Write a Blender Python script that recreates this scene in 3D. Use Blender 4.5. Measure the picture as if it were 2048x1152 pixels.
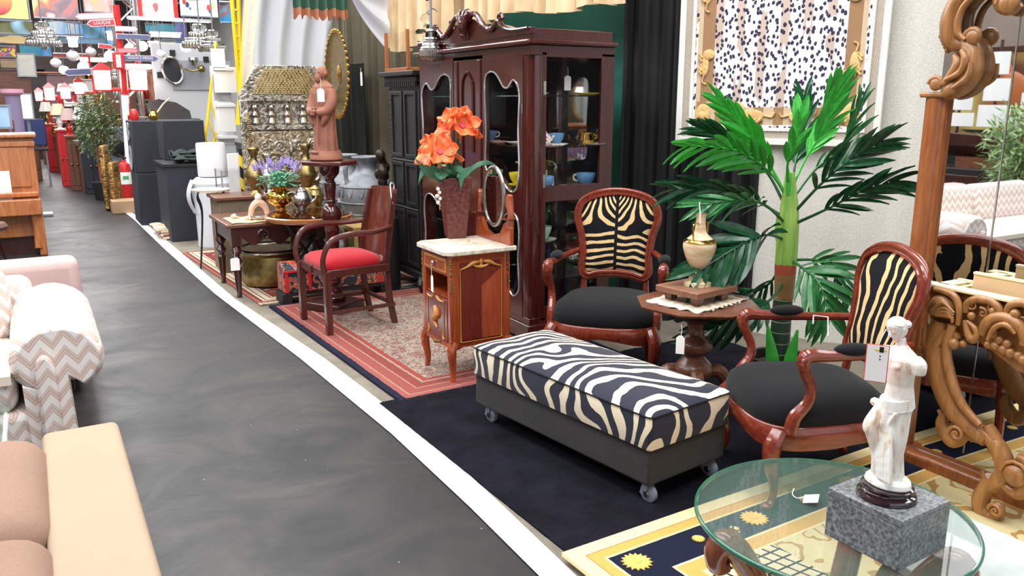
import bpy, bmesh, math, random
from mathutils import Vector, Matrix, noise
for o in list(bpy.data.objects): bpy.data.objects.remove(o)
PI=math.pi; R=math.radians; S=bpy.context.scene; COL=S.collection
random.seed(7)
# ---------------- camera ----------------
FPX=1640.0; CAMH=1.55; PITCH=math.atan(376/FPX); YAW=R(30.1)
cd=bpy.data.cameras.new('camera'); cam=bpy.data.objects.new('camera',cd); COL.objects.link(cam)
cam.location=(0,0,CAMH); cam.rotation_euler=(PI/2-PITCH,0,-YAW)
cd.sensor_width=36; cd.lens=36*FPX/2048; cd.clip_end=200; cd.clip_start=.02
S.camera=cam
# ---------------- world, exposure ----------------
S.view_settings.view_transform='Standard'; S.view_settings.look='None'
S.view_settings.exposure=0.16; S.view_settings.gamma=1; S.view_settings.use_curve_mapping=False
w=bpy.data.worlds.new('world'); S.world=w; w.use_nodes=True
w.node_tree.nodes['Background'].inputs[0].default_value=(.86,.93,1,1)
w.node_tree.nodes['Background'].inputs[1].default_value=1.1
# ---------------- large lights: the hall's skylight strips ----------------
def area(name,loc,rot,sx,sy,power,col):
    l=bpy.data.lights.new(name,'AREA'); l.shape='RECTANGLE'; l.size=sx; l.size_y=sy; l.energy=power; l.color=col
    o=bpy.data.objects.new(name,l); COL.objects.link(o); o.location=loc; o.rotation_euler=rot; return o
area('skylight',(-.2,3.4,5.2),(0,0,0),1.6,9,400,(.97,.98,1))
area('skylight',(2.6,2.6,5.2),(0,0,0),1.0,7,270,(1,.985,.96))
area('skylight',(-.2,13,5.2),(0,0,0),1.6,9,480,(.97,.98,1))
area('skylight',(2.6,10.5,5.2),(0,0,0),1.2,6,230,(1,.985,.96))
area('skylight',(-3.5,7,5.2),(0,0,0),1.2,12,420,(.97,.98,1))
area('skylight',(0,26,5.2),(0,0,0),4,12,1300,(1,1,1))
# ---------------- pixel helpers: turn a point seen in the photograph into a place in the hall ----------------
_f=Vector((math.sin(YAW)*math.cos(PITCH),math.cos(YAW)*math.cos(PITCH),-math.sin(PITCH)))
_r=Vector((math.cos(YAW),-math.sin(YAW),0)); _u=_r.cross(_f)
_c=Vector((0,0,CAMH))
def ray(px,py): return _f+_r*((px-1024)/FPX)+_u*((576-py)/FPX)
def G(px,py,z=0): d=ray(px,py); return _c+d*((z-CAMH)/d.z)
def OX(px,py,x): d=ray(px,py); return _c+d*(x/d.x)
def OY(px,py,y): d=ray(px,py); return _c+d*(y/d.y)
# ---------------- mesh builder ----------------
def cr(pts,n=6,closed=False):
    P=[Vector(p) for p in pts]; out=[]; L=len(P)
    for i in range(L if closed else L-1):
        if closed: a,b,c,d=P[i-1],P[i],P[(i+1)%L],P[(i+2)%L]
        else: a,b,c,d=P[max(i-1,0)],P[i],P[i+1],P[min(i+2,L-1)]
        for k in range(n):
            t=k/n; out.append(.5*((2*b)+(c-a)*t+(2*a-5*b+4*c-d)*t*t+(3*b-a-3*c+d)*t**3))
    if not closed: out.append(P[-1])
    return out
def crr(rs,n=6,closed=False): return [v.x for v in cr([(r,0,0) for r in rs],n,closed)]
class M:
    def __init__(s): s.v=[]; s.f=[]; s.mi=[]; s.cur=0
    def add(s,vs,fs):
        b=len(s.v); s.v+= [Vector(v) for v in vs]; s.f+=[tuple(i+b for i in f) for f in fs]; s.mi+=[s.cur]*len(fs); return s
    def mat(s,i): s.cur=i; return s
    def xf(s,m,start=0):
        for i in range(start,len(s.v)): s.v[i]=m@s.v[i]
        return s
    def box(s,c,d,rz=0,rot=None,top=None):
        x,y,z=d[0]/2,d[1]/2,d[2]/2; t=top or (1,1)
        vs=[Vector((sx*x*(t[0] if sz>0 else 1),sy*y*(t[1] if sz>0 else 1),sz*z)) for sx,sy,sz in ((-1,-1,-1),(1,-1,-1),(1,1,-1),(-1,1,-1),(-1,-1,1),(1,-1,1),(1,1,1),(-1,1,1))]
        m=rot or Matrix.Rotation(rz,3,'Z'); C_=Vector(c)
        return s.add([m@v+C_ for v in vs],[(0,3,2,1),(4,5,6,7),(0,1,5,4),(1,2,6,5),(2,3,7,6),(3,0,4,7)])
    def loft(s,rings,caps=True,loop=False):
        n=len(rings[0]); vs=[v for r in rings for v in r]; fs=[]
        m=len(rings)
        for i in range(m if loop else m-1):
            a=i*n; b=((i+1)%m)*n
            for k in range(n): fs.append((a+k,a+(k+1)%n,b+(k+1)%n,b+k))
        if caps and not loop: fs.append(tuple(range(n))[::-1]); fs.append(tuple((m-1)*n+k for k in range(n)))
        return s.add(vs,fs)
    def lathe(s,prof,seg=24,c=(0,0,0),flute=0,fa=0,sm=1):
        C_=Vector(c); P=prof if sm<=1 else [(max(p.x,0),p.y) for p in cr([(a,b,0) for a,b in prof],sm)]
        rings=[[C_+Vector((max(r,1e-4)*(1+fa*math.cos(flute*2*PI*k/seg))*math.cos(2*PI*k/seg),max(r,1e-4)*(1+fa*math.cos(flute*2*PI*k/seg))*math.sin(2*PI*k/seg),z)) for k in range(seg)] for r,z in P]
        return s.loft(rings)
    def tube(s,pts,rad,seg=8,n=5,closed=False,flat=1,up=None,ang=0):
        P=cr(pts,n,closed) if n>1 else [Vector(p) for p in pts]
        rr=[rad]*len(P) if not isinstance(rad,(list,tuple)) else (crr(rad,n,closed) if n>1 else list(rad))
        rings=[]; L=len(P); U=Vector(up) if up else None; prev=None
        for i in range(L):
            t=(P[(i+1)%L]-P[i-1]) if closed else (P[min(i+1,L-1)]-P[max(i-1,0)])
            if t.length<1e-9: t=Vector((0,0,1))
            t.normalize()
            if U: a=U-t*U.dot(t)
            elif prev is None: a=t.orthogonal()
            else: a=prev-t*prev.dot(t)
            if a.length<1e-6: a=t.orthogonal()
            a.normalize(); prev=a; b=t.cross(a)
            r=max(rr[i],1e-4)
            rings.append([P[i]+(a*math.cos(2*PI*k/seg+ang)*flat+b*math.sin(2*PI*k/seg+ang))*r for k in range(seg)])
        return s.loft(rings,loop=closed)
    def ball(s,c,r,sc=(1,1,1),seg=12,rings=8,rot=None):
        C_=Vector(c); rg=[]
        for i in range(rings+1):
            a=PI*i/rings; rg.append([C_+((rot or Matrix.Identity(3))@Vector((max(math.sin(a),.001)*math.cos(2*PI*k/seg)*r*sc[0],max(math.sin(a),.001)*math.sin(2*PI*k/seg)*r*sc[1],-math.cos(a)*r*sc[2]))) for k in range(seg)])
        return s.loft(rg)
    def prism(s,poly,a,b,ax='z'):
        def p(u,v,w): return (u,v,w) if ax=='z' else ((u,w,v) if ax=='y' else (w,u,v))
        n=len(poly); vs=[p(u,v,a) for u,v in poly]+[p(u,v,b) for u,v in poly]
        return s.add(vs,[tuple(range(n))[::-1],tuple(range(n,2*n))]+[(k,(k+1)%n,n+(k+1)%n,n+k) for k in range(n)])
    def ring(s,inner,outer,a,b,ax='y'):
        def p(u,v,w): return (u,v,w) if ax=='z' else ((u,w,v) if ax=='y' else (w,u,v))
        n=len(inner); vs=[p(*q,a) for q in inner]+[p(*q,a) for q in outer]+[p(*q,b) for q in inner]+[p(*q,b) for q in outer]; fs=[]
        for k in range(n):
            j=(k+1)%n; fs+=[(k,j,n+j,n+k),(2*n+k,3*n+k,3*n+j,2*n+j),(k,2*n+k,2*n+j,j),(n+k,n+j,3*n+j,3*n+k)]
        return s.add(vs,fs)
    def sheet(s,f,nu,nv,th=0):
        vs=[Vector(f(i/nu,j/nv)) for j in range(nv+1) for i in range(nu+1)]; W=nu+1
        fs=[(j*W+i,j*W+i+1,(j+1)*W+i+1,(j+1)*W+i) for j in range(nv) for i in range(nu)]
        if th:
            N=[Vector((0,0,0)) for _ in vs]
            for q in fs:
                nn=(vs[q[1]]-vs[q[0]]).cross(vs[q[3]]-vs[q[0]])
                for k in q: N[k]+=nn
            b=len(vs); vs+=[vs[i]-N[i].normalized()*th for i in range(b)]
            fs+=[tuple(k+b for k in q[::-1]) for q in fs]
            edge=[i for i in range(W)]+[j*W+nu for j in range(1,nv+1)]+[nv*W+i for i in range(nu-1,-1,-1)]+[j*W for j in range(nv-1,0,-1)]
            for k in range(len(edge)):
                a,c=edge[k],edge[(k+1)%len(edge)]; fs.append((c,a,a+b,c+b))
        return s.add(vs,fs)
    def scroll(s,c,r,turns,rad,a0=0,dirn=1,plane='yz',taper=.25,seg=7,grow=0):
        n=max(6,int(abs(turns)*10)); pts=[];rr=[]
        for i in range(n+1):
            t=i/n; a=a0+dirn*2*PI*turns*t; q=r*(1-t*(1-.12)); u,v=q*math.cos(a),q*math.sin(a)
            C_=Vector(c); pts.append(C_+(Vector((0,u,v)) if plane=='yz' else Vector((u,0,v)) if plane=='xz' else Vector((u,v,0)))); rr.append(rad*(1-t*(1-taper)))
        s.tube(pts,rr,seg,1); s.ball(pts[-1],rad*.75,seg=8,rings=6); return s
    def obj(s,name,mat,parent=None,smooth=35,bevel=0,sub=0,loc=None,rz=0,remesh=0,bseg=2):
        me=bpy.data.meshes.new(name); me.from_pydata([tuple(v) for v in s.v],[],s.f)
        mats=mat if isinstance(mat,(list,tuple)) else [mat]
        for m in mats: me.materials.append(m)
        if len(mats)>1: me.polygons.foreach_set('material_index',s.mi)
        me.validate()
        bm=bmesh.new(); bm.from_mesh(me); bmesh.ops.recalc_face_normals(bm,faces=bm.faces); bm.to_mesh(me); bm.free()
        if smooth:
            me.polygons.foreach_set('use_smooth',[True]*len(me.polygons)); me.set_sharp_from_angle(angle=R(smooth))
        me.update()
        o=bpy.data.objects.new(name,me); COL.objects.link(o)
        if remesh:
            m=o.modifiers.new('r','REMESH'); m.mode='VOXEL'; m.voxel_size=remesh; m.use_smooth_shade=True
            m=o.modifiers.new('s','SMOOTH'); m.iterations=5; m.factor=.6
        if bevel: m=o.modifiers.new('b','BEVEL'); m.width=bevel; m.segments=bseg; m.limit_method='ANGLE'; m.angle_limit=R(40)
        if sub: m=o.modifiers.new('u','SUBSURF'); m.levels=sub; m.render_levels=sub
        if parent: o.parent=parent
        if loc is not None: o.location=loc
        if rz: o.rotation_euler=(0,0,rz)
        return o
def thing(name,label,cat,loc=(0,0,0),rz=0,group=None,sc=1):
    o=bpy.data.objects.new(name,None); COL.objects.link(o); o.location=loc; o.rotation_euler=(0,0,rz); o.scale=(sc,)*3
    o.empty_display_size=.05; o['label']=label; o['category']=cat
    if group: o['group']=group
    return o
def tag(o,label,cat,group=None):
    o['label']=label; o['category']=cat
    if group: o['group']=group
    return o
def st(o): o['kind']='structure'; return o
def stuff(o): o['kind']='stuff'; return o
def dup(root,loc,rz=None,label=None,sc=None):
    r=root.copy(); COL.objects.link(r); r.location=loc
    if rz is not None: r.rotation_euler=(0,0,rz)
    if label: r['label']=label
    if sc: r.scale=(sc,)*3
    for ch in list(root.children):
        c=ch.copy(); COL.objects.link(c); c.parent=r
        for g in list(ch.children):
            d=g.copy(); COL.objects.link(d); d.parent=c
    return r
# ---------------- material builder ----------------
class NT:
    def __init__(s,name,rough=.5,metal=0):
        s.m=bpy.data.materials.new(name); s.m.use_nodes=True; s.t=s.m.node_tree; s.b=s.t.nodes['Principled BSDF']
        s.b.inputs['Roughness'].default_value=rough; s.b.inputs['Metallic'].default_value=metal
    def n(s,ty,**k):
        q=s.t.nodes.new(ty)
        for a,v in k.items(): setattr(q,a,v)
        return q
    def put(s,sock,v):
        if v is None: return
        if isinstance(v,bpy.types.NodeSocket): s.t.links.new(v,sock)
        else: sock.default_value=v
    def ma(s,op,a,b=None,c=None,clamp=False):
        q=s.n('ShaderNodeMath',operation=op,use_clamp=clamp); s.put(q.inputs[0],a); s.put(q.inputs[1],b); s.put(q.inputs[2],c); return q.outputs[0]
    def xyz(s,scale=(1,1,1),kind='Object',loc=(0,0,0),rot=(0,0,0)):
        tc=s.n('ShaderNodeTexCoord'); mp=s.n('ShaderNodeMapping'); s.t.links.new(tc.outputs[kind],mp.inputs[0])
        mp.inputs['Scale'].default_value=scale; mp.inputs['Location'].default_value=loc; mp.inputs['Rotation'].default_value=rot; return mp.outputs[0]
    def sep(s,v): q=s.n('ShaderNodeSeparateXYZ'); s.put(q.inputs[0],v); return q.outputs
    def com(s,x,y,z): 
        q=s.n('ShaderNodeCombineXYZ'); s.put(q.inputs[0],x); s.put(q.inputs[1],y); s.put(q.inputs[2],z); return q.outputs[0]
    def noise(s,v,sc,det=3,dist=0,rough=.5):
        q=s.n('ShaderNodeTexNoise'); s.put(q.inputs['Vector'],v); q.inputs['Scale'].default_value=sc; q.inputs['Detail'].default_value=det; q.inputs['Distortion'].default_value=dist; q.inputs['Roughness'].default_value=rough; return q.outputs['Fac']
    def vor(s,v,sc,feat='F1',out='Distance',rnd=1):
        q=s.n('ShaderNodeTexVoronoi',feature=feat); s.put(q.inputs['Vector'],v); q.inputs['Scale'].default_value=sc; q.inputs['Randomness'].default_value=rnd; return q.outputs[out]
    def wave(s,v,sc,dist=0,det=2,dsc=1,dirn='X',ty='BANDS'):
        q=s.n('ShaderNodeTexWave',wave_type=ty,bands_direction=dirn); s.put(q.inputs['Vector'],v); q.inputs['Scale'].default_value=sc; q.inputs['Distortion'].default_value=dist; q.inputs['Detail'].default_value=det; q.inputs['Detail Scale'].default_value=dsc; return q.outputs['Fac']
    def ramp(s,f,stops,const=False):
        q=s.n('ShaderNodeValToRGB'); s.put(q.inputs[0],f); e=q.color_ramp.elements; q.color_ramp.interpolation='CONSTANT' if const else 'LINEAR'
        while len(e)<len(stops): e.new(.5)
        for i,(p,c) in enumerate(stops): e[i].position=p; e[i].color=(*c,1) if len(c)==3 else c
        return q.outputs[0]
    def mix(s,f,a,b):
        q=s.n('ShaderNodeMix',data_type='RGBA'); s.put(q.inputs[0],f)
        for i,v in ((6,a),(7,b)): s.put(q.inputs[i],(*v,1) if isinstance(v,tuple) and len(v)==3 else v)
        return q.outputs[2]
    def col(s,c): s.put(s.b.inputs['Base Color'],(*c,1) if isinstance(c,tuple) and len(c)==3 else c); return s
    def bump(s,h,st=.3,d=.01):
        q=s.n('ShaderNodeBump'); q.inputs['Strength'].default_value=st; q.inputs['Distance'].default_value=d; s.put(q.inputs['Height'],h); s.t.links.new(q.outputs[0],s.b.inputs['Normal']); return s
    def inp(s,k,v): s.put(s.b.inputs[k],v); return s
def C(*c):   # 8-bit display colour to linear
    return tuple(((x/255)/12.92 if x/255<=.04045 else ((x/255+.055)/1.055)**2.4) for x in c)
def plain(name,c,rough=.5,metal=0,var=.0,sc=20,bump=0,coat=0):
    t=NT(name,rough,metal); 
    if var:
        v=t.xyz(); f=t.noise(v,sc,4); t.col(t.ramp(f,[(.3,tuple(x*(1-var) for x in c)),(.7,tuple(min(1,x*(1+var)) for x in c))]))
        if bump: t.bump(f,bump,.01)
    else:
        t.col(c)
        if bump: t.bump(t.noise(t.xyz(),sc,3),bump,.01)
    if coat: t.inp('Coat Weight',coat)
    return t.m
def wood(name,a,b,rough=.3,axis='z',sc=6,coat=.3):
    t=NT(name,rough); s_={'x':(1,9,9),'y':(9,1,9),'z':(9,9,1)}[axis]
    f=t.noise(t.xyz(s_),sc,5,1.2,.6); t.col(t.ramp(f,[(.3,a),(.7,b)])); t.inp('Coat Weight',coat); t.inp('Coat Roughness',.12); return t.m
def fabric(name,c,var=.12,sc=220,bump=.25,rough=.9,sheen=.0):
    t=NT(name,rough); v=t.xyz(); f=t.noise(v,sc,2); g=t.noise(v,5,3)
    t.col(t.ramp(t.ma('ADD',t.ma('MULTIPLY',f,.6),t.ma('MULTIPLY',g,.4)),[(.35,tuple(x*(1-var) for x in c)),(.65,tuple(min(1,x*(1+var)) for x in c))])); t.bump(f,bump,.003); t.inp('Sheen Weight',sheen); t.inp('Specular IOR Level',.2); return t.m
def glow(name,c,s_): t=NT(name); t.col(c); t.inp('Emission Color',(*c,1)); t.inp('Emission Strength',s_); return t.m
def glass(name,c=(.9,1,.96),rough=0,ior=1.25):
    t=NT(name,rough); t.col(c); t.inp('Transmission Weight',1.0); t.inp('IOR',ior); return t.m
mMahog=wood('mahogany',C(52,18,16),C(80,28,24),.16,'z',4,.6)
mMahogX=wood('dark_mahogany',C(62,24,22),C(92,38,32),.3,'y',4,.3)
mArm=wood('red_varnished_wood',C(98,36,24),C(138,58,38),.2,'x',5,.5)
mRedW=wood('chair_walnut',C(64,28,26),C(96,44,36),.3,'z',5,.3)
mCarve=wood('carved_oak',C(134,88,46),C(178,126,74),.36,'z',3,.25)
mPost=wood('post_oak',C(140,78,40),C(176,108,62),.3,'z',5,.3)
mDark=wood('dark_turned_wood',C(46,22,18),C(72,34,28),.28,'z',5,.3)
mTable=wood('brown_table_wood',C(88,52,38),C(124,78,58),.3,'x',4,.2)
mBlackW=wood('black_stained_wood',C(24,23,25),C(38,36,38),.5,'z',4,.05)
mPale=plain('raw_plywood',C(222,190,146),.7,0,.06,12)
mPaleE=plain('plywood_edge',C(240,222,180),.7,0,.06,30)
mBlackF=fabric('black_velvet',C(22,22,25),.2,300,.15,.95,.08)
mGreyF=fabric('charcoal_ultrasuede',C(52,50,50),.18,90,.15,.9,.1)
mWhite=plain('white_paint',C(238,238,240),.5)
mCard=plain('price_tag_card',C(250,248,245),.6)
mString=plain('white_string',C(238,236,230),.8)
mGold=plain('polished_brass',C(214,170,84),.16,1,.12,18)
mPaleBr=plain('pale_brass_stud',C(206,188,136),.25,1,.1,20)
mBrass=plain('aged_brass',C(150,132,84),.36,1,.3,26,.15)
mSilver=plain('silver_metal',C(200,198,196),.22,1,.1,20)
mSteel=plain('grey_steel',C(150,155,165),.4,.6)
mBlack=plain('black_matt',C(22,22,24),.6)
mBlackG=plain('black_gloss',C(18,18,20),.2)
mRed=plain('red_paint',C(196,40,42),.35)
mWheel=plain('caster_grey_rubber',C(132,142,158),.4)
mMarble=None
t=NT('cream_marble',.25); v=t.xyz(); f=t.noise(v,9,6,1.5,.6); t.col(t.ramp(f,[(.35,C(190,172,148)),(.5,C(226,216,198)),(.65,C(240,234,222))])); mMarble=t.m
mMirror=plain('mirror_silvering',C(225,228,228),.015,1)
mGlass=glass('clear_glass',(.97,1,.985),0,1.12)
t=NT('table_glass',.02); t.col((.14,.22,.18)); t.inp('Alpha',.22); t.inp('Specular IOR Level',1.0); mTableGlass=t.m
t=NT('green_glass_edge',.05); t.col((.02,.16,.10)); t.inp('Alpha',.72); t.inp('Specular IOR Level',1.0); mGlassEdge=t.m
t=NT('thin_clear_pane',.02); t.col((.01,.012,.012)); t.inp('Alpha',.07); t.inp('Specular IOR Level',.6); mPane=t.m
mLeafD=plain('leaf_deep_green',C(26,80,48),.26,0,.35,9); mLeafB=plain('leaf_bright_green',C(66,180,66),.36,0,.2,9); mLeafM=plain('leaf_mid_green',C(44,112,58),.3,0,.3,9)
def zebra(name,fr,cream,dark,kv,namp,nsc,thr,u='z',v='y',pw=1.0,off=0.0,diag=0.0):
    t=NT(name,.85); o=t.sep(t.xyz()); ax={'x':0,'y':1,'z':2}
    V=t.ma('ABSOLUTE',t.ma('ADD',o[ax[v]],off)); V2=t.ma('POWER',t.ma('ADD',V,.0001),pw)
    nz=t.noise(t.xyz(),nsc,2,.4)
    n2=t.noise(t.xyz((1,1,1),'Object',(3,5,1)),nsc*2.6,2)
    side=t.ma('SIGN',t.ma('ADD',o[ax[v]],off))
    a=t.ma('ADD',t.ma('MULTIPLY',o[ax[u]],fr*2*PI),t.ma('MULTIPLY',V2,kv))
    a=t.ma('ADD',a,t.ma('MULTIPLY',t.ma('SUBTRACT',nz,.5),namp)); a=t.ma('ADD',a,t.ma('MULTIPLY',side,1.1))
    sn=t.ma('ADD',t.ma('SINE',a),t.ma('MULTIPLY',t.ma('SUBTRACT',n2,.5),1.3))
    sp=t.ma('MULTIPLY',t.ma('LESS_THAN',V,.011),-2.0) if diag==0 else 0.0
    m_=t.ma('GREATER_THAN',t.ma('ADD',sn,sp),thr)
    t.col(t.mix(m_,dark,cream)); t.bump(t.noise(t.xyz(),260,2),.15,.003); t.inp('Specular IOR Level',.2); return t.m
# ================= THE SETTING =================
t=NT('aisle_floor_paint',.5); v=t.xyz(); v2=t.xyz((.8,1.0,1))
f=t.noise(v2,2.2,6,1.2,.65); g=t.noise(v,1.1,4,.6); h=t.noise(v,240,2); sp=t.vor(v,7)
base=t.ramp(f,[(.25,C(29,29,31)),(.5,C(43,42,43)),(.78,C(64,60,56))])
fl=t.mix(t.ma('LESS_THAN',sp,.025),base,C(150,150,150))
t.col(fl); t.inp('Roughness',t.ramp(t.ma('ADD',t.ma('MULTIPLY',f,.5),t.ma('MULTIPLY',g,.5)),[(.3,(.62,)*3),(.7,(.3,)*3)])); t.bump(h,.12,.002); t.inp('Specular IOR Level',.34); mAisle=t.m
t=NT('booth_concrete',.75); v=t.xyz(); f=t.noise(v,3,7,.4,.7); t.col(t.ramp(f,[(.3,C(96,90,78)),(.7,C(140,132,116))])); t.bump(t.noise(v,80,3),.2,.003); mConc=t.m
t=NT('floor_line_paint',.55); v=t.xyz(); f=t.noise(v,5,6,.5,.7); t.col(t.ramp(f,[(.22,C(150,150,150)),(.36,C(225,225,228)),(.6,C(246,246,250))])); mLine=t.m
st(M().box((-1.4,14,-.05),(22,48,.1)).obj('floor',mAisle,smooth=0))
L=[(1.305,.2),(1.305,2.08),(1.322,2.6),(1.33,3.44),(1.285,4.8),(1.17,6.85),(1.112,9.25),(1.08,11.8),(.885,17.3),(.5,26)]
Rr=[(1.413,.2),(1.413,2.02),(1.44,2.6),(1.462,3.3),(1.415,4.72),(1.275,6.6),(1.225,9.2),(1.178,11.0),(1.0,17.2),(.62,26)]
poly=[(x-.03,y) for x,y in Rr]
m=M(); m.prism([(x-.05,y) for x,y in Rr]+[(9,26),(9,.2)],0,.004); st(m.obj('floor',mConc,smooth=0))
m=M()
for i in range(len(L)-1):
    n=6
    a=[Vector((*L[i],0)).lerp(Vector((*L[i+1],0)),k/n) for k in range(n+1)]; b=[Vector((*Rr[i],0)).lerp(Vector((*Rr[i+1],0)),k/n) for k in range(n+1)]
    for k in range(n):
        z=.007; j=[random.uniform(-.003,.003) for _ in range(2)]
        m.add([(a[k].x,a[k].y,z),(b[k].x,b[k].y,z),(b[k+1].x,b[k+1].y,z),(a[k+1].x,a[k+1].y,z)],[(0,1,2,3)])
st(m.obj('trim_1',mLine,smooth=0))
m=M().box((-.28,18,.003),(.16,16,.006)); st(m.obj('trim_2',mLine,smooth=0))
mWallW=plain('white_plaster',C(214,214,212),.8,0,.04,2); mGreen=plain('green_wall_paint',C(16,98,82),.55,0,.18,3)
mCeil=plain('ceiling_sheet',C(190,194,198),.8,0,.05,3)
st(M().box((3.80,7.93,2.6),(.12,6.4,5.2)).obj('wall_right',mGreen,smooth=0))
st(M().box((6.2,-.4,2.6),(.12,9.6,5.2)).obj('wall_side',mWallW,smooth=0))
st(M().box((-5.6,15,2.7),(.12,46,5.4)).obj('wall_left',plain('brown_grey_wall',C(128,114,104),.8,0,.35,.7),smooth=0))
st(M().box((0,37.5,2.7),(20,.12,5.4)).obj('wall_back',plain('far_wall_paint',C(120,108,104),.8,0,.3,.8),smooth=0))
st(M().box((5.0,11.1,2.6),(2.4,.12,5.2)).obj('wall_partition',mWallW,smooth=0))
st(M().box((6.8,24,2.7),(.12,27,5.4)).obj('wall_far_right',mWallW,smooth=0))
st(M().box((.6,16,5.5),(13,44,.1)).obj('ceiling',mCeil,smooth=0))
for i,y in enumerate((3,8,14,20,27)): st(M().box((.5,y,5.32),(12,.18,.24)).obj('trim_%d'%(i+3),plain('dark_beam',C(60,46,40),.6),smooth=0))
# ---- cloth drapes ----
def drape(name,p0,p1,z0,z1,mat,folds,amp,label,cat='curtain',seed=1,flare=0,th=.004,nu=None,hem=0,parent=None):
    a=Vector((*p0,0)); b=Vector((*p1,0)); d=(b-a); n=Vector((-d.y,d.x,0)).normalized()
    if n.x>0: n=-n
    def f(u,v):
        ph=u*folds*2*PI+1.3*noise.noise(Vector((u*5,seed,0)))*3
        w_=amp*(.35+.65*(1-v))*(math.sin(ph)+.4*math.sin(2.3*ph+seed))
        z=z1+(z0-z1)*(1-v)+hem*math.sin(u*9+seed)*(1-v)
        return a+d*u+n*(w_+flare*(1-v)**2)+Vector((0,0,z))
    o=M().sheet(f,nu or int(folds*10),24,th).obj(name,mat,parent)
    if label: tag(o,label,cat)
    return o
mBlackCloth=fabric('black_drape_cloth',C(20,20,24),.2,160,.1,.75)
mBlackCloth.node_tree.nodes['Principled BSDF'].inputs['Specular IOR Level'].default_value=.45
t=NT('cream_wall_cloth',.9); v=t.xyz((40,40,90)); f=t.noise(v,3,3); v3=t.xyz(); t.col(t.ramp(f,[(.3,C(200,196,186)),(.7,C(234,231,224))])); t.bump(f,.5,.004); mCreamCloth=t.m
D0=Vector((3.64,4.70,0)); DD=Vector((.5,-.866,0))
P=lambda s_:tuple((D0+DD*s_)[:2])
drape('black_curtain',P(-.02),P(1.02),0,4.0,mBlackCloth,9,.035,'black floor-length drape hanging between the mahogany cabinet and cream cloth')
drape('cream_curtain',P(.95),P(3.6),0,4.0,mCreamCloth,7,.016,'cream woven cloth covering the wall behind the palm and mirror',seed=3)
mOlive=fabric('olive_drape_cloth',C(104,98,82),.16,120,.2,.9)
drape('olive_curtain',(3.55,7.2),(3.45,10.6),0,4.0,mOlive,13,.06,'long olive grey pleated drape behind the grey amphoras',seed=5)
mDrab=fabric('dark_green_black_cloth',C(34,36,32),.2,120,.2,.9)
drape('dark_curtain',(3.32,9.0),(3.3,10.4),0,1.95,mDrab,5,.05,'dark cloth hanging below the brass platter beside the silver carved panel',seed=8)
mGoldC=None
t=NT('gold_satin_cloth',.5); f=t.noise(t.xyz((1,1,.4)),8,3); t.col(t.ramp(f,[(.3,C(196,166,122)),(.7,C(232,206,166))])); t.inp('Sheen Weight',.2); mGoldC=t.m
def swag(x,y0,y1,zb,zt,folds,label,seed,amp=.05,hem=.03):
    return drape('valance_curtain',(x,y0),(x,y1),zb,zt,mGoldC,folds,amp,label,seed=seed,hem=hem,nu=int(folds*12))
a=OX(1110,30,3.3); b=OX(905,30,3.3)
swag(3.3,OX(1120,20,3.3).y,OX(900,20,3.3).y,OX(1000,38,3.3).z,3.1,8,'gold satin valance hanging above the cabinet crest, scalloped lower edge',11)
swag(3.34,OX(1248,10,3.34).y,OX(1112,10,3.34).y,OX(1180,14,3.34).z,3.1,4,'short gold satin valance at the right end beside the black drape',4,.04,.015)
swag(3.15,OX(905,60,3.15).y,OX(772,60,3.15).y,OX(840,92,3.15).z,3.1,6,'long gold satin curtain hanging left of the cabinet above the black armoire',17,.05,.04)
# ================= RUGS =================
def rug(name,label,cx,cy,w_,l,stops,field,rz=0,z=.008,th=.012,wob=.004,fr=None):
    t=NT(name,.95); o=t.sep(t.xyz()); nn=t.noise(t.xyz(),30,3)
    dx=t.ma('SUBTRACT',w_/2,t.ma('ABSOLUTE',o[0])); dy=t.ma('SUBTRACT',l/2,t.ma('ABSOLUTE',o[1])); d=t.ma('MINIMUM',dx,dy)
    d=t.ma('ADD',d,t.ma('MULTIPLY',t.ma('SUBTRACT',nn,.5),wob))
    b=t.ramp(t.ma('MULTIPLY',d,2.0),[(p*2,c) for p,c in stops],True)
    last=stops[-1][0]
    t.col(t.mix(t.ma('GREATER_THAN',d,last),b,field(t,o,d))); t.bump(t.noise(t.xyz(),190,2),.5,.006); t.inp('Specular IOR Level',.1)
    def f(u,v): return Vector(((u-.5)*w_,(v-.5)*l,th+.003*noise.noise(Vector((u*4,v*4,cx)))))
    m=M().sheet(f,24,30,th); o_=m.obj(name,t.m,loc=(cx,cy,z),rz=rz); tag(o_,label,'rug')
    return o_
red1,red2,navy,crm,pink=C(150,72,64),C(120,50,48),C(34,34,52),C(196,182,162),C(196,150,134)
def fieldB(t,o,d):
    a=t.noise(t.xyz(),55,3,1.5); b=t.vor(t.xyz(),6); c=t.noise(t.xyz(),6,3,2)
    k=t.ramp(a,[(.4,C(104,82,76)),(.5,C(160,144,130)),(.62,C(180,164,150))]); return t.mix(t.ramp(c,[(.5,(0,0,0)),(.62,(.8,.8,.8))]),k,t.ramp(a,[(.4,C(118,72,68)),(.6,C(160,124,112))]))
def motif(t,base,ink,sc,thr=.35): return t.mix(t.ma('LESS_THAN',t.vor(t.xyz(),sc),thr),base,ink)
rb=rug('oriental_rug','faded red and beige oriental rug under the red-seated armchair and small cabinet',2.24,5.0,1.52,2.42,[(0,navy),(.04,C(146,86,78)),(.075,C(166,122,110)),(.085,C(140,78,72)),(.15,C(168,122,110)),(.16,C(132,70,64)),(.22,C(158,138,124)),(.235,red1),(.27,red1)],fieldB,rz=R(2),wob=.016)
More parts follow.
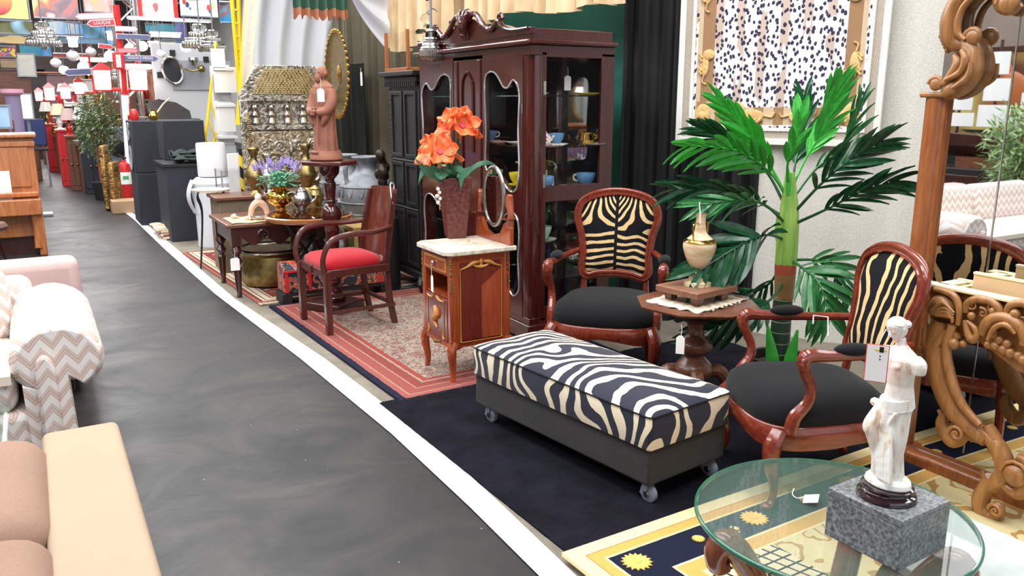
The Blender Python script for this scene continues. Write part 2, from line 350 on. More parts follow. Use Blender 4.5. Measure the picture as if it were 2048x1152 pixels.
def fieldA(t,o,d):
    a=t.noise(t.xyz(),40,3,1.5); c=t.vor(t.xyz(),9); return t.mix(t.ma('LESS_THAN',c,.3),t.ramp(a,[(.4,C(104,44,42)),(.6,C(150,78,70))]),t.ramp(a,[(.4,C(48,40,50)),(.6,C(190,160,138))]))
ra=rug('oriental_rug','red oriental rug with cream patterned border under the dark side table and chest',2.10,7.66,1.58,2.62,[(0,C(150,96,84)),(.03,C(112,50,48)),(.05,C(204,186,160)),(.075,C(84,70,64)),(.085,C(206,190,166)),(.13,C(84,60,56)),(.14,C(204,186,160)),(.155,C(112,48,46)),(.17,C(128,56,52))],fieldA,rz=R(3.5),z=.006)
m=M()
for i in range(190):
    x=-.79+1.58*i/189; m.box((x,-1.335+random.uniform(-.006,.006),.010),(.005,.06,.006),rz=random.uniform(-.3,.3))
stuff(m.obj('fringe',fabric('rug_fringe',C(196,184,162)),ra))
t=NT('black_shag',.98); f=t.noise(t.xyz(),6,4,.3); h=t.noise(t.xyz(),150,3,0,.7); t.col(t.ramp(t.ma('ADD',t.ma('MULTIPLY',f,.6),t.ma('MULTIPLY',h,.4)),[(.35,C(17,17,24)),(.65,C(36,36,46))])); t.bump(h,1,.012); t.inp('Specular IOR Level',.1)
m=M(); nx=60; 
def fb(u,v):
    x0=1.465-.04*v; y=2.0+(3.84+.12*u-2.0)*v; x=x0+(3.75-x0)*u
    e=min(u*12,(1-v)*12,1); return Vector((x,y,.012+.022*e+.004*noise.noise(Vector((x*25,y*25,0)))+.004*noise.noise(Vector((x*70,y*70,3)))))
m.sheet(fb,130,110,.03); bk=tag(m.obj('shag_carpet',t.m),'black deep pile carpet lying under the zebra bench and armchairs','carpet')
# patterned navy/gold rug
def fieldP(t,o,d):
    x,y=o[0],o[1]
    w1=t.ma('GREATER_THAN',t.noise(t.xyz(),3.4,2,1.4),.52)
    g=t.mix(t.ma('LESS_THAN',t.ma('ABSOLUTE',t.ma('SUBTRACT',t.noise(t.xyz(),3.4,2,1.4),.53)),.03),C(206,192,146),C(170,134,78))
    # lattice along the left part
    s1=t.ma('ABSOLUTE',t.ma('SINE',t.ma('MULTIPLY',t.ma('ADD',x,t.ma('MULTIPLY',y,.25)),70))); s2=t.ma('ABSOLUTE',t.ma('SINE',t.ma('MULTIPLY',y,70)))
    lat=t.mix(t.ma('LESS_THAN',t.ma('MINIMUM',s1,s2),.3),C(214,200,166),C(26,28,44))
    return t.mix(t.ma('LESS_THAN',x,-.42),g,lat)
rp=rug('patterned_rug','navy, gold and cream baroque patterned rug under the glass table',2.52,1.13,2.16,2.0,[(0,C(226,208,158)),(.055,C(180,110,72)),(.06,C(206,160,86)),(.1,C(226,208,158)),(.11,C(28,32,50)),(.26,C(226,208,164)),(.27,C(206,162,90)),(.33,C(226,208,160)),(.34,C(222,206,158))],fieldP,rz=R(1.5),z=.03,th=.014,wob=.003)
# raised blossoms of the border
mBl=fabric('gold_blossom',C(222,182,98),.2,160,.4)
for i,(x,y) in enumerate([(-.9,.82),(-.62,.82),(-.34,.82),(-.06,.82),(.22,.82),(.5,.82),(.78,.82),(-.9,.5),(-.9,.2),(-.9,-.1)]):
    m=M(); n=16; c=Vector((x,y,.0155)); big=1 if i%2==0 or i>6 else .45
    r_=[.055*big*(1 if k%2 else .74) for k in range(n*2)]
    m.loft([[c+Vector((q*math.cos(PI*k/n),q*math.sin(PI*k/n),0)) for k,q in enumerate(r_)],[c+Vector((q*.9*math.cos(PI*k/n),q*.9*math.sin(PI*k/n),.003)) for k,q in enumerate(r_)]]); m.ball(c+Vector((0,0,.003)),.018*big,(1,1,.3)); m.obj('blossom',mBl,rp)
# ================= LEFT: sofas and piano =================
mPink=fabric('pink_sofa_cloth',C(200,172,168),.05,120,.12)
mBeige=fabric('tan_sofa_cloth',C(168,148,126),.05,160,.12); mBeigeD=fabric('brown_tan_cushion_cloth',C(146,118,102),.08,160,.15)
t=NT('chevron_cloth',.95); o=t.sep(t.xyz()); xx=t.ma('ADD',t.ma('ADD',o[0],t.ma('MULTIPLY',o[1],.35)),0)
tri=t.ma('PINGPONG',xx,.042); yy=t.ma('ADD',t.ma('ADD',o[2],t.ma('MULTIPLY',o[1],.0)),t.ma('MULTIPLY',tri,1.25)); fr=t.ma('FRACT',t.ma('MULTIPLY',yy,13.5))
c_=t.ramp(fr,[(0,C(236,230,226)),(.42,C(208,184,174)),(.56,C(228,214,206)),(.62,C(206,182,172)),(.8,C(228,214,206)),(.86,C(208,186,176)),(.94,C(236,230,226))],True); t.col(c_); t.bump(t.noise(t.xyz(),200,2),.2,.003); t.inp('Specular IOR Level',.15); mChev=t.m
s=thing('pink_sofa','plain pale pink sofa seen from behind, back to the chevron sofa','sofa',(-.81,5.1,-.02))
M().box((0,-.2,.44),(1.95,.24,.64),top=(.985,.8)).obj('backrest',mPink,s,bevel=.05,bseg=4)
for sx in (-1,1): M().box((sx*.86,.2,.34),(.22,.62,.44)).obj('armrest',mPink,s,bevel=.05,bseg=4)
for sx in (-.38,.38): M().box((sx,.22,.36),(.74,.62,.2)).obj('seat_cushion',mPink,s,bevel=.05,bseg=4)
M().box((0,.1,.16),(1.9,.8,.12)).obj('base',mPink,s,bevel=.02)
for a in (-1,1):
    for b in (-.25,.4): M().lathe([(.02,0),(.03,.1)],10,(a*.85,b,0)).obj('leg',mDark,s)
# chevron sofa, faces the camera
s=thing('chevron_sofa','cream sofa with pink chevron weave and thick rolled arms','sofa',(-1.07,4.15,0))
for sx,nm in ((1,'armrest'),(-1,'armrest')):
    m=M(); rg=[]
    for j in range(9):
        y=-.5+.95*j/8; k=1 if 0<j<8 else .86
        if j==1: y=-.47
        c=Vector((sx*1.07,y,.525)); pts=[]
        for q in range(20):
            a=PI*1.32-2*PI*.82*q/19
            pts.append(c+Vector((sx*.172*k*math.cos(a),0,.15*k*math.sin(a)+.01*j/8)))
        bx=.07
        pts=[p for p in pts]+[Vector((sx*1.10+sx*0,y,.46)),Vector((sx*1.115,y,.12)),Vector((sx*.94,y,.12)),Vector((sx*.935,y,.44))]
        rg.append(pts if sx>0 else pts[::-1])
    m.loft(rg).obj(nm,mChev,s,smooth=50,bevel=.012)
    f=M(); f.prism([(sx*1.0+.035*math.cos(PI*k/10)*1.0+ .02,.50+.06*math.sin(PI*k/10)) for k in range(11)]+[(sx*1.0-.015,.13),(sx*1.0+.06,.13)],-.54,-.50,'y'); f.obj('arm_front_panel',mChev,s,bevel=.012)
M().box((0,.42,.42),(2.0,.22,.6),top=(1,.8)).obj('backrest',mChev,s,bevel=.06,bseg=4)
for x in (-.46,.46):
    def cush(u,v,x=x): return Vector((x-.45+.9*u,-.38+.66*v,.46))
    M().box((x,-.1,.40),(.91,.74,.17)).obj('seat_cushion',[mChev][0],s,bevel=.06,bseg=4)
    M().box((x,.25,.62),(.9,.2,.36),rot=Matrix.Rotation(-.15,3,'X')).obj('back_cushion',mChev,s,bevel=.08,bseg=4)
M().box((0,-.06,.22),(2.0,.84,.2)).obj('base',mChev,s,bevel=.03,bseg=3)
mIv=fabric('ivory_throw_cloth',C(240,226,206),.04,60,.3)
def thr(u,v):
    x=-.35+1.25*u; y=-.44+.5*v; z=.492+.012*math.sin(30*v+3*u)*.4
    if v<.18: y=-.485; z=.492-(.18-v)*.25
    return Vector((x,y,z))
tag(M().sheet(thr,24,20,.006).obj('seat_throw',mIv,loc=(-1.07,4.15,0)),'ivory cloth laid over the seat of the chevron sofa','throw')
for a in (-1,1):
    for b in (-.38,.36): M().box((a*.98,b,.06),(.06,.06,.12),top=(1.3,1.3)).obj('leg',mDark,s)
# tan sofa in the foreground, seen over its side
s=thing('tan_sofa','tan brushed cloth sofa nearest the camera with flat wide back rail','sofa',(-.35,1.6,0))
M().box((.385,.05,.32),(.205,1.98,.56)).obj('back_rail',mBeige,s,bevel=.022,bseg=4)
for y in (.58,-.02,-.62): 
    M().box((.185,y+.06,.46),(.2,.62,.38),rot=Matrix.Rotation(R(8),3,'Y')).obj('back_cushion',mBeigeD,s,bevel=.085,bseg=5)
    M().box((-.16,y+.06,.32),(.5,.6,.16)).obj('seat_cushion',mBeige,s,bevel=.05,bseg=4)
M().box((-.08,.05,.14),(.75,1.9,.2)).obj('base',mBeige,s,bevel=.02)
M().box((-.05,1.0,.28),(.74,.09,.5)).obj('armrest',mBeige,s,bevel=.03,bseg=3)
# glass side table between the sofas
s=thing('glass_side_table','thick glass slab side table between the tan and chevron sofas','table',(-.40,3.12,0))
M().box((0,0,.47),(.46,.5,.03)).obj('tabletop',mTableGlass,s,bevel=.004)
for a in (-1,1): M().box((a*.15,0,.23),(.03,.3,.45)).obj('leg',mSteel,s,bevel=.004)
# upright piano
mPia=wood('piano_oak',C(166,96,54),C(204,134,84),.25,'z',3,.4)
s=thing('upright_piano','honey brown upright piano with a white paper notice on it','piano',(-.66,9.85,0))
M().box((0,.1,.68),(1.38,.5,1.0)).obj('case',mPia,s,bevel=.01)
M().box((0,.08,1.2),(1.44,.58,.04)).obj('lid',mPia,s,bevel=.012)
M().box((0,-.16,1.12),(1.4,.04,.06)).obj('cornice',mPia,s,bevel=.012)
M().box((0,-.19,.62),(1.36,.12,.05)).obj('fallboard',mPia,s,bevel=.012)
M().box((0,-.24,.5),(1.38,.22,.16)).obj('key_bed',mPia,s,bevel=.01)
for k in range(2): M().box((-.33+.66*k,-.158,.89),(.6,.02,.4)).obj('front_panel',mPia,s,bevel=.008)
for sx in (-1,1):
    M().tube([(sx*.62,-.3,.44),(sx*.62,-.27,.3),(sx*.62,-.3,.08)],[.04,.028,.035]).obj('leg',mPia,s)
    M().box((sx*.66,.0,.25),(.07,.6,.5)).obj('side_panel',mPia,s,bevel=.01)
M().box((.3,-.2,.7),(.3,.012,.32)).obj('paper_notice',mCard,s)
M().box((0,.1,.1),(1.3,.4,.2)).obj('base',mDark,s)
# piano stool dark
s=thing('piano_stool','low dark stool in front of the piano, just above the pink sofa','stool',(-.45,8.6,0))
M().lathe([(.0,.42),(.19,.42),(.2,.45),(.18,.48),(0,.49)],20).obj('seat',fabric('brown_seat',C(110,84,78)),s)
for k in range(4): M().tube([(.1*math.cos(k*PI/2),.1*math.sin(k*PI/2),.42),(.17*math.cos(k*PI/2),.17*math.sin(k*PI/2),0)],.015).obj('leg',mDark,s)
# ================= MIDDLE GROUP =================
def price_tag(loc,label,rz=0,w_=.04,h=.07,s_=.05,parent=None,tilt=0):
    t=thing('price_tag',label,'tag',loc,rz)
    a=.012
    M().prism([(-w_/2,-h),(w_/2,-h),(w_/2,-a),(w_/2-a,0),(-w_/2+a,0),(-w_/2,-a)],-.0006,.0006,'y').obj('card',mCard,t,smooth=0)
    M().tube([(0,.002,-.01),(.004,.002,s_*.5),(0,.004,s_)],.0016,5).obj('string',mString,t); return t
# dark turned side table
s=thing('side_table','small dark wooden side table with turned legs and carved apron near the white line','table',(1.66,6.95,0))
M().box((0,0,.585),(.82,.74,.03)).obj('tabletop',mTable,s,bevel=.01,bseg=3)
for sx in (-1,1):
    for sy in (-1,1):
        m=M(); m.box((sx*.34,sy*.31,.5),(.075,.075,.15))
        m.lathe([(.02,.0),(.03,.22),(.034,.24),(.02,.26),(.045,.30),(.02,.34),(.045,.38),(.03,.42),(.037,.43)],12,(sx*.34,sy*.31,0)); m.obj('leg',mDark,s)
for sy in (-1,1):
    m=M(); p=[(-.31,.57),(.31,.57)]+[(.31-.62*k/24,.46+.03*math.cos(k/24*6*PI)-.02*math.sin(PI*k/24)) for k in range(25)]
    m.prism(p,sy*.33-.012,sy*.33+.012,'y')
    for k in (-1,1): m.scroll((k*.12,sy*.35,.50),.05,1.4,.014,0 if k>0 else PI,k,'xz')
    m.obj('apron',mDark,s)
for sx in (-1,1): M().box((sx*.36,0,.5),(.022,.6,.1)).obj('apron',mDark,s,bevel=.004)
mRunner=plain('gold_leaf_runner',C(226,190,140),.7,0,.3,14)
def rn(u,v): 
    x=-.36+.74*u; y=-.36+.36*v+.02*math.sin(u*25); return Vector((x,y,.0+.004*math.sin(u*40)*math.sin(v*22)))
tag(M().sheet(rn,40,14,.004).obj('table_runner',mRunner,loc=(1.66,6.97,.608)),'tan and pink fringed cloth lying on the dark side table','cloth')
price_tag((1.29,6.57,.34),'white price tag hanging on the front leg of the dark side table',0,.07,.1,.08)
# brass things on it
def shellfig():
    t=thing('shell_figurine','small peach and white shell figurine on the dark side table','figurine',(1.55,6.78,.612))
    M().lathe([(.1,0),(.11,.01),(.09,.02),(0,.02)],16).obj('base',mSilver,t)
    m=M(); m.tube([(-.07,0,.02),(-.05,0,.09),(0,0,.13),(.05,0,.09),(.07,0,.02)],[.02,.025,.03,.025,.02],8); m.obj('arch',plain('peach_ceramic',C(236,190,160),.4),t)
    M().ball((0,0,.17),.028,(1,1,1.2)).obj('finial',plain('white_ceramic',C(236,232,226),.3),t)
shellfig()
for q,(x,y) in enumerate(((1.38,6.9),(1.46,6.74))):
    m=M().lathe([(0,0),(.03,0),(.035,.015),(.012,.03),(0,.035)],12,(0,0,0)); tag(m.obj('salt_dish',mSilver,loc=(x,y,.612)),('tiny silver dish at the left corner of the dark side table','tiny silver dish in front of the peach shell figurine')[q],'dish')
# low brass planter under it
s=thing('brass_planter','wide low ribbed brass planter on the floor beneath the dark side table','planter',(1.68,7.0,.005))
M().lathe([(.0,.0),(.2,.0),(.25,.03),(.27,.15),(.25,.27),(.28,.30),(.27,.32),(.23,.31),(.22,.06),(0,.05)],36,flute=9,fa=.02).obj('bowl',mBrass,s)
M().lathe([(.28,.30),(.285,.315),(.27,.33),(.255,.315)],36).obj('rim',mSilver,s)
# round folding table
s=thing('round_table','round wooden table with a glossy brown top carrying the lavender pot','table',(1.87,6.47,0))
M().lathe([(0,.62),(.335,.62),(.345,.635),(.345,.655),(.335,.662),(0,.662)],48).obj('tabletop',wood('amber_wood',C(150,92,54),C(192,128,80),.2,'x',4,.5),s)
M().lathe([(0,.6625),(.325,.6625),(.325,.668),(0,.668)],48).obj('glass_cover',glass('brown_glass',(.5,.42,.34),0,1.3),s)
for k in (-1,1): M().tube([(k*.2,.13,.62),(-k*.24,.2,.0)],.012,8,1).obj('leg',mBlack,s); 
for k in (-1,1): M().tube([(k*.2,-.02,.62),(-k*.2,.1,.0)],.012,8,1).obj('leg',mBlack,s)
# lavender pot
s=thing('lavender_pot','round shiny gold pot with artificial lavender on the round table','plant',(*G(562,418,.668)[:2],.668))
M().lathe([(.0,0),(.045,0),(.05,.012),(.035,.02),(.085,.045),(.118,.09),(.105,.135),(.06,.16),(.055,.17),(.07,.19),(.062,.19),(.05,.17),(0,.16)],36,sm=2).obj('pot',mGold,s)
mLav=plain('lavender_bloom',C(168,150,214),.7,0,.15,40); mFol=plain('sage_foliage',C(96,160,124),.6,0,.25,30)
m=M(); 
for k in range(240):
    a=random.uniform(0,2*PI); r=random.uniform(.03,.19)*1.0; z=.20+random.uniform(0,.12)*(1.2-r*3)
    b=Vector((.03*math.cos(a),.03*math.sin(a),.17)); e=Vector((r*math.cos(a),r*math.sin(a),z)); 
    w_=Vector((-math.sin(a),math.cos(a),0))*.012; mid=b.lerp(e,.6)+Vector((0,0,.025)); t_=e+Vector((.02*math.cos(a),.02*math.sin(a),-.01))
    m.add([mid-w_*.4,e-w_,t_,e+w_,mid+w_*.4],[(0,1,2,3,4)])
    m.add([b,mid-w_*.15,mid+w_*.15],[(0,1,2)])
stuff(m.obj('foliage',mFol,s,smooth=0))
for k in range(34):
    a=k*2.4; r=.06+.15*((k*37%34)/34); z=.27+.11*(1-r*3.3)+random.uniform(0,.03)
    m=M(); b=Vector((r*math.cos(a),r*math.sin(a),z)); d=Vector((math.cos(a)*r*2,math.sin(a)*r*2,.8)).normalized()
    for j in range(5): m.ball(b+d*(.013*j),.014-.0016*j,(1,1,.8),6,4)
    m.obj('flower_spike',mLav,s)
# silver & brass pots behind
def pot(name,label,cat,loc,prof,mat,extra=None,seg=28,sm=2,group=None):
    t=thing(name,label,cat,loc,0,group); M().lathe(prof,seg,sm=sm).obj('body',mat,t)
    if extra: extra(t)
    return t
def coff(t):
    M().tube([(.06,0,.05),(.12,0,.09),(.13,0,.16)],[.012,.009,.006]).obj('spout',mSilver,t); M().tube([(-.05,0,.15),(-.11,0,.14),(-.1,0,.06),(-.06,0,.04)],.006).obj('handle',mSilver,t); M().lathe([(.05,.16),(.03,.18),(.01,.19),(.014,.205),(0,.21)],16).obj('lid',mSilver,t)
pot('silver_teapot','silver teapot right of the gold lavender pot on the round table','teapot',(*G(604,420,.668)[:2],.668),[(0,0),(.045,0),(.03,.015),(.075,.06),(.085,.1),(.05,.15),(.05,.16),(0,.16)],mSilver,coff)
pot('brass_sugar_bowl','small brass bowl with a lid behind the dark pedestal shaft','bowl',(*G(632,412,.668)[:2],.668),[(0,0),(.04,0),(.06,.05),(.075,.1),(.05,.14),(.055,.15),(.02,.17),(0,.18)],mBrass)
# tall brass jugs behind
pl=thing('stone_plinth','low tan plinth behind the round table carrying brass vases','plinth',(1.99,7.8,0)); M().box((0,0,.34),(1.2,.4,.68)).obj('body',plain('plinth_board',C(120,104,84),.7,0,.2,6),pl,bevel=.01); M().box((0,0,.69),(1.25,.45,.03)).obj('top',mTable,pl,bevel=.006)
def jugx(t): M().tube([(.05,0,.36),(.13,0,.33),(.12,0,.2),(.07,0,.14)],.009).obj('handle',mBrass,t)
for k,(px,h,lb) in enumerate(((508,.42,'brass vase with long neck leftmost behind the lavender'),(535,.36,'silver lidded jug in front of the carved silver panel'),(612,.44,'tall brass ewer behind the lavender beside the dark pedestal'))):
    p=OY(px,330,7.8); pot('brass_ewer',lb,'vase',(p.x,7.8,.705),[(0,0),(.055,0),(.035,.03),(.085,.12),(.095,.17),(.04,h*.68),(.028,h*.8),(.05,h*.93),(.045,h),(0,h)],(mBrass,mSilver,mBrass)[k],jugx)
# leaning platter under round table
s=thing('leaning_platter','large pale brass platter leaning upright beneath the round table','platter',(2.13,6.86,.33))
m=M().lathe([(0,0),(.27,.0),(.30,.03),(.33,.035),(.33,.028),(.3,.018),(.27,-.012),(0,-.012)],48); m.xf(Matrix.Rotation(R(78),4,'X')); m.obj('dish',plain('pale_brass',C(214,204,170),.3,.9,.12,12),s)
m=M().lathe([(.1,.004),(.14,.02),(.18,.004)],32); m.xf(Matrix.Rotation(R(78),4,'X')); m.obj('embossed_ring',mSilver,s)
# painted chest
t=NT('painted_chest_red',.4); n1=t.noise(t.xyz(),5.5,2,2.5); k=t.ramp(n1,[(0,C(40,44,52)),(.44,C(150,150,140)),(.465,C(186,62,50)),(.53,C(206,80,60)),(.545,C(222,150,80)),(.56,C(60,80,76)),(.6,C(36,40,48))],True); t.col(k); mChest=t.m
s=thing('painted_chest','red chest painted with grey and gold scrolls, standing on black feet','chest',(1.98,6.26,0))
M().box((0,0,.19),(.84,.2,.17)).obj('body',mChest,s,bevel=.006)
m=M(); rg=[[Vector((x,.105*math.cos(a)*1.0,.275+.06*math.sin(a))) for a in [PI*k/8 for k in range(9)]] for x in (-.425,.425)]; m.loft(rg).obj('lid',mChest,s,bevel=.004)
for x in (-.4,-.22,.22,.4): M().box((x,-.102,.19),(.025,.008,.17)).obj('band',mRed,s,bevel=.002)
M().box((0,-.104,.27),(.85,.012,.02)).obj('lid_rim',mRed,s,bevel=.003)
for x in (-.4,.4): M().box((x,0,.05),(.08,.2,.1)).obj('foot',mBlack,s,bevel=.006)
M().box((0,0,.09),(.84,.19,.03)).obj('plinth',mBlack,s)
# pedestal
PX,PY=1.86,5.86
s=thing('statue_pedestal','tall dark turned wooden pedestal carrying the terracotta friar','pedestal',(PX,PY,0),R(32))
zt=1.12
M().box((0,0,.05),(.31,.31,.06)).obj('base_plate',mDark,s,bevel=.008)
for k in range(4): M().ball((.12*(1 if k%2 else -1),.12*(1 if k<2 else -1),.02),.025).obj('foot',mDark,s)
M().lathe([(.07,.08),(.085,.11),(.05,.15),(.045,.2),(.06,.23),(.045,.25),(.045,.43),(.052,.45),(.045,.47),(.05,.6),(.056,.62),(.05,.64),(.05,.66),(.078,.72),(.06,.78),(.032,.81),(.04,.83),(.034,.85),(.045,.95),(.036,.97),(.036,.99),(.07,1.03),(.075,1.08),(.09,1.095),(0,1.10)],20,sm=2).obj('shaft',mMahog,s)
m=M(); q=.19; o8=[(q,q*.45),(q*.45,q),(-q*.45,q),(-q,q*.45),(-q,-q*.45),(-q*.45,-q),(q*.45,-q),(q,-q*.45)]
m.prism(o8,1.095,1.125,'z'); m.obj('top',mMahogX,s,bevel=.008)
M().box((.052,-.035,.83),(.03,.003,.03)).obj('white_sticker',mCard,s)
# friar statue
mTerra=plain('terracotta',C(150,98,78),.7,0,.14,14,.3)
s=thing('friar_statue','terracotta statue of a bald bearded friar with clasped hands and a price tag','statue',(PX-.015,PY,1.125),R(-70))
m=M(); rg=[]
for z,rx,ry,ox in ((0.05,.095,.085,0),(.1,.092,.08,0),(.2,.088,.072,0),(.3,.086,.066,.0),(.4,.092,.068,0),(.47,.1,.068,0),(.52,.092,.058,0),(.545,.05,.04,0),(.56,.03,.03,0)):
    rg.append([Vector((ox+rx*math.cos(a)*(1+.05*(1 if z<.35 else .3)*math.cos(9*a)),ry*math.sin(a)*(1+.05*(1 if z<.35 else .3)*math.cos(9*a)),z)) for a in [2*PI*k/54 for k in range(54)]])
m.loft(rg)
for sx in (-1,1):
    m.tube([(sx*.088,0,.495),(sx*.105,-.01,.42),(sx*.09,-.045,.35),(sx*.03,-.085,.34)],[.034,.038,.036,.026],14)
    m.tube([(sx*.09,-.03,.36),(sx*.075,-.05,.30),(sx*.05,-.06,.25)],[.03,.026,.014],12)
m.obj('habit',mTerra,s,remesh=.0045)
h=M(); h.ball((0,-.005,.61),.044,(.88,1,1.12),18,12); h.ball((0,-.045,.575),.026,(1,.8,1.3)); h.ball((0,-.05,.605),.009,(.8,1,1.6)); h.tube([(0,0,.53),(0,0,.58)],.026,12,1)
for sx in (-1,1): h.ball((sx*.041,0,.605),.011,(.5,1,1.3)); h.ball((sx*.016,-.043,.617),.006)
h.obj('head',mTerra,s,remesh=.003)
for sx in (-1,1):
    h=M()
    h.ball((sx*.012,-.095,.345),.02,(.8,1,.7),10,8)
    for k in range(4): h.tube([(sx*.02,-.1,.352-.009*k),(sx*.002,-.115,.35-.009*k),(-sx*.012,-.108,.348-.009*k)],[.0055,.005,.004],6)
    h.tube([(sx*.014,-.092,.36),(0,-.1,.37)],.005,6)
    h.obj('hand',mTerra,s,remesh=.0022)
M().tube([(.1*math.cos(a),.078*math.sin(a),.37) for a in [2*PI*k/12 for k in range(12)]],.006,6,2,True).obj('rope_belt',mTerra,s)
M().tube([(.03,-.078,.36),(.035,-.09,.25),(.03,-.092,.12)],.006).obj('hanging_cord',mTerra,s)
M().lathe([(.11,0),(.12,.01),(.118,.03),(.108,.05),(.1,.07),(0,.07)],32).obj('base',mTerra,s)
M().box((.0,-.1,.06),(.08,.03,.02)).obj('sandals',mTerra,s,bevel=.006)
g_=OY(641,180,PY-.12); price_tag((g_.x,g_.y,g_.z+.01),'white price tag hanging from the neck of the terracotta friar',R(-30),.05,.09,.07)
# red seat armchair
s=thing('red_seat_armchair','dark wooden open armchair with red upholstered seat and tall slab back','chair',(1.797,5.427,0.01),R(184.1),sc=1.02)
for sy in (-1,1):
    M().box((.22,sy*.235,.215),(.04,.04,.43),top=(1.2,1.2)).obj('leg',mRedW,s,bevel=.004)
    m=M(); m.tube([(-.27,sy*.2,0),(-.235,sy*.2,.2),(-.22,sy*.2,.43),(-.25,sy*.19,.66),(-.30,sy*.18,.9)],.024,4,4,flat=1,up=(1,0,0),ang=PI/4); m.obj('leg',mRedW,s)
    M().box((0,sy*.22,.41),(.46,.026,.05)).obj('side_rail',mRedW,s,bevel=.003)
    M().tube([(-.26,sy*.2,.68),(-.12,sy*.26,.665),(.06,sy*.27,.665),(.19,sy*.262,.63),(.245,sy*.25,.52),(.235,sy*.24,.42)],[.018,.018,.02,.02,.018,.02],8,6).obj('arm',mRedW,s)
    M().box((-.02,sy*.225,.15),(.48,.022,.022)).obj('stretcher',mRedW,s)
M().box((.22,0,.41),(.026,.44,.05)).obj('front_rail',mRedW,s,bevel=.003)
M().box((-.22,0,.41),(.026,.4,.05)).obj('back_rail',mRedW,s,bevel=.003)
M().box((-.24,0,.16),(.02,.4,.024)).obj('back_stretcher',mRedW,s)
def bk_(u,v): 
    y=-.185+.37*u; z=.46+.46*v; return Vector((-.232-.075*v-.03*(1-(2*u-1)**2)+ .0,y,z+.012*(1-(2*u-1)**2)*v))
M().sheet(bk_,14,10,.018).obj('backrest',wood('slab_back_wood',C(84,38,30),C(124,62,46),.22,'z',4,.5),s)
def outline(fw_,bw,x0,x1,n=40,ex=4,bow=.03):
    out=[]
    for k in range(n):
        a=2*PI*k/n; c,q=math.cos(a),math.sin(a); u=abs(c)**(2/ex)*(1 if c>=0 else -1); v_=abs(q)**(2/ex)*(1 if q>=0 else -1)
        x=(x0+x1)/2+(x1-x0)/2*u; hw=bw+(fw_-bw)*(x-x0)/(x1-x0); x+=bow*(1-v_*v_)*max(u,0); out.append((x,v_*hw))
    return out
def cushion(m,ol,levels):
    cx=sum(p[0] for p in ol)/len(ol); cy=sum(p[1] for p in ol)/len(ol)
    m.loft([[Vector((cx+(x-cx)*k,cy+(y-cy)*k,z)) for x,y in ol] for k,z in levels]); return m
cushion(M(),outline(.235,.2,-.21,.225,ex=6,bow=.0),[(.96,.42),(1,.44),(.98,.47),(.85,.495),(.6,.51),(.3,.517),(.02,.52)]).obj('seat',fabric('red_velvet',C(172,24,34),.1,200,.15,.85,.2),s,smooth=80)
M().box((.235,.0,.415),(.02,.03,.05)).obj('front_key',mRedW,s,bevel=.002)
m=M(); m.tube([(-.335,.13,.9),(-.335,.13,.955),(-.29,.17,.955),(-.285,.2,.84),(-.3,.19,.80)],.004,6); tag(m.obj('string_loop',mString,loc=(1.797,5.427,0.03),rz=R(184.1)),'white string looped over the back corner of the red-seated chair','string')
# amphoras
t=NT('galvanised_grey',.55); f=t.noise(t.xyz(),7,5,.8); t.col(t.ramp(f,[(.3,C(98,102,108)),(.7,C(152,156,162))])); t.inp('Metallic',.35); t.bump(f,.2,.01); mGal=t.m
def amph(px,py,x,y,label,k):
    zt=OY(px,py,y); t=thing('grey_amphora',label,'amphora',(OY(px,350,y).x,y,0),0,sc=zt.z/1.1)
    M().lathe([(0,0),(.13,0),(.13,.04),(.1,.07),(.12,.25),(.2,.55),(.235,.68),(.24,.78),(.225,.86),(.15,.93),(.1,.97),(.09,1.03),(.115,1.07),(.13,1.09),(.12,1.1),(.085,1.08),(.07,1.0),(0,1.0)],36,sm=2).obj('body',mGal,t)
    for z,r in ((.70,.238),(.84,.234),(.6,.215)): M().tube([(r*math.cos(a),r*math.sin(a),z) for a in [2*PI*k_/16 for k_ in range(16)]],.009,6,2,True).obj('raised_band',mGal,t)
    for sx in (-1,1):
        a=.3*k; c,q=math.cos(a)*sx,math.sin(a)*sx
        M().tube([(c*.1,q*.1,1.04),(c*.17,q*.17,1.06),(c*.215,q*.215,1.0),(c*.21,q*.21,.9),(c*.2,q*.2,.84)],[.018,.022,.022,.02,.024],8).obj('handle',mGal,t)
    m=M()
    for j in range(14):
        a=2*PI*j/14; m.tube([(.238*math.cos(a),.238*math.sin(a),.82),(.245*math.cos(a+.12),.245*math.sin(a+.12),.75),(.238*math.cos(a+.22),.238*math.sin(a+.22),.82)],.006,5,3)
    m.obj('leaf_relief',mGal,t)
amph(690,308,0,7.35,'left grey metal amphora with two handles, behind the dark pedestal',.2)
amph(733,312,0,6.86,'right grey metal amphora just left of the black armoire',.8)
st_=thing('wooden_stool','tan wooden stool behind the red-seated chair under the grey amphoras','stool',(2.38,6.62,0)); M().box((0,0,.5),(.3,.3,.05)).obj('seat',plain('tan_wood',C(176,146,84),.5,0,.15,8),st_,bevel=.01)
for a in (-1,1):
    for b in (-1,1): M().box((a*.12,b*.12,.24),(.035,.035,.48)).obj('leg',plain('tan_wood',C(176,146,84),.5,0,.15,8),st_)
# bronze statue fragment between amphora and armoire
s=thing('bronze_figurine','dark bronze foliage figurine between the right amphora and black armoire','figurine',(*OY(772,400,6.35)[:2],.0))
M().lathe([(.0,0),(.1,0),(.1,.6),(.08,.62),(0,.62)],16).obj('stand',mBlack,s)
m=M()
for k in range(26): m.ball((random.uniform(-.05,.05),random.uniform(-.06,.06),.64+random.uniform(0,.48)),random.uniform(.02,.05),(1,1,1.2),8,6)
m.obj('figure',plain('bronze_dark',C(52,42,36),.4,.6,.3,16),s,remesh=.008)
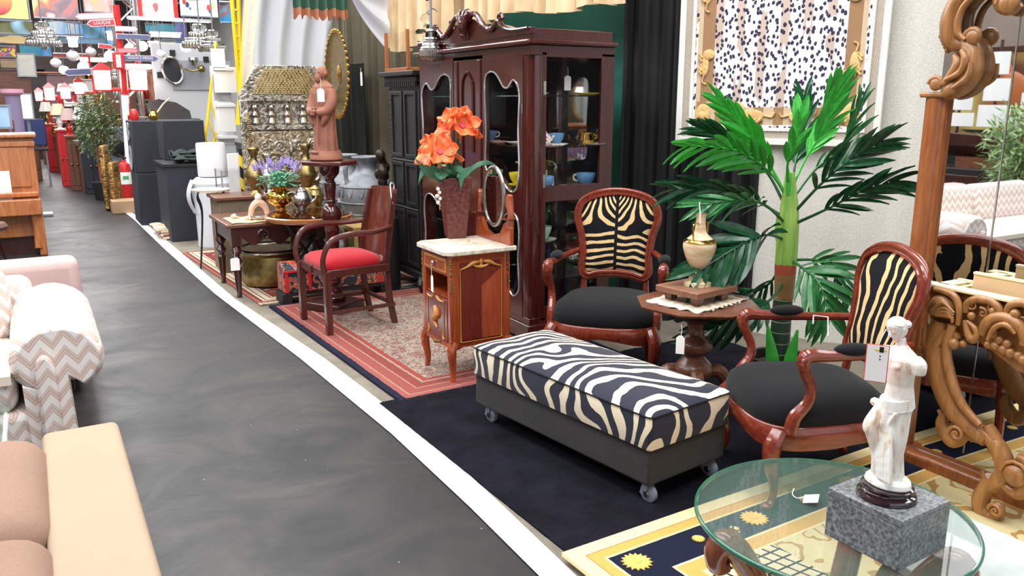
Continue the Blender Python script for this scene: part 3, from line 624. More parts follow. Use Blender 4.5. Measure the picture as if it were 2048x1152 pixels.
# black armoire
AX=2.64; s=thing('black_armoire','tall black wooden armoire with dentil cornice standing left of the mahogany cabinet','armoire',(AX+.28,6.34,0))
M().box((0,0,.9),(.52,.6,1.56)).obj('carcass',mBlackW,s,bevel=.005)
m=M(); m.box((-.01,0,1.71),(.57,.66,.05)); m.box((-.02,0,1.755),(.63,.72,.04)); m.obj('cornice',mBlackW,s,bevel=.008)
for i in range(16): M().box((-.29,-.31+.041*i,1.675),(.02,.02,.04)).obj('dentil',mBlackW,s)
for i in range(12): M().box((-.25+.045*i,-.335,1.675),(.02,.02,.04)).obj('dentil',mBlackW,s)
for j in (-1,1):
    for (za,zb) in ((.2,.66),(.7,1.05),(1.09,1.62)):
        m=M(); yc=j*.14; w_=.12; m.ring([(yc-w_+.03,za+.03),(yc+w_-.03,za+.03),(yc+w_-.03,zb-.03),(yc-w_+.03,zb-.03)],[(yc-w_,za),(yc+w_,za),(yc+w_,zb),(yc-w_,zb)],-.275,-.258,'x'); m.obj('door_frame',mBlackW,s,bevel=.004)
for z in (.68,1.07): M().box((-.268,0,z),(.01,.5,.006)).obj('silver_line',mSteel,s)
for i in range(38): M().ball((-.262,.285,.16+.04*i),.01,(1,1,1),6,4).obj('edge_stud',mBlackW,s)
M().box((0,0,.14),(.56,.64,.06)).obj('plinth',mBlackW,s,bevel=.01)
for a in (-1,1):
    for b in (-1,1): M().tube([(a*.25,b*.28,.12),(a*.29,b*.33,.08),(a*.26,b*.29,.035),(a*.3,b*.35,.012)],[.04,.035,.018,.02]).obj('foot',mBlackW,s)
# ornate silver carved panel (throne back)
YP=9.0; xa=OY(476,200,YP).x; xb=OY(662,200,YP).x; zt=OY(560,131,YP).z; W_=xb-xa; cx=(xa+xb)/2
t=NT('repousse_silver',.4,.75); v=t.xyz(); f=t.noise(v,14,4,1.8); t.col(t.ramp(f,[(.35,C(92,86,78)),(.5,C(180,172,160)),(.65,C(224,218,206))])); t.bump(f,.8,.02); mRep=t.m
t=NT('repousse_gilt',.4,.7); v=t.xyz(); f=t.noise(v,11,4,2.2); t.col(t.ramp(f,[(.4,C(150,128,96)),(.5,C(196,182,156)),(.62,C(226,218,204))])); t.bump(f,.8,.02); mRepG=t.m
s=thing('carved_silver_panel','large silver and brass repousse throne panel with brass studded crown board','panel',(cx,YP,0))
h=zt; zc=OY(560,195,YP).z; z1=OY(560,248-20,YP).z; zb=.7
M().prism([(-W_/2+.02,zb-.7),(W_/2-.02,zb-.7),(W_/2-.02,zc-.03),(-W_/2+.02,zc-.03)],0,.06,'y').obj('backing_board',mRep,s)
tl=W_*.30
m=M(); m.prism([(-W_/2,zc-.04),(W_/2,zc-.04),(W_/2,zc+.02),(W_/2-tl*.62,h),(-W_/2+tl*.62,h),(-W_/2,zc+.02)],-.06,.03,'y'); m.obj('crown_board',mRep,s,bevel=.008)
rows=13; hh=h-zc-.09
for r in range(rows):
    z=zc+.045+hh*r/(rows-1); hw=W_/2-.1-(z-zc)/(h-zc)*tl*.62; n=int(hw*2/.036)
    m=M()
    for k in range(n): m.box((-hw+hw*2*(k+.5)/n,-.068,z),(.026,.018,.017),top=(.8,.8))
    m.obj('stud_row',mPaleBr,s)
for k in range(5):
    m=M(); x=-W_/2+.16+k*(W_-.32)/4; m.lathe([(.03,-.0),(.05,.02),(.03,.07),(.055,.1),(.03,.14),(.05,.18),(.035,.2)],12,(x,-.03,zc-.28)); m.obj('baluster',mSilver,s)
for x in (-W_/2+.04,W_/2-.04):
    M().box((x,-.05,(zc-.7)/2+.35),(.09,.05,zc-.05)).obj('side_post',mRep,s,bevel=.01)
    m=M()
    for k in range(34): m.ball((x+.035*(1 if x<0 else -1),-.085,.72+.021*k),.011,(1,1,1),6,4)
    stuff(m.obj('bead_strip',mGold,s))
m=M(); m.box((0,-.03,zc-.31),(W_-.16,.03,.05)); m.obj('stud_rail',mRep,s,bevel=.005)
M().prism([(-W_/2+.1,.66),(W_/2-.1,.66),(W_/2-.1,zc-.35),(-W_/2+.1,zc-.35)],-.035,0,'y').obj('scroll_field',mRepG,s)
m=M(); ys=-.045; zm=(zc-.35+.66)/2+.0
for sx in (-1,1):
    for (x,z,r,a) in ((.10,zm+.12,.07,0),(.26,zm+.14,.06,2),(.17,zm-.02,.08,1),(.33,zm-.05,.06,3),(.08,zm-.17,.06,4),(.25,zm-.19,.07,5),(.38,zm+.08,.04,1)): m.scroll((sx*x,ys,z),r,1.5,.017,a if sx>0 else PI-a,sx,'xz',.4,6)
for a in range(10): m.ball((.05*math.cos(a*.63),ys,zm-.06+.05*math.sin(a*.63)),.014,(1,1,1),6,4)
m.ball((0,ys,zm-.06),.02); m.tube([(0,ys,zm+.02),(.02,ys,zm+.1),(0,ys,zm+.2)],[.01,.025,.008]); m.obj('scroll_relief',mRep,s)
M().box((0,-.01,.67),(W_-.1,.12,.03)).obj('lower_rail',mBrass,s)
# gong platter
s=thing('brass_wall_platter','huge round brass platter with scalloped shiny rim hanging on the olive drape','platter',(2.93,8.72,OX(720,146,2.95).z),0)
Rm=Matrix.Rotation(R(-3),4,'Z')@Matrix.Rotation(R(-90),4,'Y')
m=M().lathe([(0,.005),(.3,.0),(.40,.015),(.43,.035),(.44,.03),(.4,.0),(0,-.008)],48); m.xf(Rm); m.obj('dish',mBrass,s)
for k in range(40):
    a=2*PI*k/40; m=M().ball((.445*math.cos(a),.445*math.sin(a),.03),.03,(1,1,.5),8,5); m.xf(Rm); m.obj('rim_scallop',mGold,s)
m=M().lathe([(0,.03),(.06,.015),(.1,.006),(0,.004)],24); m.xf(Rm); m.obj('boss',mGold,s)
p=OX(721,165,2.86); price_tag((2.87,p.y,p.z+.1),'white price tag in the middle of the big brass platter',R(90),.05,.13,.04)
# sheer canopy and coloured valance
t=NT('sheer_white_net',.8); t.col(C(226,230,240)); t.inp('Alpha',.55); mNet=t.m
a=OY(488,230,8.2); b=OY(700,230,8.2)
def net(u,v):
    pT=None
    lowz=OY(560,175,9.35).z
    x0=OY(478+20*v+(200-25*(1-v))*u,100,9.35).x
    y=9.35+.06*math.sin(u*26+.5*math.sin(v*5))
    z=lowz+(3.0-lowz)*v
    return Vector((x0*(1)+(0),y,z))
tag(M().sheet(net,90,20).obj('sheer_curtain',mNet),'sheer white net drape hanging above the silver carved panel','curtain')
t=NT('striped_valance_cloth',.85); o=t.sep(t.xyz()); zz=t.ma('ADD',o[2],t.ma('MULTIPLY',t.noise(t.xyz(),9,2),.1)); zA=OY(640,22,8.1).z
t.col(t.ramp(t.ma('MULTIPLY_ADD',t.ma('SUBTRACT',zz,zA-.3),1.0,0),[(0,C(74,66,60)),(.2,C(186,120,90)),(.37,C(60,100,80))],True)); mVal=t.m
def vz(u,v):
    p=OY(588+110*u,40,8.1); z=OY(640,36+5*math.sin(u*50),8.1).z; return Vector((p.x,8.1+.035*math.sin(u*40),z+(3.1-z)*v))
tag(M().sheet(vz,90,8,.004).obj('striped_valance',mVal),'orange, brown and green striped pleated valance at the top of the net drape','curtain')
def wn(u,v):   # white swag
    pa=OY(705+8*math.sin(v*6),-30,7.6); z0=OY(770,95,7.6).z; zt_=3.1
    px=705+72*u; py=-40+ (30+112*u**.7)*(1-v)
    p=OY(px+40*(1-v)*u*.0,py,7.6); return Vector((p.x,7.6+.04*math.sin(v*14),p.z))
tag(M().sheet(wn,20,24,.003).obj('white_swag',mNet),'white translucent swag hanging left of the gold satin curtain','curtain')
def dr(u,v):
    px=640+80*u; p=OX(px,100,2.98); z=OY(660,155-60*u,9.4).z; return Vector((OY(655+38*u,100,9.6).x,9.6+.04*math.sin(u*20),z+(3.2-z)*v))
tag(M().sheet(dr,40,10,.004).obj('olive_gathered_cloth',fabric('khaki_cloth',C(150,144,122),.14,90,.3)),'khaki gathered cloth bunched beside the brass platter','curtain')
# yellow ladders
mYel=plain('yellow_fibreglass',C(240,204,40),.4)
def ladder(name,label,pa,pb,w_,rungs,mat,y):
    t=thing(name,label,'ladder',(0,0,0)); a0,a1=OY(*pa[0],y),OY(*pa[1],y); b0,b1=OY(*pb[0],y),OY(*pb[1],y)
    for p,q in ((a0,a1),(b0,b1)): M().tube([p,q],w_,4,1,ang=PI/4,flat=.7).obj('rail',mat,t)
    for k in range(rungs):
        f=(k+.5)/rungs; M().tube([a0.lerp(a1,f),b0.lerp(b1,f)],w_*.45,6,1).obj('rung',mat,t)
ladder('yellow_extension_ladder','tall yellow extension ladder standing left of the net drape',((500,-60),(478,250)),((517,-60),(492,250)),.045,12,mYel,9.7)
ladder('yellow_step_ladder','narrow yellow ladder left of the extension ladder, reaching the banners',((462,-20),(480,190)),((476,-20),(484,190)),.028,8,mYel,10.3)
ladder('yellow_leaning_ladder','thin yellow ladder leaning beside the white shelf unit',((432,85),(408,300)),((446,215),(424,300)),.02,5,mYel,10.8)
# white shelf unit with papers
y=10.6; t_=thing('white_shelf_unit','white shelf unit with pictures left of the carved silver panel','shelf',(0,0,0))
a=OY(428,130,y); b=OY(470,290,y)
M().box(((a.x+b.x)/2,y+.15,(b.z)/2+a.z/2),(b.x-a.x,.3,abs(a.z-b.z))).obj('back_box',mWhite,t_,bevel=.01)
for z in (a.z-.05,(a.z+b.z)/2,b.z+.1): M().box(((a.x+b.x)/2,y+.0,z),(b.x-a.x+.04,.2,.03)).obj('shelf',mWhite,t_)
M().box(((a.x+b.x)/2,y+.1,b.z/2),(b.x-a.x,.3,b.z)).obj('lower_cabinet',plain('pale_grey_panel',C(200,202,206),.5),t_)
M().box(((a.x+b.x)/2-.02,y-.02,(a.z*.72+b.z*.28)),(.2,.01,.3)).obj('grey_print',plain('grey_print_paper',C(170,170,174),.6,0,.3,12),t_)
for k,(px,py,w_,h_) in enumerate(((436,120,.16,.26),(450,160,.26,.3),(453,235,.2,.34))):
    p=OY(px,py,y-.06); M().box((p.x,y-.07,p.z),(w_,.02,h_)).obj('framed_sheet',mCard,t_,bevel=.003)
# speakers
mSpk=plain('speaker_navy_cloth',C(40,42,52),.7)
def speaker(label,x0,x1,y0,y1,z0,z1,cones):
    t=thing('speaker_cabinet',label,'speaker',((x0+x1)/2,(y0+y1)/2,z0))
    M().box((0,0,(z1-z0)/2),(x1-x0,y1-y0,z1-z0)).obj('box',mSpk,t,bevel=.012)
    for zz,r in cones:
        m=M().lathe([(r,.0),(r*1.08,.012),(r*.95,.02),(r*.8,.006),(r*.4,-.02),(0,-.03)],24); m.xf(Matrix.Translation((-(x1-x0)/2-.001,0,zz-z0))@Matrix.Rotation(R(-90),4,'Y')); m.obj('cone_ring',plain('cone_grey',C(150,154,162),.4),t)
x0=G(270,450).x
speaker('black speaker cabinet on the floor, lower of the two beside the fire extinguisher',1.10,1.46,11.2,11.85,.008,.66,[])
speaker('black speaker cabinet with three grey cones, on top of another speaker',1.10,1.46,11.2,11.85,.66,1.30,[(.83,.15),(1.12,.07),(1.22,.05)])
speaker('black speaker cabinet behind the white rolls, standing on the black cupboard',1.34,1.80,10.35,10.85,.86,1.32,[])
s=thing('black_cupboard','low black cupboard between the speakers and the white wrapped rolls','cupboard',(1.46,10.1,0)); M().box((0,0,.42),(.42,.8,.84)).obj('body',mSpk,s,bevel=.008); M().box((0,0,.85),(.46,.84,.03)).obj('top',mBlack,s)
m=M()
for k in range(3): m.sheet(lambda u,v,k=k: Vector((-.15+.4*u,-.2+.2*v+.1*k,.0+.04*math.sin(u*9+k)*math.sin(v*7)+.03*k+.045)),12,8,.01)
tag(m.obj('folded_cloths',plain('dark_green_cloth',C(40,52,50),.9),loc=(1.5,9.9,.87)),'dark green folded cloths lying on the black cupboard','cloth')
# fire extinguisher
g=G(253,408); s=thing('fire_extinguisher','red fire extinguisher with a white label left of the speakers','extinguisher',(g.x+.02,g.y,0.008))
M().lathe([(0,0),(.1,0),(.105,.02),(.105,.52),(.08,.6),(.035,.63),(.03,.66),(0,.66)],24).obj('cylinder',mRed,s)
M().lathe([(.107,.3),(.107,.48)],24).obj('label',mCard,s); m=M(); m.box((0,-.108,.40),(.08,.004,.05)); m.obj('green_patch',plain('green_print',C(70,170,110),.6),s)
M().tube([(0,0,.66),(0,0,.7),(-.07,0,.74)],.014).obj('valve',mBlack,s); M().tube([(.0,0,.69),(.12,0,.66),(.14,0,.4),(.12,0,.2)],.012).obj('hose',mBlack,s)
# wrapped rolls
t=NT('bubble_wrap_white',.35); f=t.vor(t.xyz(),40); t.col(C(232,236,242)); t.bump(f,.3,.004); t.inp('Transmission Weight',.1); mWrap=t.m
s=thing('wrapped_bundle','large bundle in white bubble wrap, lower of the two beside the black cupboard','bundle',(1.66,9.28,0.005))
m=M(); m.loft([[Vector((r_*1.15*math.cos(a)*(1+.06*math.sin(3*a+z*7)),r_*math.sin(a)*(1+.05*math.sin(2*a+z*9)),z)) for a in [2*PI*k/28 for k in range(28)]] for z,r_ in ((0,.17),(.1,.175),(.45,.18),(.68,.2),(.74,.14),(.75,.02))]); m.obj('wrap',mWrap,s)
for k,z in enumerate((.2,.38,.56)): M().box((.03,-.19,z),(.2,.004,.012)).obj('tape',mCard,s)
def flap(u,v): return Vector((-.2-.06*math.sin(v*3)-.02*u,-.12+.12*u,.36+.36*v))
M().sheet(flap,6,10,.003).obj('loose_flap',mWrap,s)
s=thing('plastic_roll','upright roll of white plastic film standing on the wrapped bundle','roll',(1.66,9.28,.756))
M().lathe([(.03,0),(.145,0),(.148,.02),(.148,.33),(.14,.35),(.04,.35),(.03,.33)],28).obj('roll',mWhite,s)
s=thing('hazard_tape_board','narrow board with black and yellow hazard stripes right of the white roll','board',(1.93,9.0,0))
t=NT('hazard_tape',.5); o=t.sep(t.xyz()); q=t.ma('FRACT',t.ma('MULTIPLY',t.ma('ADD',o[2],o[0]),4.2)); t.col(t.ramp(q,[(0,C(28,28,28)),(.5,C(244,216,50))],True))
M().box((0,0,.55),(.08,.02,1.0)).obj('striped_board',t.m,s)
M().box((.0,.05,.5),(.3,.04,1.0)).obj('backing_panel',mWhite,s)
# hairpin folding chair / stand left of the dark table
s=thing('wire_stand','thin black wire plant stand with a pale round top left of the dark side table','stand',(*G(432,440,.35)[:2],0))
s.location=(1.42,8.1,0)
M().lathe([(0,.72),(.17,.72),(.175,.735),(0,.74)],24).obj('top',mPaleE,s)
for k in range(4):
    a=k*PI/2+.6; M().tube([(.15*math.cos(a),.15*math.sin(a),.72),(.17*math.cos(a),.17*math.sin(a),.66),(.13*math.cos(a),.13*math.sin(a),.5),(.2*math.cos(a),.2*math.sin(a),0)],.008,6).obj('leg',mBlack,s)
# glass box
s=thing('glass_case','rectangular clear glass case behind the shell figurine','case',(1.72,7.9,.0)); 
s.location=(1.78,8.25,0)
M().box((0,0,.3),(.5,.3,.6)).obj('plinth',mTable,s)
for d,c_ in (((.5,.006,.3),(0,-.15,.75)),((.5,.006,.3),(0,.15,.75)),((.006,.3,.3),(.25,0,.75)),((.006,.3,.3),(-.25,0,.75))): M().box(c_,d).obj('pane',mPane,s)
for a in (-1,1):
    for b in (-1,1): M().box((a*.25,b*.15,.75),(.012,.012,.3)).obj('corner_bar',mSteel,s)
# rolled blanket by speakers
s=thing('folded_blanket','cream and brown striped blanket folded on the floor beside the black cupboard','blanket',(*G(345,472),)); s.location.z=.008
t=NT('striped_blanket',.95); o=t.sep(t.xyz()); q=t.ma('FRACT',t.ma('ADD',t.ma('MULTIPLY',o[1],6),t.ma('MULTIPLY',t.noise(t.xyz(),7,2),.8))); t.col(t.ramp(q,[(0,C(222,204,178)),(.45,C(190,140,116)),(.6,C(222,204,178)),(.8,C(120,84,70)),(.87,C(222,204,178))],True)); mBk=t.m
for k in range(4):
    M().sheet(lambda u,v,k=k: Vector((-.14-.02*k+(.34)*u,-.32+.6*v+.03*k,.02+.03*k+.012*math.sin(v*9+k)+.01*math.sin(u*7))),10,14,.022).obj('fold',mBk,s)
# gilt frames
t=NT('gilt_carved',.4,.6); f=t.noise(t.xyz(),16,3,1.5); t.col(t.ramp(f,[(.35,C(96,62,34)),(.6,C(196,152,86))])); t.bump(f,1,.03); mGilt=t.m
def gframe(label,px0,py0,px1,y,rz):
    a=OY(px0,py0,y); b=OY(px1,py0,y); w_=abs(b.x-a.x); h_=a.z
    t=thing('gilt_mirror',label,'mirror',((a.x+b.x)/2,y,0.01),rz)
    W2=max(w_,.35)/2
    m=M(); i_=[(-W2+.09,.09),(W2-.09,.09),(W2-.09,h_-.09),(-W2+.09,h_-.09)]; o_=[(-W2,0),(W2,0),(W2,h_),(-W2,h_)]
    m.ring(i_,o_,-.03,.04,'y'); m.obj('frame',mGilt,t,bevel=.02)
    M().box((0,.03,h_/2),(2*W2-.14,.01,h_-.14)).obj('mirror_glass',mMirror,t)
gframe('gilt carved frame facing the aisle beside the fire extinguisher, left one',192,292,222,13.2,R(75))
gframe('smaller gilt carved frame behind the extinguisher, right one',218,325,236,13.0,R(70))
s=thing('grey_stove','grey metal box stove behind the gilt frames','stove',(OY(238,340,15.7).x,15.7,0)); M().box((0,0,.55),(.36,.4,1.1)).obj('body',mSteel,s,bevel=.02); M().lathe([(.12,0),(.14,.02),(.1,.03),(0,.03)],20).xf(Matrix.Translation((0,-.2,.75))@Matrix.Rotation(R(90),4,'X')).obj('dial',mBlack,s)
M().box((0,-.202,.35),(.3,.01,.4)).obj('door',mSilver,s)
tag(M().box((1.1,12.75,.09),(.42,.34,.18)).obj('cardboard_box',plain('cardboard',C(176,144,112),.8),bevel=.01),'brown cardboard box on the floor below the fire extinguisher','box')
# ================= DISPLAY CABINET =================
CX=2.62; CY0=4.30; CY1=5.94; CYC=(CY0+CY1)/2; DEP=.62
cab=thing('display_cabinet','tall dark mahogany china cabinet with carved crest and shaped glass doors','cabinet',(CX,CYC,0))
hw=(CY1-CY0)/2
def shaped(y0,y1,z0,z1,flip,top=True,n=6):
    P_=[(0,.90),(.1,.985),(.28,.99),(.42,.94),(.55,.87),(.68,.86),(.82,.92),(.94,.88),(1,.78),(.97,.5),(1,.24),(.95,.06),(.8,.0),(.62,.04),(.48,.11),(.3,.13),(.1,.14),(0,.22),(.03,.5)]
    if not top: P_=[(s_,1-t_) for s_,t_ in P_][::-1]
    out=[]
    for v in cr([(s_,t_,0) for s_,t_ in P_],n,True):
        s_=1-v.x if flip else v.x; out.append((y0+(y1-y0)*s_,z0+(z1-z0)*v.y))
    return out
def outer(inner,y0,y1,z0,z1):
    cy=(y0+y1)/2; cz=(z0+z1)/2; out=[]
    for y,z in inner:
        dy,dz=(y-cy)/((y1-y0)/2),(z-cz)/((z1-z0)/2); k=max(abs(dy),abs(dz),1e-5); out.append([cy+(y-cy)/k,cz+(z-cz)/k])
    for cc in ((y0,z0),(y1,z0),(y1,z1),(y0,z1)):
        i=min(range(len(out)),key=lambda i:(out[i][0]-cc[0])**2+(out[i][1]-cc[1])**2); out[i]=list(cc)
    return [tuple(p) for p in out]
# carcass pieces
M().box((DEP/2,0,.10),(DEP+.03,2*hw+.03,.10)).obj('plinth',mMahog,cab,bevel=.01)
M().box((DEP/2,0,.165),(DEP,2*hw,.05)).obj('bottom_board',mMahog,cab,bevel=.004)
M().box((DEP/2,0,1.84),(DEP,2*hw,.06)).obj('top_board',mMahog,cab,bevel=.004)
for a in (.04,DEP-.05):
    for b in (-1,1): M().lathe([(.05,.06),(.045,.03),(.03,0)],12,(a,b*(hw-.06),0)).obj('foot',mMahog,cab)
m=M(); q=.085
prof=[(q-q*math.cos(PI/2*k/8),-hw+q-q*math.sin(PI/2*k/8)) for k in range(9)]
m.prism(prof+[(q,-hw+q)],.17,1.84,'z'); m.obj('corner_column',mMahog,cab,smooth=60)
m=M(); m.prism([(x,-y) for x,y in prof]+[(q,hw-q)],.17,1.84,'z'); m.obj('corner_column',mMahog,cab,smooth=60)
M().box((.012,0,1.0),(.024,.44,1.68)).obj('center_panel',mMahog,cab,bevel=.004)
for k in (-.17,.17): M().box((-.004,k,1.0),(.014,.05,1.62)).obj('fluted_strip',mMahog,cab,bevel=.005,bseg=3)
m=M(); m.tube([(-.006,-.08,1.2),(-.006,-.08,1.62),(-.006,-.05,1.70),(-.006,0,1.73),(-.006,.05,1.70),(-.006,.08,1.62),(-.006,.08,1.2),(-.006,.08,.5)],.008,6,4); m.obj('arched_bead',mMahog,cab)
for sgn,(y0,y1) in ((1,(.22,hw-.03)),(-1,(-hw+.085,-.22))):
    d=M(); fl=sgn<0
    ins=.035
    iu=shaped(y0+ins,y1-ins,.98,1.73,fl); d.ring(iu,outer(iu,y0,y1,.90,1.81),-.004,.022,'x')
    il=shaped(y0+ins,y1-ins,.26,.85,fl,False); d.ring(il,outer(il,y0,y1,.19,.90),-.004,.022,'x')
    door=d.obj('door',mMahog,cab,smooth=30)
    for i_ in (iu,il): M().tube([(-.006,y,z) for y,z in i_[::3]],.006,6,2,True).obj('glass_bead',plain('bevelled_glass_rim',C(190,196,196),.1,.6),door)
    M().box((.012,(y0+y1)/2,1.0),(.004,y1-y0-.02,1.6)).obj('pane',mPane,door)
# side window frame (near side)
def rect(x0,x1,z0,z1): return [(x0,z0),(x1,z0),(x1,z1),(x0,z1)]
for yy,nm in ((-hw,1),(hw,2)):
    m=M()
    for x0,x1 in ((q-.005,.115),(DEP-.10,DEP)): m.box(((x0+x1)/2,yy+(.012 if nm==1 else -.012),1.0),(x1-x0,.024,1.66))
    for z0,z1 in ((1.80,1.84),(.93,1.03),(.19,.26)): m.box((DEP/2+.03,yy+(.012 if nm==1 else -.012),(z0+z1)/2),(DEP-.08,.0235,z1-z0))
    m.obj('side_frame',mMahog,cab,bevel=.003)
    M().box((DEP/2,yy+(.012 if nm==1 else -.012),1.0),(DEP-.2,.003,1.6)).obj('side_pane',mPane,cab)
M().box((DEP-.012,0,1.0),(.014,2*hw-.03,1.64)).obj('back_mirror',plain('mottled_mirror',C(150,150,144),.03,1,.3,3),cab)  # mirror tint darkened and mottled to stand in for dim reflections
for y in (-.27,.27): M().box((DEP-.03,y,1.0),(.03,.045,1.64)).obj('back_stile',mMahog,cab)
zs=[]
for z,nm in ((1.575,'glass_shelf'),(1.262,'glass_shelf'),(.66,'glass_shelf'),(.42,'glass_shelf')):
    M().box((DEP/2+.0,0,z),(DEP-.07,2*hw-.08,.007)).obj(nm,plain('shelf_glass_edge',C(150,180,160),.08) if False else glass('shelf_glass',(.85,.95,.88),0,1.3),cab)
M().box((DEP/2,0,.985),(DEP-.06,2*hw-.06,.03)).obj('middle_shelf',mMahog,cab)
for k in range(8): M().box((-.002 if k<4 else .0,(-hw+.09 if k%2 else hw-.03),(.5,.75,1.2,1.5)[k%4]),(.006,.01,.06)).obj('hinge',mSilver,cab)
for z in (1.62,1.06): M().box((.10,-hw-.002,z),(.018,.004,.08)).obj('side_hinge',mSilver,cab)
# cornice and crest
m=M(); m.box((DEP/2-.012,0,1.885),(DEP+.05,2*hw+.05,.03)); m.obj('moulding',mMahog,cab,bevel=.012,bseg=4)
M().box((DEP/2,0,1.93),(DEP-.02,2*hw-.02,.07)).obj('frieze',mMahog,cab,bevel=.008)
m=M(); pl_=[(-hw,1.93)]+[( -hw+2*hw*k/40, 1.955+.015*(1 if True else 0)+(.11*math.exp(-((k-20)/6.5)**2) if True else 0)+ .03*math.exp(-((k-8)/2.4)**2)+.03*math.exp(-((k-32)/2.4)**2)) for k in range(41)]+[(hw,1.93)]
m.prism(pl_,.0,.035,'x'); m.obj('crest_board',mMahog,cab,smooth=30,bevel=.004)
m=M()
for sg in (-1,1):
    m.tube([(-.01,sg*.80,1.965),(-.01,sg*.62,1.965),(-.01,sg*.52,1.985),(-.01,sg*.45,2.03),(-.01,sg*.40,2.01),(-.01,sg*.34,1.985),(-.01,sg*.25,2.02),(-.01,sg*.17,2.085),(-.01,sg*.09,2.10),(-.01,sg*.055,2.06)],[.008,.010,.014,.016,.016,.018,.02,.018,.018,.012],8)
    m.scroll((-.01,sg*.47,2.04),.035,1.4,.014,0 if sg>0 else PI,sg,'yz')
    m.scroll((-.02,sg*.05,2.09),.045,1.5,.014,PI if sg>0 else 0,-sg,'yz')
    for j in range(4): m.tube([(-.02,0,1.96),(-.035,sg*(.02+.012*j),2.02+.02*j),(-.02,sg*(.035+.006*j),2.07+.02*j)],[.012,.016,.006],7)
m.tube([(-.015,0,1.94),(-.04,0,2.03),(-.02,0,2.13)],[.01,.026,.008],8)
for j in range(5): m.ball((-.04,0,1.97+.03*j),.013,seg=8,rings=6)
m.obj('crest_carving',mMahog,cab)
# contents
def mk(c,r=.25): return plain('china_'+str(c),C(*c),r,0,.03,9)
mCh=mk((240,238,230)); mBl=mk((104,156,206)); mYe=mk((228,212,60)); mPk=mk((222,178,170)); mGr=mk((96,168,110)); mBg=glass('cobalt_glass',(.06,.12,.75),.02,1.45); mGg=glass('green_glass',(.3,.8,.45),.02,1.4)
def cup(loc,mat,label,rz=0,k=1,saucer=True):
    t=thing('teacup',label,'cup',loc,rz,sc=k)
    M().lathe([(0,0),(.022,0),(.024,.006),(.04,.03),(.047,.06),(.044,.06),(.036,.03),(.02,.01),(0,.01)],20,sm=2).obj('bowl',mat,t)
    M().tube([(.045,0,.052),(.066,0,.05),(.066,0,.028),(.04,0,.02)],.005,6).obj('handle',mCh,t)
def plate(loc,mat,label,r=.075):
    t=M().lathe([(0,0),(r*.5,0),(r*.95,.01),(r,.016),(r*.9,.012),(r*.5,.005),(0,.005)],24).obj('saucer',mat,loc=loc); tag(t,label,'saucer')
def W(px,py,z): # point on a shelf of height z seen through the cabinet
    return G(px,py,z)
z1,z2,z3,z4,z5=1.579,1.266,1.0,.664,.424
def at(x,y,z): return (CX+x,y,z)
plate(at(.12,4.45,z1),mCh,'white plate under the cream figurine, top shelf at the corner column',.09)
s=thing('cream_figurine','cream and gold china figurine of a dancer on the top glass shelf','figurine',at(.13,4.45,z1+.017))
m=M(); m.lathe([(.06,0),(.06,.02),(.055,.06),(.03,.12),(.018,.15),(.026,.17),(.03,.19),(.012,.205),(.02,.22),(.018,.24),(0,.25)],18,flute=3,fa=.08,sm=2); m.tube([(0,0,.18),(.04,.01,.2),(.05,0,.25)],.008); m.tube([(0,0,.18),(-.05,-.01,.15),(-.07,0,.17)],.008); m.obj('body',mk((244,226,170)),s)
plate(at(.50,4.42,z1),mYe,'yellow bowl at the right end of the top glass shelf',.09)
cup(at(.12,5.02,z2+.016),mBl,'blue teacup behind the right glass door, upper shelf'); plate(at(.12,5.02,z2),mCh,'white saucer below the blue cup behind the right glass door',.07)
plate(at(.10,4.86,z2),mPk,'pink patterned saucer left of the corner column, upper shelf',.06); plate(at(.18,4.72,z2),mCh,'plain white plate beside the corner column on the upper shelf',.09)
s=thing('china_teapot','small white teapot with pink flowers next to the corner column','teapot',at(.15,4.40,z2)); t=NT('floral_china',.25); f=t.vor(t.xyz(),60); t.col(t.mix(t.ma('LESS_THAN',f,.35),C(242,238,232),C(190,90,110))); mFl=t.m
M().lathe([(0,0),(.03,0),(.055,.035),(.05,.07),(.025,.085),(.03,.09),(.008,.105),(0,.115)],20,sm=2).obj('body',mFl,s); M().tube([(.05,0,.03),(.08,0,.06),(.09,0,.08)],[.01,.007,.005]).obj('spout',mFl,s)
plate(at(.18,4.34,z2),mFl,'floral plate at the front corner of the upper glass shelf',.085)
cup(at(.27,4.42,z2+.016),mBl,'blue teacup to the right of the floral teapot',1); plate(at(.27,4.42,z2),mCh,'white saucer beneath the blue cup beside the floral teapot')
s=thing('brown_jug','gold and brown lustre jug at the right end of the upper glass shelf','jug',at(.52,4.45,z2)); M().lathe([(0,0),(.04,0),(.055,.03),(.045,.07),(.05,.08),(.04,.08),(0,.05)],20).obj('body',mGold,s); M().tube([(.05,0,.07),(.08,0,.05),(.05,0,.02)],.006).obj('handle',mYe,s)
plate(at(.52,4.36,z2),mk((200,196,180)),'grey green plate at the right end of the upper glass shelf',.08)
cup(at(.10,4.62,z3+.016),mYe,'yellow cup behind the right glass door, on the wooden shelf',1.0,1.2); plate(at(.10,4.62,z3),mYe,'yellow saucer on the wooden shelf beside the corner column',.075)
cup(at(.12,4.95,z3+.016),mCh,'white cup behind the right glass door, seen above the oval mirror',.5,1.1); plate(at(.12,4.95,z3),mCh,'white saucer on the wooden shelf behind the oval mirror')
s=thing('glass_candlestick','small white candlestick on the wooden shelf left of the yellow cup','candlestick',at(.2,4.75,z3)); M().lathe([(0,0),(.035,0),(.012,.02),(.01,.12),(.03,.14),(.035,.15),(0,.15)],16,sm=2).obj('stem',mCh,s)
s=thing('china_box','white and cream china box on the wooden shelf, near side window','box',at(.2,4.48,z3)); M().box((0,0,.035),(.13,.09,.07)).obj('body',mk((226,222,206)),s,bevel=.006); M().box((0,.04,.085),(.12,.02,.05)).obj('lid',mk((226,222,206)),s,bevel=.004)
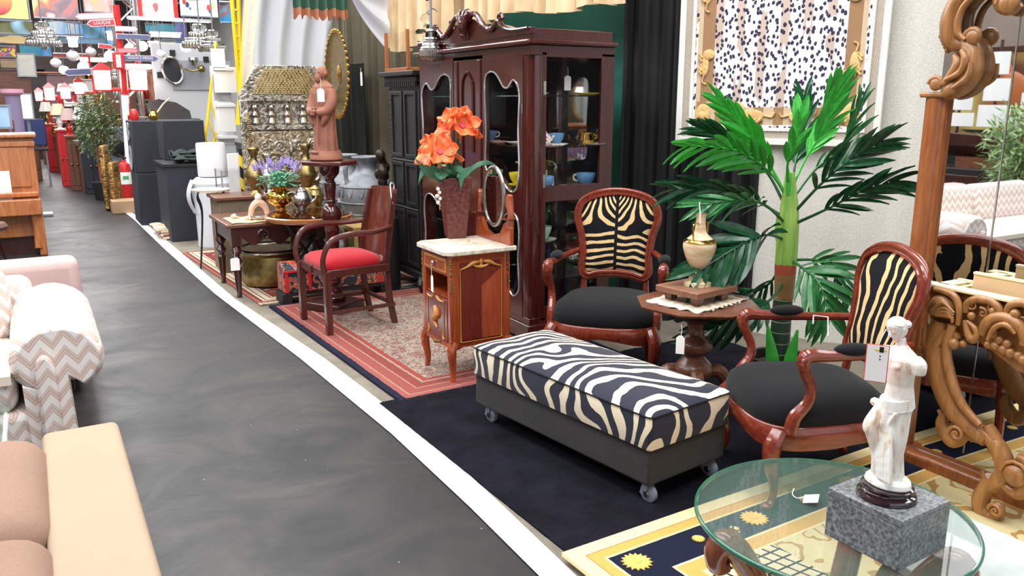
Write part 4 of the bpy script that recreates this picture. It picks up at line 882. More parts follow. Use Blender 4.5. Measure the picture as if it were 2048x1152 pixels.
cup(at(.14,4.36,z3+.0),mBl,'large blue and white cup in the lower left corner of the side window',2,1.35)
cup(at(.50,4.42,z3+.0),mBl,'blue and white bowl in the lower right corner of the side window',2,1.35)
plate(at(.34,4.38,z3),mCh,'white oval dish in the middle of the wooden shelf, side window',.07)
cup(at(.17,4.42,z4+.016),mk((196,214,206)),'pale grey cup below the wooden shelf, behind the armchair back',1,1.25); plate(at(.17,4.42,z4),mk((196,214,206)),'pale grey saucer on the lower glass shelf',.09)
plate(at(.14,4.4,z5+.05),mCh,'white round dish low in the side window',.07)
for k in range(9):
    y=4.38+.09*(k%5); x=.12+.12*(k//5)+.05*(k%3)
    t_=M().lathe([(0,0),(.03,0),(.034,.01),(.034,.12),(.012,.16),(.012,.2),(.018,.21),(0,.21)],14,sm=1).obj('blue_bottle',mBg,loc=at(x,y,.2 if k<6 else z5)); tag(t_,('first','second','third','fourth','fifth','rear first','second','third','fourth')[k]+(' cobalt blue bottle from the corner column on the cabinet floor' if k<6 else ' cobalt blue bottle from the corner column on the lowest glass shelf'),'bottle','cobalt glass bottles in the cabinet foot')
for k in range(6):
    t_=M().lathe([(.03,0),(.004,.008),(.004,.07),(.03,.1),(.032,.16),(.029,.16),(.027,.1),(0,.085)],14).obj('wine_glass',mGlass,loc=at(.15+.08*(k%3),4.5+.12*k,z5 if k%2 else .2)); tag(t_,('nearest','second','third','fourth','fifth','farthest')[k]+' clear stemmed wine glass from the corner column, low in the cabinet','glass','clear glasses in the cabinet foot')
for k,(x,y) in enumerate(((.12,4.72),(.15,4.98),(.3,4.6))):
    t_=M().lathe([(.0,0),(.05,.0),(.07,.04),(.09,.06),(.085,.06),(.06,.035),(0,.01)],20).obj('green_dish',mGg,loc=at(x,y,z4)); tag(t_,('green glass dish on the lower shelf just behind the oval mirror stand','green glass dish low behind the right door, left one','green glass dish at the back of the lower shelf')[k],'dish')
    t_=M().lathe([(.0,0),(.04,.0),(.05,.1),(.03,.16),(.05,.2),(.045,.2),(.025,.16),(0,.02)],20).obj('green_vase',mGg,loc=at(x+.07,y+.1,z4)); tag(t_,('green glass vase on the lower shelf behind the oval mirror stand','green glass vase low behind the right door, left one','green glass vase at the back of the lower shelf')[k],'vase')
for k in range(5):
    y=5.4+.1*k; cup(at(.14,y,(z2,z3,z2,z4,z3)[k]),(mCh,mBl,mPk,mCh,mYe)[k],('white cup behind the left glass door, upper shelf','blue cup behind the left glass door, wooden shelf','pink cup behind the left glass door, upper shelf','white cup low behind the left glass door','yellow cup behind the left glass door, wooden shelf')[k],k)
price_tag((CX+.36,4.44,z1+.12),'white price tag hanging inside the cabinet, seen in the side window',0,.05,.09,.05)
# ================= NIGHTSTAND =================
NX0,NX1,NY0,NY1=1.875,2.25,3.90,4.27; NXC=(NX0+NX1)/2; NYC=(NY0+NY1)/2; nd=(NX1-NX0)/2; nw=(NY1-NY0)/2
mInl=wood('marquetry_wood',C(140,58,28),C(176,84,42),.22,'z',4,.5); mInlD=wood('marquetry_dark',C(94,34,26),C(124,48,34),.2,'z',4,.5); mInlL=plain('inlay_gold_wood',C(206,140,70),.4,0,.12,20)
ns=thing('marble_top_cabinet','small inlaid wooden cabinet with cream marble top, drawer and slender legs','cabinet',(NXC,NYC,0))
ch=.04; a_,b_=nd+.035,nw+.03
M().prism([(-a_+ch,-b_),(a_-.01,-b_),(a_-.01,b_),(-a_+ch,b_),(-a_,b_-ch),(-a_,-b_+ch)],.735,.762,'z').obj('marble_top',mMarble,ns,bevel=.006,bseg=3)
# corner posts w/ feet
for sx in (-1,1):
    for sy in (-1,1):
        m=M(); m.box((sx*(nd-.02),sy*(nw-.02),.475),(.04,.04,.52)); m.obj('corner_post',mInl,ns,bevel=.008,bseg=3)
        m=M(); m.tube([(sx*(nd-.022),sy*(nw-.022),.24),(sx*(nd-.006),sy*(nw-.006),.19),(sx*(nd-.018),sy*(nw-.018),.08),(sx*(nd-.01),sy*(nw-.01),.0)],[.028,.027,.018,.013],8,6); m.obj('leg',mInl,ns)
        M().lathe([(.013,0),(.016,.01),(.012,.02)],8,(sx*(nd-.01),sy*(nw-.01),0)).obj('brass_foot',mBrass,ns)
        if sx<0 or sy<0:
            m=M(); bx,by=sx*(nd-.0),sy*(nw-.0); ox=-.0
            for j in range(6): m.ball((sx*(nd-.004)-(0 if sx<0 else .015),sy*(nw-.002),.70-.014*j),.009 if j%2 else .006,(1,1,1),6,5)
            for j in range(7): m.ball((sx*(nd-.004)-(0 if sx<0 else .015),sy*(nw-.002),.60-.011*j),.007,(1,1,1),6,5)
            for j in range(4): m.ball((sx*(nd-.004)-(0 if sx<0 else .015),sy*(nw-.002),.25-.014*j),.009,(1,1,1),6,5)
            m.obj('bronze_mount',mBrass,ns)
for sy in (-1,1):
    M().box((0,sy*(nw-.01),.475),(2*nd-.06,.012,.52)).obj('side_panel',mInl,ns)
    M().prism([(-nd+.04,.22),(nd-.04,.22)]+[(nd-.04-(2*nd-.08)*k/16,.20+(.03*math.sin(PI*k/16))) for k in range(17)],sy*(nw-.016)-.006,sy*(nw-.016)+.006,'y').obj('apron',mInl,ns)
# side marquetry (near side, -y)
yy=-nw+.002
M().box((0,yy-.002,.47),(2*nd-.12,.004,.44)).obj('inlay_field',mInlD,ns)
for s0,s1 in ((-nd+.065,-.002),(.002,nd-.065)):
    M().box(((s0+s1)/2,yy-.005,.45),(s1-s0,.003,.39)).obj('inlay_veneer',wood('veneer_left',C(96,34,26),C(120,48,36),.2,'z',4,.5) if s0<0 else wood('veneer_right',C(150,62,38),C(176,84,54),.2,'z',4,.5),ns)
m=M(); x_=nd-.06
m.prism([(.003,.555),(x_-.006,.645),(.003,.645)],yy-.0075,yy-.0065,'y'); m.obj('inlay_chevron',mInlD,ns)
m=M()
for sx in (-1,1):
    m.tube([(sx*x_,yy-.006,.245),(sx*x_,yy-.006,.655)],.0022,5,1)
    m.tube([(sx*x_,yy-.006,.655),(sx*.09,yy-.006,.665),(sx*.05,yy-.006,.685),(sx*.015,yy-.006,.69)],[.003,.006,.011,.006],6)
    m.tube([(0,yy-.006,.66),(sx*.03,yy-.006,.665),(sx*.05,yy-.006,.675)],[.008,.007,.003],6)
    for j in range(5): m.ball((sx*x_*(1-.0),yy-.006,.25+.016*j),.007-.001*j,(1,.5,1),6,5)
m.tube([(-x_,yy-.006,.245),(x_,yy-.006,.245)],.0022,5,1); m.ball((0,yy-.006,.69),.012,(1,.4,1.3)); m.ball((0,yy-.006,.665),.011,(1,.4,1)); m.obj('inlay_scrolls',mInlL,ns)
# front: drawer, niche, door
xf_=-nd
M().box((xf_+.012,0,.67),(.024,2*nw-.07,.095)).obj('drawer_rail',mInl,ns)
dr_=M().box((xf_+.002,0,.67),(.012,2*nw-.09,.075)).obj('drawer',mInlL,ns,bevel=.003)
M().box((xf_-.005,0,.67),(.003,2*nw-.12,.05)).obj('inlay_panel',mInl,dr_)
M().ball((xf_-.016,0,.67),.014,(.8,1,1),12,8).obj('knob',mSilver,dr_)
M().box((0,0,.615),(2*nd-.03,2*nw-.04,.012)).obj('drawer_divider',mInl,ns); M().box((0,0,.49),(2*nd-.03,2*nw-.04,.012)).obj('niche_shelf',mInl,ns)
M().box((nd-.012,0,.475),(.01,2*nw-.05,.5)).obj('back_board',mInlD,ns)
do_=M().box((xf_+.006,0,.36),(.016,2*nw-.08,.245)).obj('door',mInlD,ns,bevel=.003)
m=M()
for sy in (-1,1):
    m.tube([(xf_-.004,sy*.105,.25),(xf_-.004,sy*.105,.47)],.002,5,1); m.tube([(xf_-.004,sy*.11,.47),(xf_-.004,sy*.06,.465),(xf_-.004,sy*.02,.48)],[.004,.007,.01],6)
    m.tube([(xf_-.004,sy*.105,.25),(xf_-.004,sy*.09,.27),(xf_-.004,sy*.1,.3)],[.008,.006,.003],6)
m.tube([(xf_-.004,-.02,.3),(xf_-.004,.02,.34),(xf_-.004,-.02,.38),(xf_-.004,.01,.42)],[.006,.018,.022,.01],8); m.obj('inlay_scrolls',mInlL,do_)
M().box((xf_+.01,0,.225),(.018,2*nw-.06,.03)).obj('apron',mInl,ns,bevel=.004)
m=M(); m.tube([(xf_-.002,-.05,.225),(xf_-.008,0,.215),(xf_-.002,.05,.225)],[.005,.01,.005]); m.obj('bronze_mount',mBrass,ns)
# gallery + oval mirror at the back
gx=nd-.0
m=M(); m.prism([(-nw-.02,.762),(nw+.02,.762),(nw+.02,.86),(nw-.02,.90),(nw-.06,.875),(nw-.10,.82),(.0,.795),(-nw+.10,.82),(-nw+.06,.875),(-nw+.02,.90),(-nw-.02,.86)],gx-.012,gx+.012,'x'); gal=m.obj('gallery_board',mInl,ns,bevel=.005)
for sy in (-1,1):
    M().tube([(gx,sy*(nw-.01),.86),(gx,sy*(nw+.005),.93),(gx,sy*(nw-.012),1.0),(gx,sy*(nw-.005),1.04)],[.026,.018,.024,.017],8,5).obj('post',mInl,ns)
    M().lathe([(0,0),(.035,0),(.045,.006),(0,.008)],16,(gx-.01,sy*(nw-.01),.905)).obj('candle_ledge',mInlD,ns)
zc_=OX(985,392,NX1).z
m=M(); ov=[(gx+.0,.115*math.cos(2*PI*k/32),zc_+.165*math.sin(2*PI*k/32)) for k in range(32)]
m.tube(ov,.012,8,1,True); m.obj('oval_frame',plain('pewter_rim',C(150,146,140),.25,.7),ns)
m=M(); m.loft([[Vector(p)+Vector((d,0,0)) for p in ov] for d in (-.003,.003)]); m.obj('oval_mirror',mMirror,ns)
price_tag((NX0-.022,NYC,.60),'white price tag hanging on a string from the little drawer knob',R(80),.05,.095,.07)
# ================= VASE WITH AMARYLLIS =================
vp=G(908,476,.762); s=thing('flower_vase','tapered square dark red vase holding artificial orange amaryllis on the marble top','vase',(vp.x+.02,vp.y+.02,.762),R(-14))
t=NT('hammered_oxblood',.3); f=t.vor(t.xyz(),34); t.col(C(96,44,38)); t.bump(f,.7,.01); mOx=t.m
H_=.355
m=M()
def sq(h,z): return [Vector((sx*h,sy*h,z)) for sx,sy in ((-1,-1),(1,-1),(1,1),(-1,1))]
m.loft([sq(.052,0),sq(.056,.02),sq(.088,H_),sq(.078,H_),sq(.05,.03)]); m.obj('body',mOx,s,bevel=.006)
mOr=NT('amaryllis_petal',.55); f=mOr.noise(mOr.xyz(),26,3,.4); mOr.col(mOr.ramp(f,[(.3,C(236,92,46)),(.55,C(250,128,72)),(.75,C(252,164,104))])); mOr.inp('Subsurface Weight',.1); mOr=mOr.m
mThr=plain('petal_throat',C(206,60,70),.5)
def blossom(par,c,d,sc,nm='blossom'):
    d=Vector(d).normalized(); q_=d.to_track_quat('Z','Y').to_matrix()
    C_=Vector(c); bl=M().tube([C_-d*.03*sc,C_,C_+d*.03*sc],[.006*sc,.012*sc,.02*sc],8).obj(nm,mThr,par)
    for k in range(6):
        a=2*PI*k/6+(.1 if k%2 else 0)
        def pf(u,v,a=a,k=k):
            w_=math.sin(PI*min(1,u*.9+.1))**.6*(.042)*(v-.5)*2; rr=.018+.085*u**.9; zz=.02+.075*u-.035*u*u*(1.6 if k%2 else 1)+.014*math.sin(v*PI*2)*u+ .01*(abs(v-.5)*2)**2
            p=Vector((rr*math.cos(a)-w_*math.sin(a),rr*math.sin(a)+w_*math.cos(a),zz))*sc
            return C_+q_@p
        M().sheet(pf,6,6,.0015).obj('petal',mOr,bl)
def head(stem_pts,cen,dirs,sc):
    M().tube(stem_pts,[.011,.010,.009],8).obj('stem',mLeafM,s)
    M().tube([Vector(cen)-Vector((0,0,.07)),Vector(cen)-Vector((0,0,.0))],[.010,.018],8).obj('stem_sheath',plain('tan_sheath',C(196,150,112),.6),s)
    for d in dirs: blossom(s,Vector(cen)+Vector(d)*.035,d,sc)
Vz=Vector((vp.x+.02,vp.y+.02,.762)); rotm=Matrix.Rotation(R(14),3,'Z')
def loc_(px,py,dy=0):
    p=OY(px,py,vp.y+.02+dy); return rotm@(p-Vz)
h1=loc_(918,262); h2=loc_(879,312,-.02)
head([(0.02,0,.3),(.02,0,.45),tuple(h1)],h1,[(-.9,-.3,.5),(.9,-.2,.45),(.15,-.8,.55),(.1,.7,.7),(-.3,0,.95)],1.0)
head([(-.02,-.0,.3),(-.03,-.01,.42),tuple(h2)],h2,[(-.9,-.3,.4),(.85,-.1,.5),(-.1,-.9,.5),(0,.6,.8)],.98)
mStrap=plain('strap_leaf_green',C(70,128,98),.5,0,.2,8)
def strap(pts,w_,nm='leaf'):
    P_=cr(pts,6); rg=[]
    n=len(P_)
    for i,p in enumerate(P_):
        t_=(P_[min(i+1,n-1)]-P_[max(i-1,0)]).normalized(); sd=t_.cross(Vector((-.5,-.85,.2))).normalized(); u=i/(n-1); ww=w_*max(.04,math.sin(PI*(u*.8+.18))**.7) if u<1 else .001
        if u>.6: ww*= max(.02,(1-u)/.4)**.8
        nn=t_.cross(sd)*.0025
        rg.append([p-sd*ww,p+nn*2,p+sd*ww,p-nn])
    M().loft(rg).obj(nm,mStrap,s)
strap([(0,0,.3),tuple(loc_(880,350)),tuple(loc_(852,338)),tuple(loc_(829,316))],.036)
strap([(-.02,0,.3),tuple(loc_(866,345,.02)),tuple(loc_(848,340,.02)),tuple(loc_(836,370,.02))],.028)
strap([(.02,0,.3),tuple(loc_(912,345,-.09)),tuple(loc_(922,350,-.11)),tuple(loc_(921,380,-.12))],.036)
strap([(.03,0,.3),tuple(loc_(938,342)),tuple(loc_(965,326)),tuple(loc_(985,328)),tuple(loc_(1000,338))],.014)
strap([(0,0,.3),tuple(loc_(893,345,-.06)),tuple(loc_(880,352,-.1)),tuple(loc_(868,345,-.1))],.03)
strap([(.01,.02,.3),tuple(loc_(900,330,.05)),tuple(loc_(905,312,.05))],.026)
strap([(.02,0,.3),tuple(loc_(930,345,.02)),tuple(loc_(944,334,.05))],.03)
m=M(); 
for px,py in ((876,378),(879,385),(874,392),(880,397),(876,405)): m.ball(loc_(px,py,-.08),.011,seg=8,rings=6)
m.obj('white_berries',mWhite,s); m=M(); m.tube([loc_(874,372,-.08),loc_(878,390,-.085),loc_(880,420,-.08)],.003,5); m.obj('berry_stem',plain('tan_sheath',C(196,150,112),.6),s)
# ================= ZEBRA BENCH =================
# animal-print cloth: stripes run across the bench, bend at its long spine and fork
def zebra_bench():
    t=NT('zebra_bench_cloth',.9); o=t.sep(t.xyz())
    geo=t.n('ShaderNodeNewGeometry'); 
    x,y,z=o[0],o[1],o[2]
    d=t.ma('SUBTRACT',x,t.ma('MULTIPLY',z,.9))          # distance across, unrolled over the edge
    V=t.ma('ABSOLUTE',t.ma('ADD',d,.04))
    n1=t.noise(t.xyz((1,1,1)),3.0,1,.2); n2=t.noise(t.xyz((1,1,1),'Object',(4,2,7)),16,2)
    n3=t.noise(t.xyz((1,.45,1),'Object',(1,9,3)),4.6,1)
    a=t.ma('ADD',t.ma('MULTIPLY',y,2*PI*11),t.ma('MULTIPLY',t.ma('POWER',t.ma('ADD',V,.001),.75),-26))
    a=t.ma('ADD',a,t.ma('MULTIPLY',t.ma('SUBTRACT',n1,.5),34)); a=t.ma('ADD',a,t.ma('MULTIPLY',t.ma('SUBTRACT',n3,.5),16))
    sn=t.ma('ADD',t.ma('SINE',a),t.ma('MULTIPLY',t.ma('SUBTRACT',n2,.5),1.1))
    m_=t.ma('GREATER_THAN',sn,.22)
    t.col(t.mix(m_,C(34,36,52),C(236,222,194))); t.bump(t.noise(t.xyz(),220,2),.2,.003); t.inp('Specular IOR Level',.3); t.inp('Sheen Weight',.15); return t.m
mZB=zebra_bench()
ot=thing('zebra_bench','long low bench with zebra print cushion on a charcoal base with casters','bench',(2.035,2.815,0.028),R(7.6))
W2,L2=.232,.575
M().box((0,0,.16),(W2*2-.012,L2*2-.012,.15),top=(1.0,1.0)).obj('base',mGreyF,ot,bevel=.012,bseg=3)
m=M(); rg=[]
def rr(w_,l_,z,rad,n=7):
    out=[]
    for cx,cy,a0 in ((w_-rad,l_-rad,0),(-w_+rad,l_-rad,90),(-w_+rad,-l_+rad,180),(w_-rad,-l_+rad,270)):
        for k in range(n): a=R(a0+90*k/(n-1)); out.append(Vector((cx+rad*math.cos(a),cy+rad*math.sin(a),z)))
    return out
for k_,z in ((.0,.232),(.004,.24),(.004,.35),(0,.368)): rg.append(rr(W2+k_,L2+k_,z,.02))
top=[(0.004,.372,.025),(-.006,.38,.03),(-.05,.396,.05),(-.11,.405,.05),(-.17,.408,.03)]
for k_,z,rad in top: rg.append(rr(W2+k_,L2+k_,z,rad))
m.loft(rg).obj('cushion',mZB,ot,smooth=60)
M().tube(rr(W2+.003,L2+.003,.368,.02,4),.0035,6,1,True).obj('piping',mBlackF,ot)
M().tube(rr(W2+.001,L2+.001,.236,.02,4),.003,6,1,True).obj('seam',mBlackF,ot)
for sx in (-1,1):
    for sy in (-1,1):
        c=thing('x','x','x') if False else None
        x,y=sx*(W2-.05),sy*(L2-.06)
        cs=M().box((x,y,.083),(.05,.05,.008)).obj('caster',mSteel,ot,bevel=.002)
        for k in (-1,1): M().box((x+k*.017,y-.008,.055),(.003,.03,.055),rot=Matrix.Rotation(.3,3,'X')).obj('fork',mWheel,cs)
        m=M().lathe([(0,-.013),(.03,-.013),(.038,-.008),(.038,.008),(.03,.013),(0,.013)],24); m.xf(Matrix.Translation((x,y-.018,.037))@Matrix.Rotation(PI/2,4,'Y')); m.obj('wheel',mWheel,cs)
        m=M().lathe([(0,-.021),(.012,-.021),(.014,-.014),(.014,.014),(.012,.021),(0,.021)],16); m.xf(Matrix.Translation((x,y-.018,.037))@Matrix.Rotation(PI/2,4,'Y')); m.obj('hub',mSilver,cs)
# small white tag at the far corner of the bench
q_=thing('paper_strip','narrow white paper tag hanging over the far left corner of the bench','tag',(0,0,0)); p=G(966,672,.40)
M().box((0,0,0),(.004,.022,.11),rot=Matrix.Rotation(.15,3,'X')).obj('card',mCard,q_); q_.location=OY(962,712,3.36); q_.location.x-=.0
# ================= ARMCHAIRS =================
def zebra_chair(tall=False):
    t=NT('zebra_chair_cloth_tall' if tall else 'zebra_chair_cloth',.9); o=t.sep(t.xyz()); y,z=o[1],o[2]
    V=t.ma('ABSOLUTE',y); n1=t.noise(t.xyz(),6,1,.3); n2=t.noise(t.xyz((1,1,1),'Object',(4,2,7)),30,2)
    side=t.ma('SIGN',y)
    # near the top the stripes fan out from the spine; lower down they lie flat
    up=t.ma('MAXIMUM',t.ma('SUBTRACT',z,.78),0.0)
    a=t.ma('ADD',t.ma('MULTIPLY',z,2*PI*25),t.ma('MULTIPLY',t.ma('MULTIPLY',up,V),-3300))
    a=t.ma('ADD',a,t.ma('MULTIPLY',t.ma('MULTIPLY',up,V),1900)); a=t.ma('ADD',a,t.ma('MULTIPLY',V,26)); a=t.ma('ADD',a,t.ma('MULTIPLY',side,1.2))
    a=t.ma('ADD',a,t.ma('MULTIPLY',t.ma('SUBTRACT',n1,.5),9))
    sn=t.ma('ADD',t.ma('SINE',a),t.ma('MULTIPLY',t.ma('SUBTRACT',n2,.5),1.0)); sn=t.ma('SUBTRACT',sn,t.ma('MULTIPLY',t.ma('LESS_THAN',V,.009),3))
    if tall:   # this chair's cloth is cut with the stripes running upwards and spreading from the foot
        h_=t.ma('SUBTRACT',z,.30); q=t.ma('DIVIDE',t.ma('ADD',y,.02),t.ma('ADD',t.ma('MULTIPLY',h_,.55),.12))
        a=t.ma('ADD',t.ma('MULTIPLY',q,40),t.ma('ADD',t.ma('MULTIPLY',t.ma('ABSOLUTE',y),30),t.ma('MULTIPLY',t.ma('SUBTRACT',n1,.5),9)))
        sn=t.ma('ADD',t.ma('SINE',a),t.ma('MULTIPLY',t.ma('SUBTRACT',n2,.5),.8)); sn=t.ma('SUBTRACT',sn,.12)
    t.col(t.mix(t.ma('GREATER_THAN',sn,.28),C(20,20,26),C(226,192,138))); t.bump(t.noise(t.xyz(),260,2),.15,.003); t.inp('Specular IOR Level',.2); return t.m
mZC0=zebra_chair(); mZT=zebra_chair(True)
def fauteuil(label,loc,rz,sc,mZC=mZC0):
    s=thing('armchair',label,'armchair',loc,rz,sc=sc)
    ol=outline(.315,.25,-.27,.285,48,3.6,.035)
    cushion(M(),ol,[(.955,.335),(1.0,.36),(1.005,.39),(.97,.425),(.86,.452),(.65,.47),(.35,.48),(.02,.483)]).obj('seat',mBlackF,s,smooth=80)
    m=M(); cx=.0
    rg=[]
    n=len(ol)
    def rail(k,zf): return [Vector((x*k,y*k,zf(x,y))) for x,y in ol]
    wav=lambda x,y:.268+.03*math.cos(abs(y)*12)*(1 if x>0 else .4)*.6
    m.loft([rail(.93,lambda x,y:.30),rail(.965,wav),rail(1.0,wav),rail(1.02,lambda x,y:.30),rail(1.01,lambda x,y:.345),rail(.985,lambda x,y:.352),rail(.93,lambda x,y:.352)],loop=True); m.obj('seat_rail',mArm,s,smooth=50)
    for sy in (-1,1):
        m=M(); m.tube([(.24,sy*.27,.33),(.275,sy*.293,.27),(.27,sy*.288,.19),(.245,sy*.27,.1),(.25,sy*.275,.04),(.275,sy*.29,.012)],[.034,.036,.030,.019,.015,.02],10,6); m.ball((.278,sy*.292,.018),.022,(1.2,1.1,.8)); m.obj('leg',mArm,s)
        M().tube([(-.24,sy*.2,.35),(-.25,sy*.205,.2),(-.31,sy*.215,.0)],[.026,.022,.018],8).obj('leg',mArm,s)
        # arm with scrolled front and post
        m=M(); m.tube([(-.305,sy*.225,.66),(-.22,sy*.262,.655),(-.08,sy*.298,.65),(.08,sy*.312,.655),(.155,sy*.315,.66),(.18,sy*.315,.645),(.176,sy*.313,.60),(.14,sy*.305,.52),(.145,sy*.298,.46),(.19,sy*.29,.395),(.2,sy*.287,.33)],[.018,.018,.020,.023,.028,.028,.022,.020,.022,.028,.028],10,6); m.tube([(.16,sy*.335,.665),(.195,sy*.337,.645),(.188,sy*.334,.6),(.155,sy*.326,.53)],[.006,.008,.007,.005],6); m.obj('arm',mArm,s)
        M().ball((-.02,sy*.306,.676),.03,(2.7,1.15,.85),20,12).obj('arm_pad',mBlackF,s)
        M().tube([(-.26,sy*.19,.40),(-.275,sy*.185,.49),(-.285,sy*.178,.56)],[.02,.018,.018],8).obj('back_upright',mArm,s)
    bx=lambda z:-.262-(z-.5)*.17
    sh=[(0,.535),(.10,.528),(.168,.512),(.198,.55),(.193,.64),(.208,.76),(.236,.86),(.213,.945),(.13,.993),(0,1.012)]
    full=sh+[(-y,z) for y,z in sh[1:-1]][::-1]
    P_=[(bx(z),y,z) for y,z in full]
    fr=M(); fr.tube(P_,.027,10,5,True,flat=.75,up=(1,0,0)); fo=fr.obj('back_frame',mArm,s,smooth=60)
    cz=.76
    M().tube([(bx(z)+.02,y*.955,cz+(z-cz)*.955) for y,z in full],.0075,6,5,True).obj('moulding',mArm,fo)
    M().tube([(bx(z)+.014,y*1.05,cz+(z-cz)*1.045) for y,z in full],.0075,6,5,True).obj('moulding',mArm,fo)
    c2=[(v.x,v.y) for v in cr([(y,z,0) for y,z in full],5,True)]
    def pr_(k,off): return [Vector((bx(cz+(z-cz)*k)+off,y*k,cz+(z-cz)*k)) for y,z in c2]
    M().loft([pr_(.93,.002),pr_(.91,.012),pr_(.8,.024),pr_(.5,.034),pr_(.02,.036)]).obj('back_pad',mZC,s,smooth=80)
    M().loft([pr_(.93,-.002),pr_(.91,-.01),pr_(.8,-.016),pr_(.5,-.02),pr_(.02,-.022)]).obj('rear_pad',mZC,s,smooth=80)
    return s
fauteuil('zebra-backed armchair in front of the mahogany cabinet, behind the bench',(2.714,3.604,.03),R(225.5),.984)
fauteuil('zebra-backed armchair beside the standing mirror, nearest the glass table',(2.613,2.12,.03),R(155.6),.938,mZT)
p=D_=None
m=M(); a=OX(1628,631,2.74); a=G(1630,630,.70); b=G(1658,633,.70); m.tube([G(1626,648,.675),G(1627,631,.70),G(1656,634,.70),G(1656,672,.63)],.0028,6,1); tag(m.obj('string_loop',mString),'white string tied around the far arm of the armchair beside the mirror','string')
# ================= OCTAGONAL TABLE =================
TX,TY,TZ=2.71,2.89,.60
s=thing('octagonal_table','brown octagonal pedestal table between the two zebra armchairs','table',(TX,TY,0.03),R(12))
def octo(r): return [(r*math.cos(PI/8+PI/4*k),r*math.sin(PI/8+PI/4*k)) for k in range(8)]
M().loft([[Vector((x,y,z)) for x,y in octo(r)] for r,z in ((.245,TZ-.06),(.265,TZ-.05),(.295,TZ-.045),(.30,TZ-.035),(.285,TZ-.03),(0.01,TZ-.03))]).obj('tabletop',mTable,s,smooth=20)
M().lathe([(0,.1),(.05,.1),(.07,.13),(.045,.17),(.09,.2),(.095,.24),(.06,.28),(.05,.30),(.085,.33),(.08,.37),(.045,.40),(.04,.46),(.09,.49),(0,.49)],24,sm=2).obj('pedestal',mTable,s)
for k in range(4):
    a=PI/4+PI/2*k; c,q=math.cos(a),math.sin(a); m=M(); m.tube([(.04*c,.04*q,.2),(.12*c,.12*q,.22),(.17*c,.17*q,.15),(.2*c,.2*q,.06),(.25*c,.25*q,.025),(.28*c,.28*q,.05)],[.028,.034,.028,.022,.022,.014],10); m.obj('scroll_foot',mTable,s)
mLace=plain('lace_doily',C(214,200,178),.9,0,.2,60)
def lace(u,v):
    a=2*PI*u; q=.205*(1+.05*math.cos(a*18))*(1-.5*v); k=1/max(abs(math.cos(a)),abs(math.sin(a)))**.8
    return Vector((q*k*math.cos(a),q*k*.82*math.sin(a),.004+.003*math.sin(u*90)+.002*v))
dl=thing('lace_doily','cream lace doily with dark holes under the urn stand','doily',(TX,TY,TZ+.002),R(12))
M().sheet(lace,144,5,.003).obj('border',mLace,dl); M().box((0,0,.003),(.25,.2,.004)).obj('cloth',mLace,dl)
for k in range(12): M().ball((-.2+.036*k,-.17,.007),.008,(1,1,.3),8,4).obj('dark_dot',mBlack,dl)
s=thing('wooden_stand','small square wooden footed stand between the doily and the onyx urn','stand',(TX,TY+.005,TZ+.01),R(8))
M().box((0,0,.055),(.30,.26,.03)).obj('top',wood('reddish_plain_wood',C(118,78,58),C(150,104,80),.45,'x',4,.1),s,bevel=.004)
for a in (-1,1):
    for b in (-1,1): M().box((a*.09,b*.08,.02),(.045,.04,.04),top=(1.2,1.2)).obj('foot',mTable,s,bevel=.003)
t=NT('cream_onyx',.22); f=t.noise(t.xyz((1,1,2)),7,4,1); t.col(t.ramp(f,[(.35,C(206,176,136)),(.55,C(232,212,176)),(.7,C(244,232,208))])); t.inp('Subsurface Weight',.15); mOny=t.m
s=thing('onyx_urn','cream onyx urn with brass fittings and glass stopper on the wooden stand','urn',(TX,TY,TZ+.08),R(20)); s.scale=(1.05,1.05,.9)
M().lathe([(0,0),(.062,0),(.062,.02),(.045,.03),(.04,.045),(.015,.055),(0,.055)],28).obj('foot',mOny,s)
M().lathe([(.008,.05),(.014,.065),(.008,.075),(.014,.085)],16).obj('brass_stem',mGold,s)
M().lathe([(0,.08),(.02,.085),(.05,.125),(.072,.19),(.074,.225),(.06,.25),(.035,.275),(.025,.30),(.022,.37),(.028,.385),(0,.385)],32,sm=2).obj('body',mOny,s)
M().lathe([(.07,.232),(.076,.238),(.066,.25),(.06,.252)],32).obj('brass_collar',mGold,s)
for a in (-1,1): M().tube([(a*.062,0,.25),(a*.07,0,.30),(a*.066,0,.335),(a*.025,0,.335)],.004,6).obj('handle',mGold,s)
M().lathe([(.03,.385),(.034,.392),(.028,.41),(.012,.43),(.004,.44),(0,.44)],12,sm=1).obj('stopper',mGlass,s)
M().tube([(.03,0,.39),(0,.01,.443),(-.03,-.01,.39),(-.045,-.02,.34)],.002,5).obj('string',mString,s)
price_tag((2.405,2.655,.53),'white price tag hanging from the left edge of the octagonal table',R(-50),.038,.085,.05)
# ================= PALM =================
def D(px,py,d): r=ray(px,py); return _c+r*(d/math.hypot(r.x,r.y))
PD=4.42; pb=D(1556,730,PD); pb=Vector((pb.x,pb.y,0)); pt=D(1580,345,PD)
palm=thing('artificial_palm','tall artificial palm with bright and deep green fronds in front of the cream cloth','palm',(pb.x,pb.y,0.0))
o_=pb
t=NT('palm_trunk',.45); o=t.sep(t.xyz()); z=o[2]; nn=t.noise(t.xyz(),20,3)
zr=lambda py: D(1575,py,PD).z
zz=t.ma('ADD',z,t.ma('MULTIPLY',t.ma('SUBTRACT',nn,.5),.03)); ringz=t.ma('FRACT',t.ma('MULTIPLY',z,17))
lo=t.mix(t.ma('LESS_THAN',ringz,.08),C(44,66,50),C(150,160,130)); k=t.ma('MULTIPLY',zz,.5)
c1=t.mix(t.ma('GREATER_THAN',zz,zr(596)),lo,C(150,116,70)); c1=t.mix(t.ma('GREATER_THAN',zz,zr(548)),c1,C(176,84,56)); 
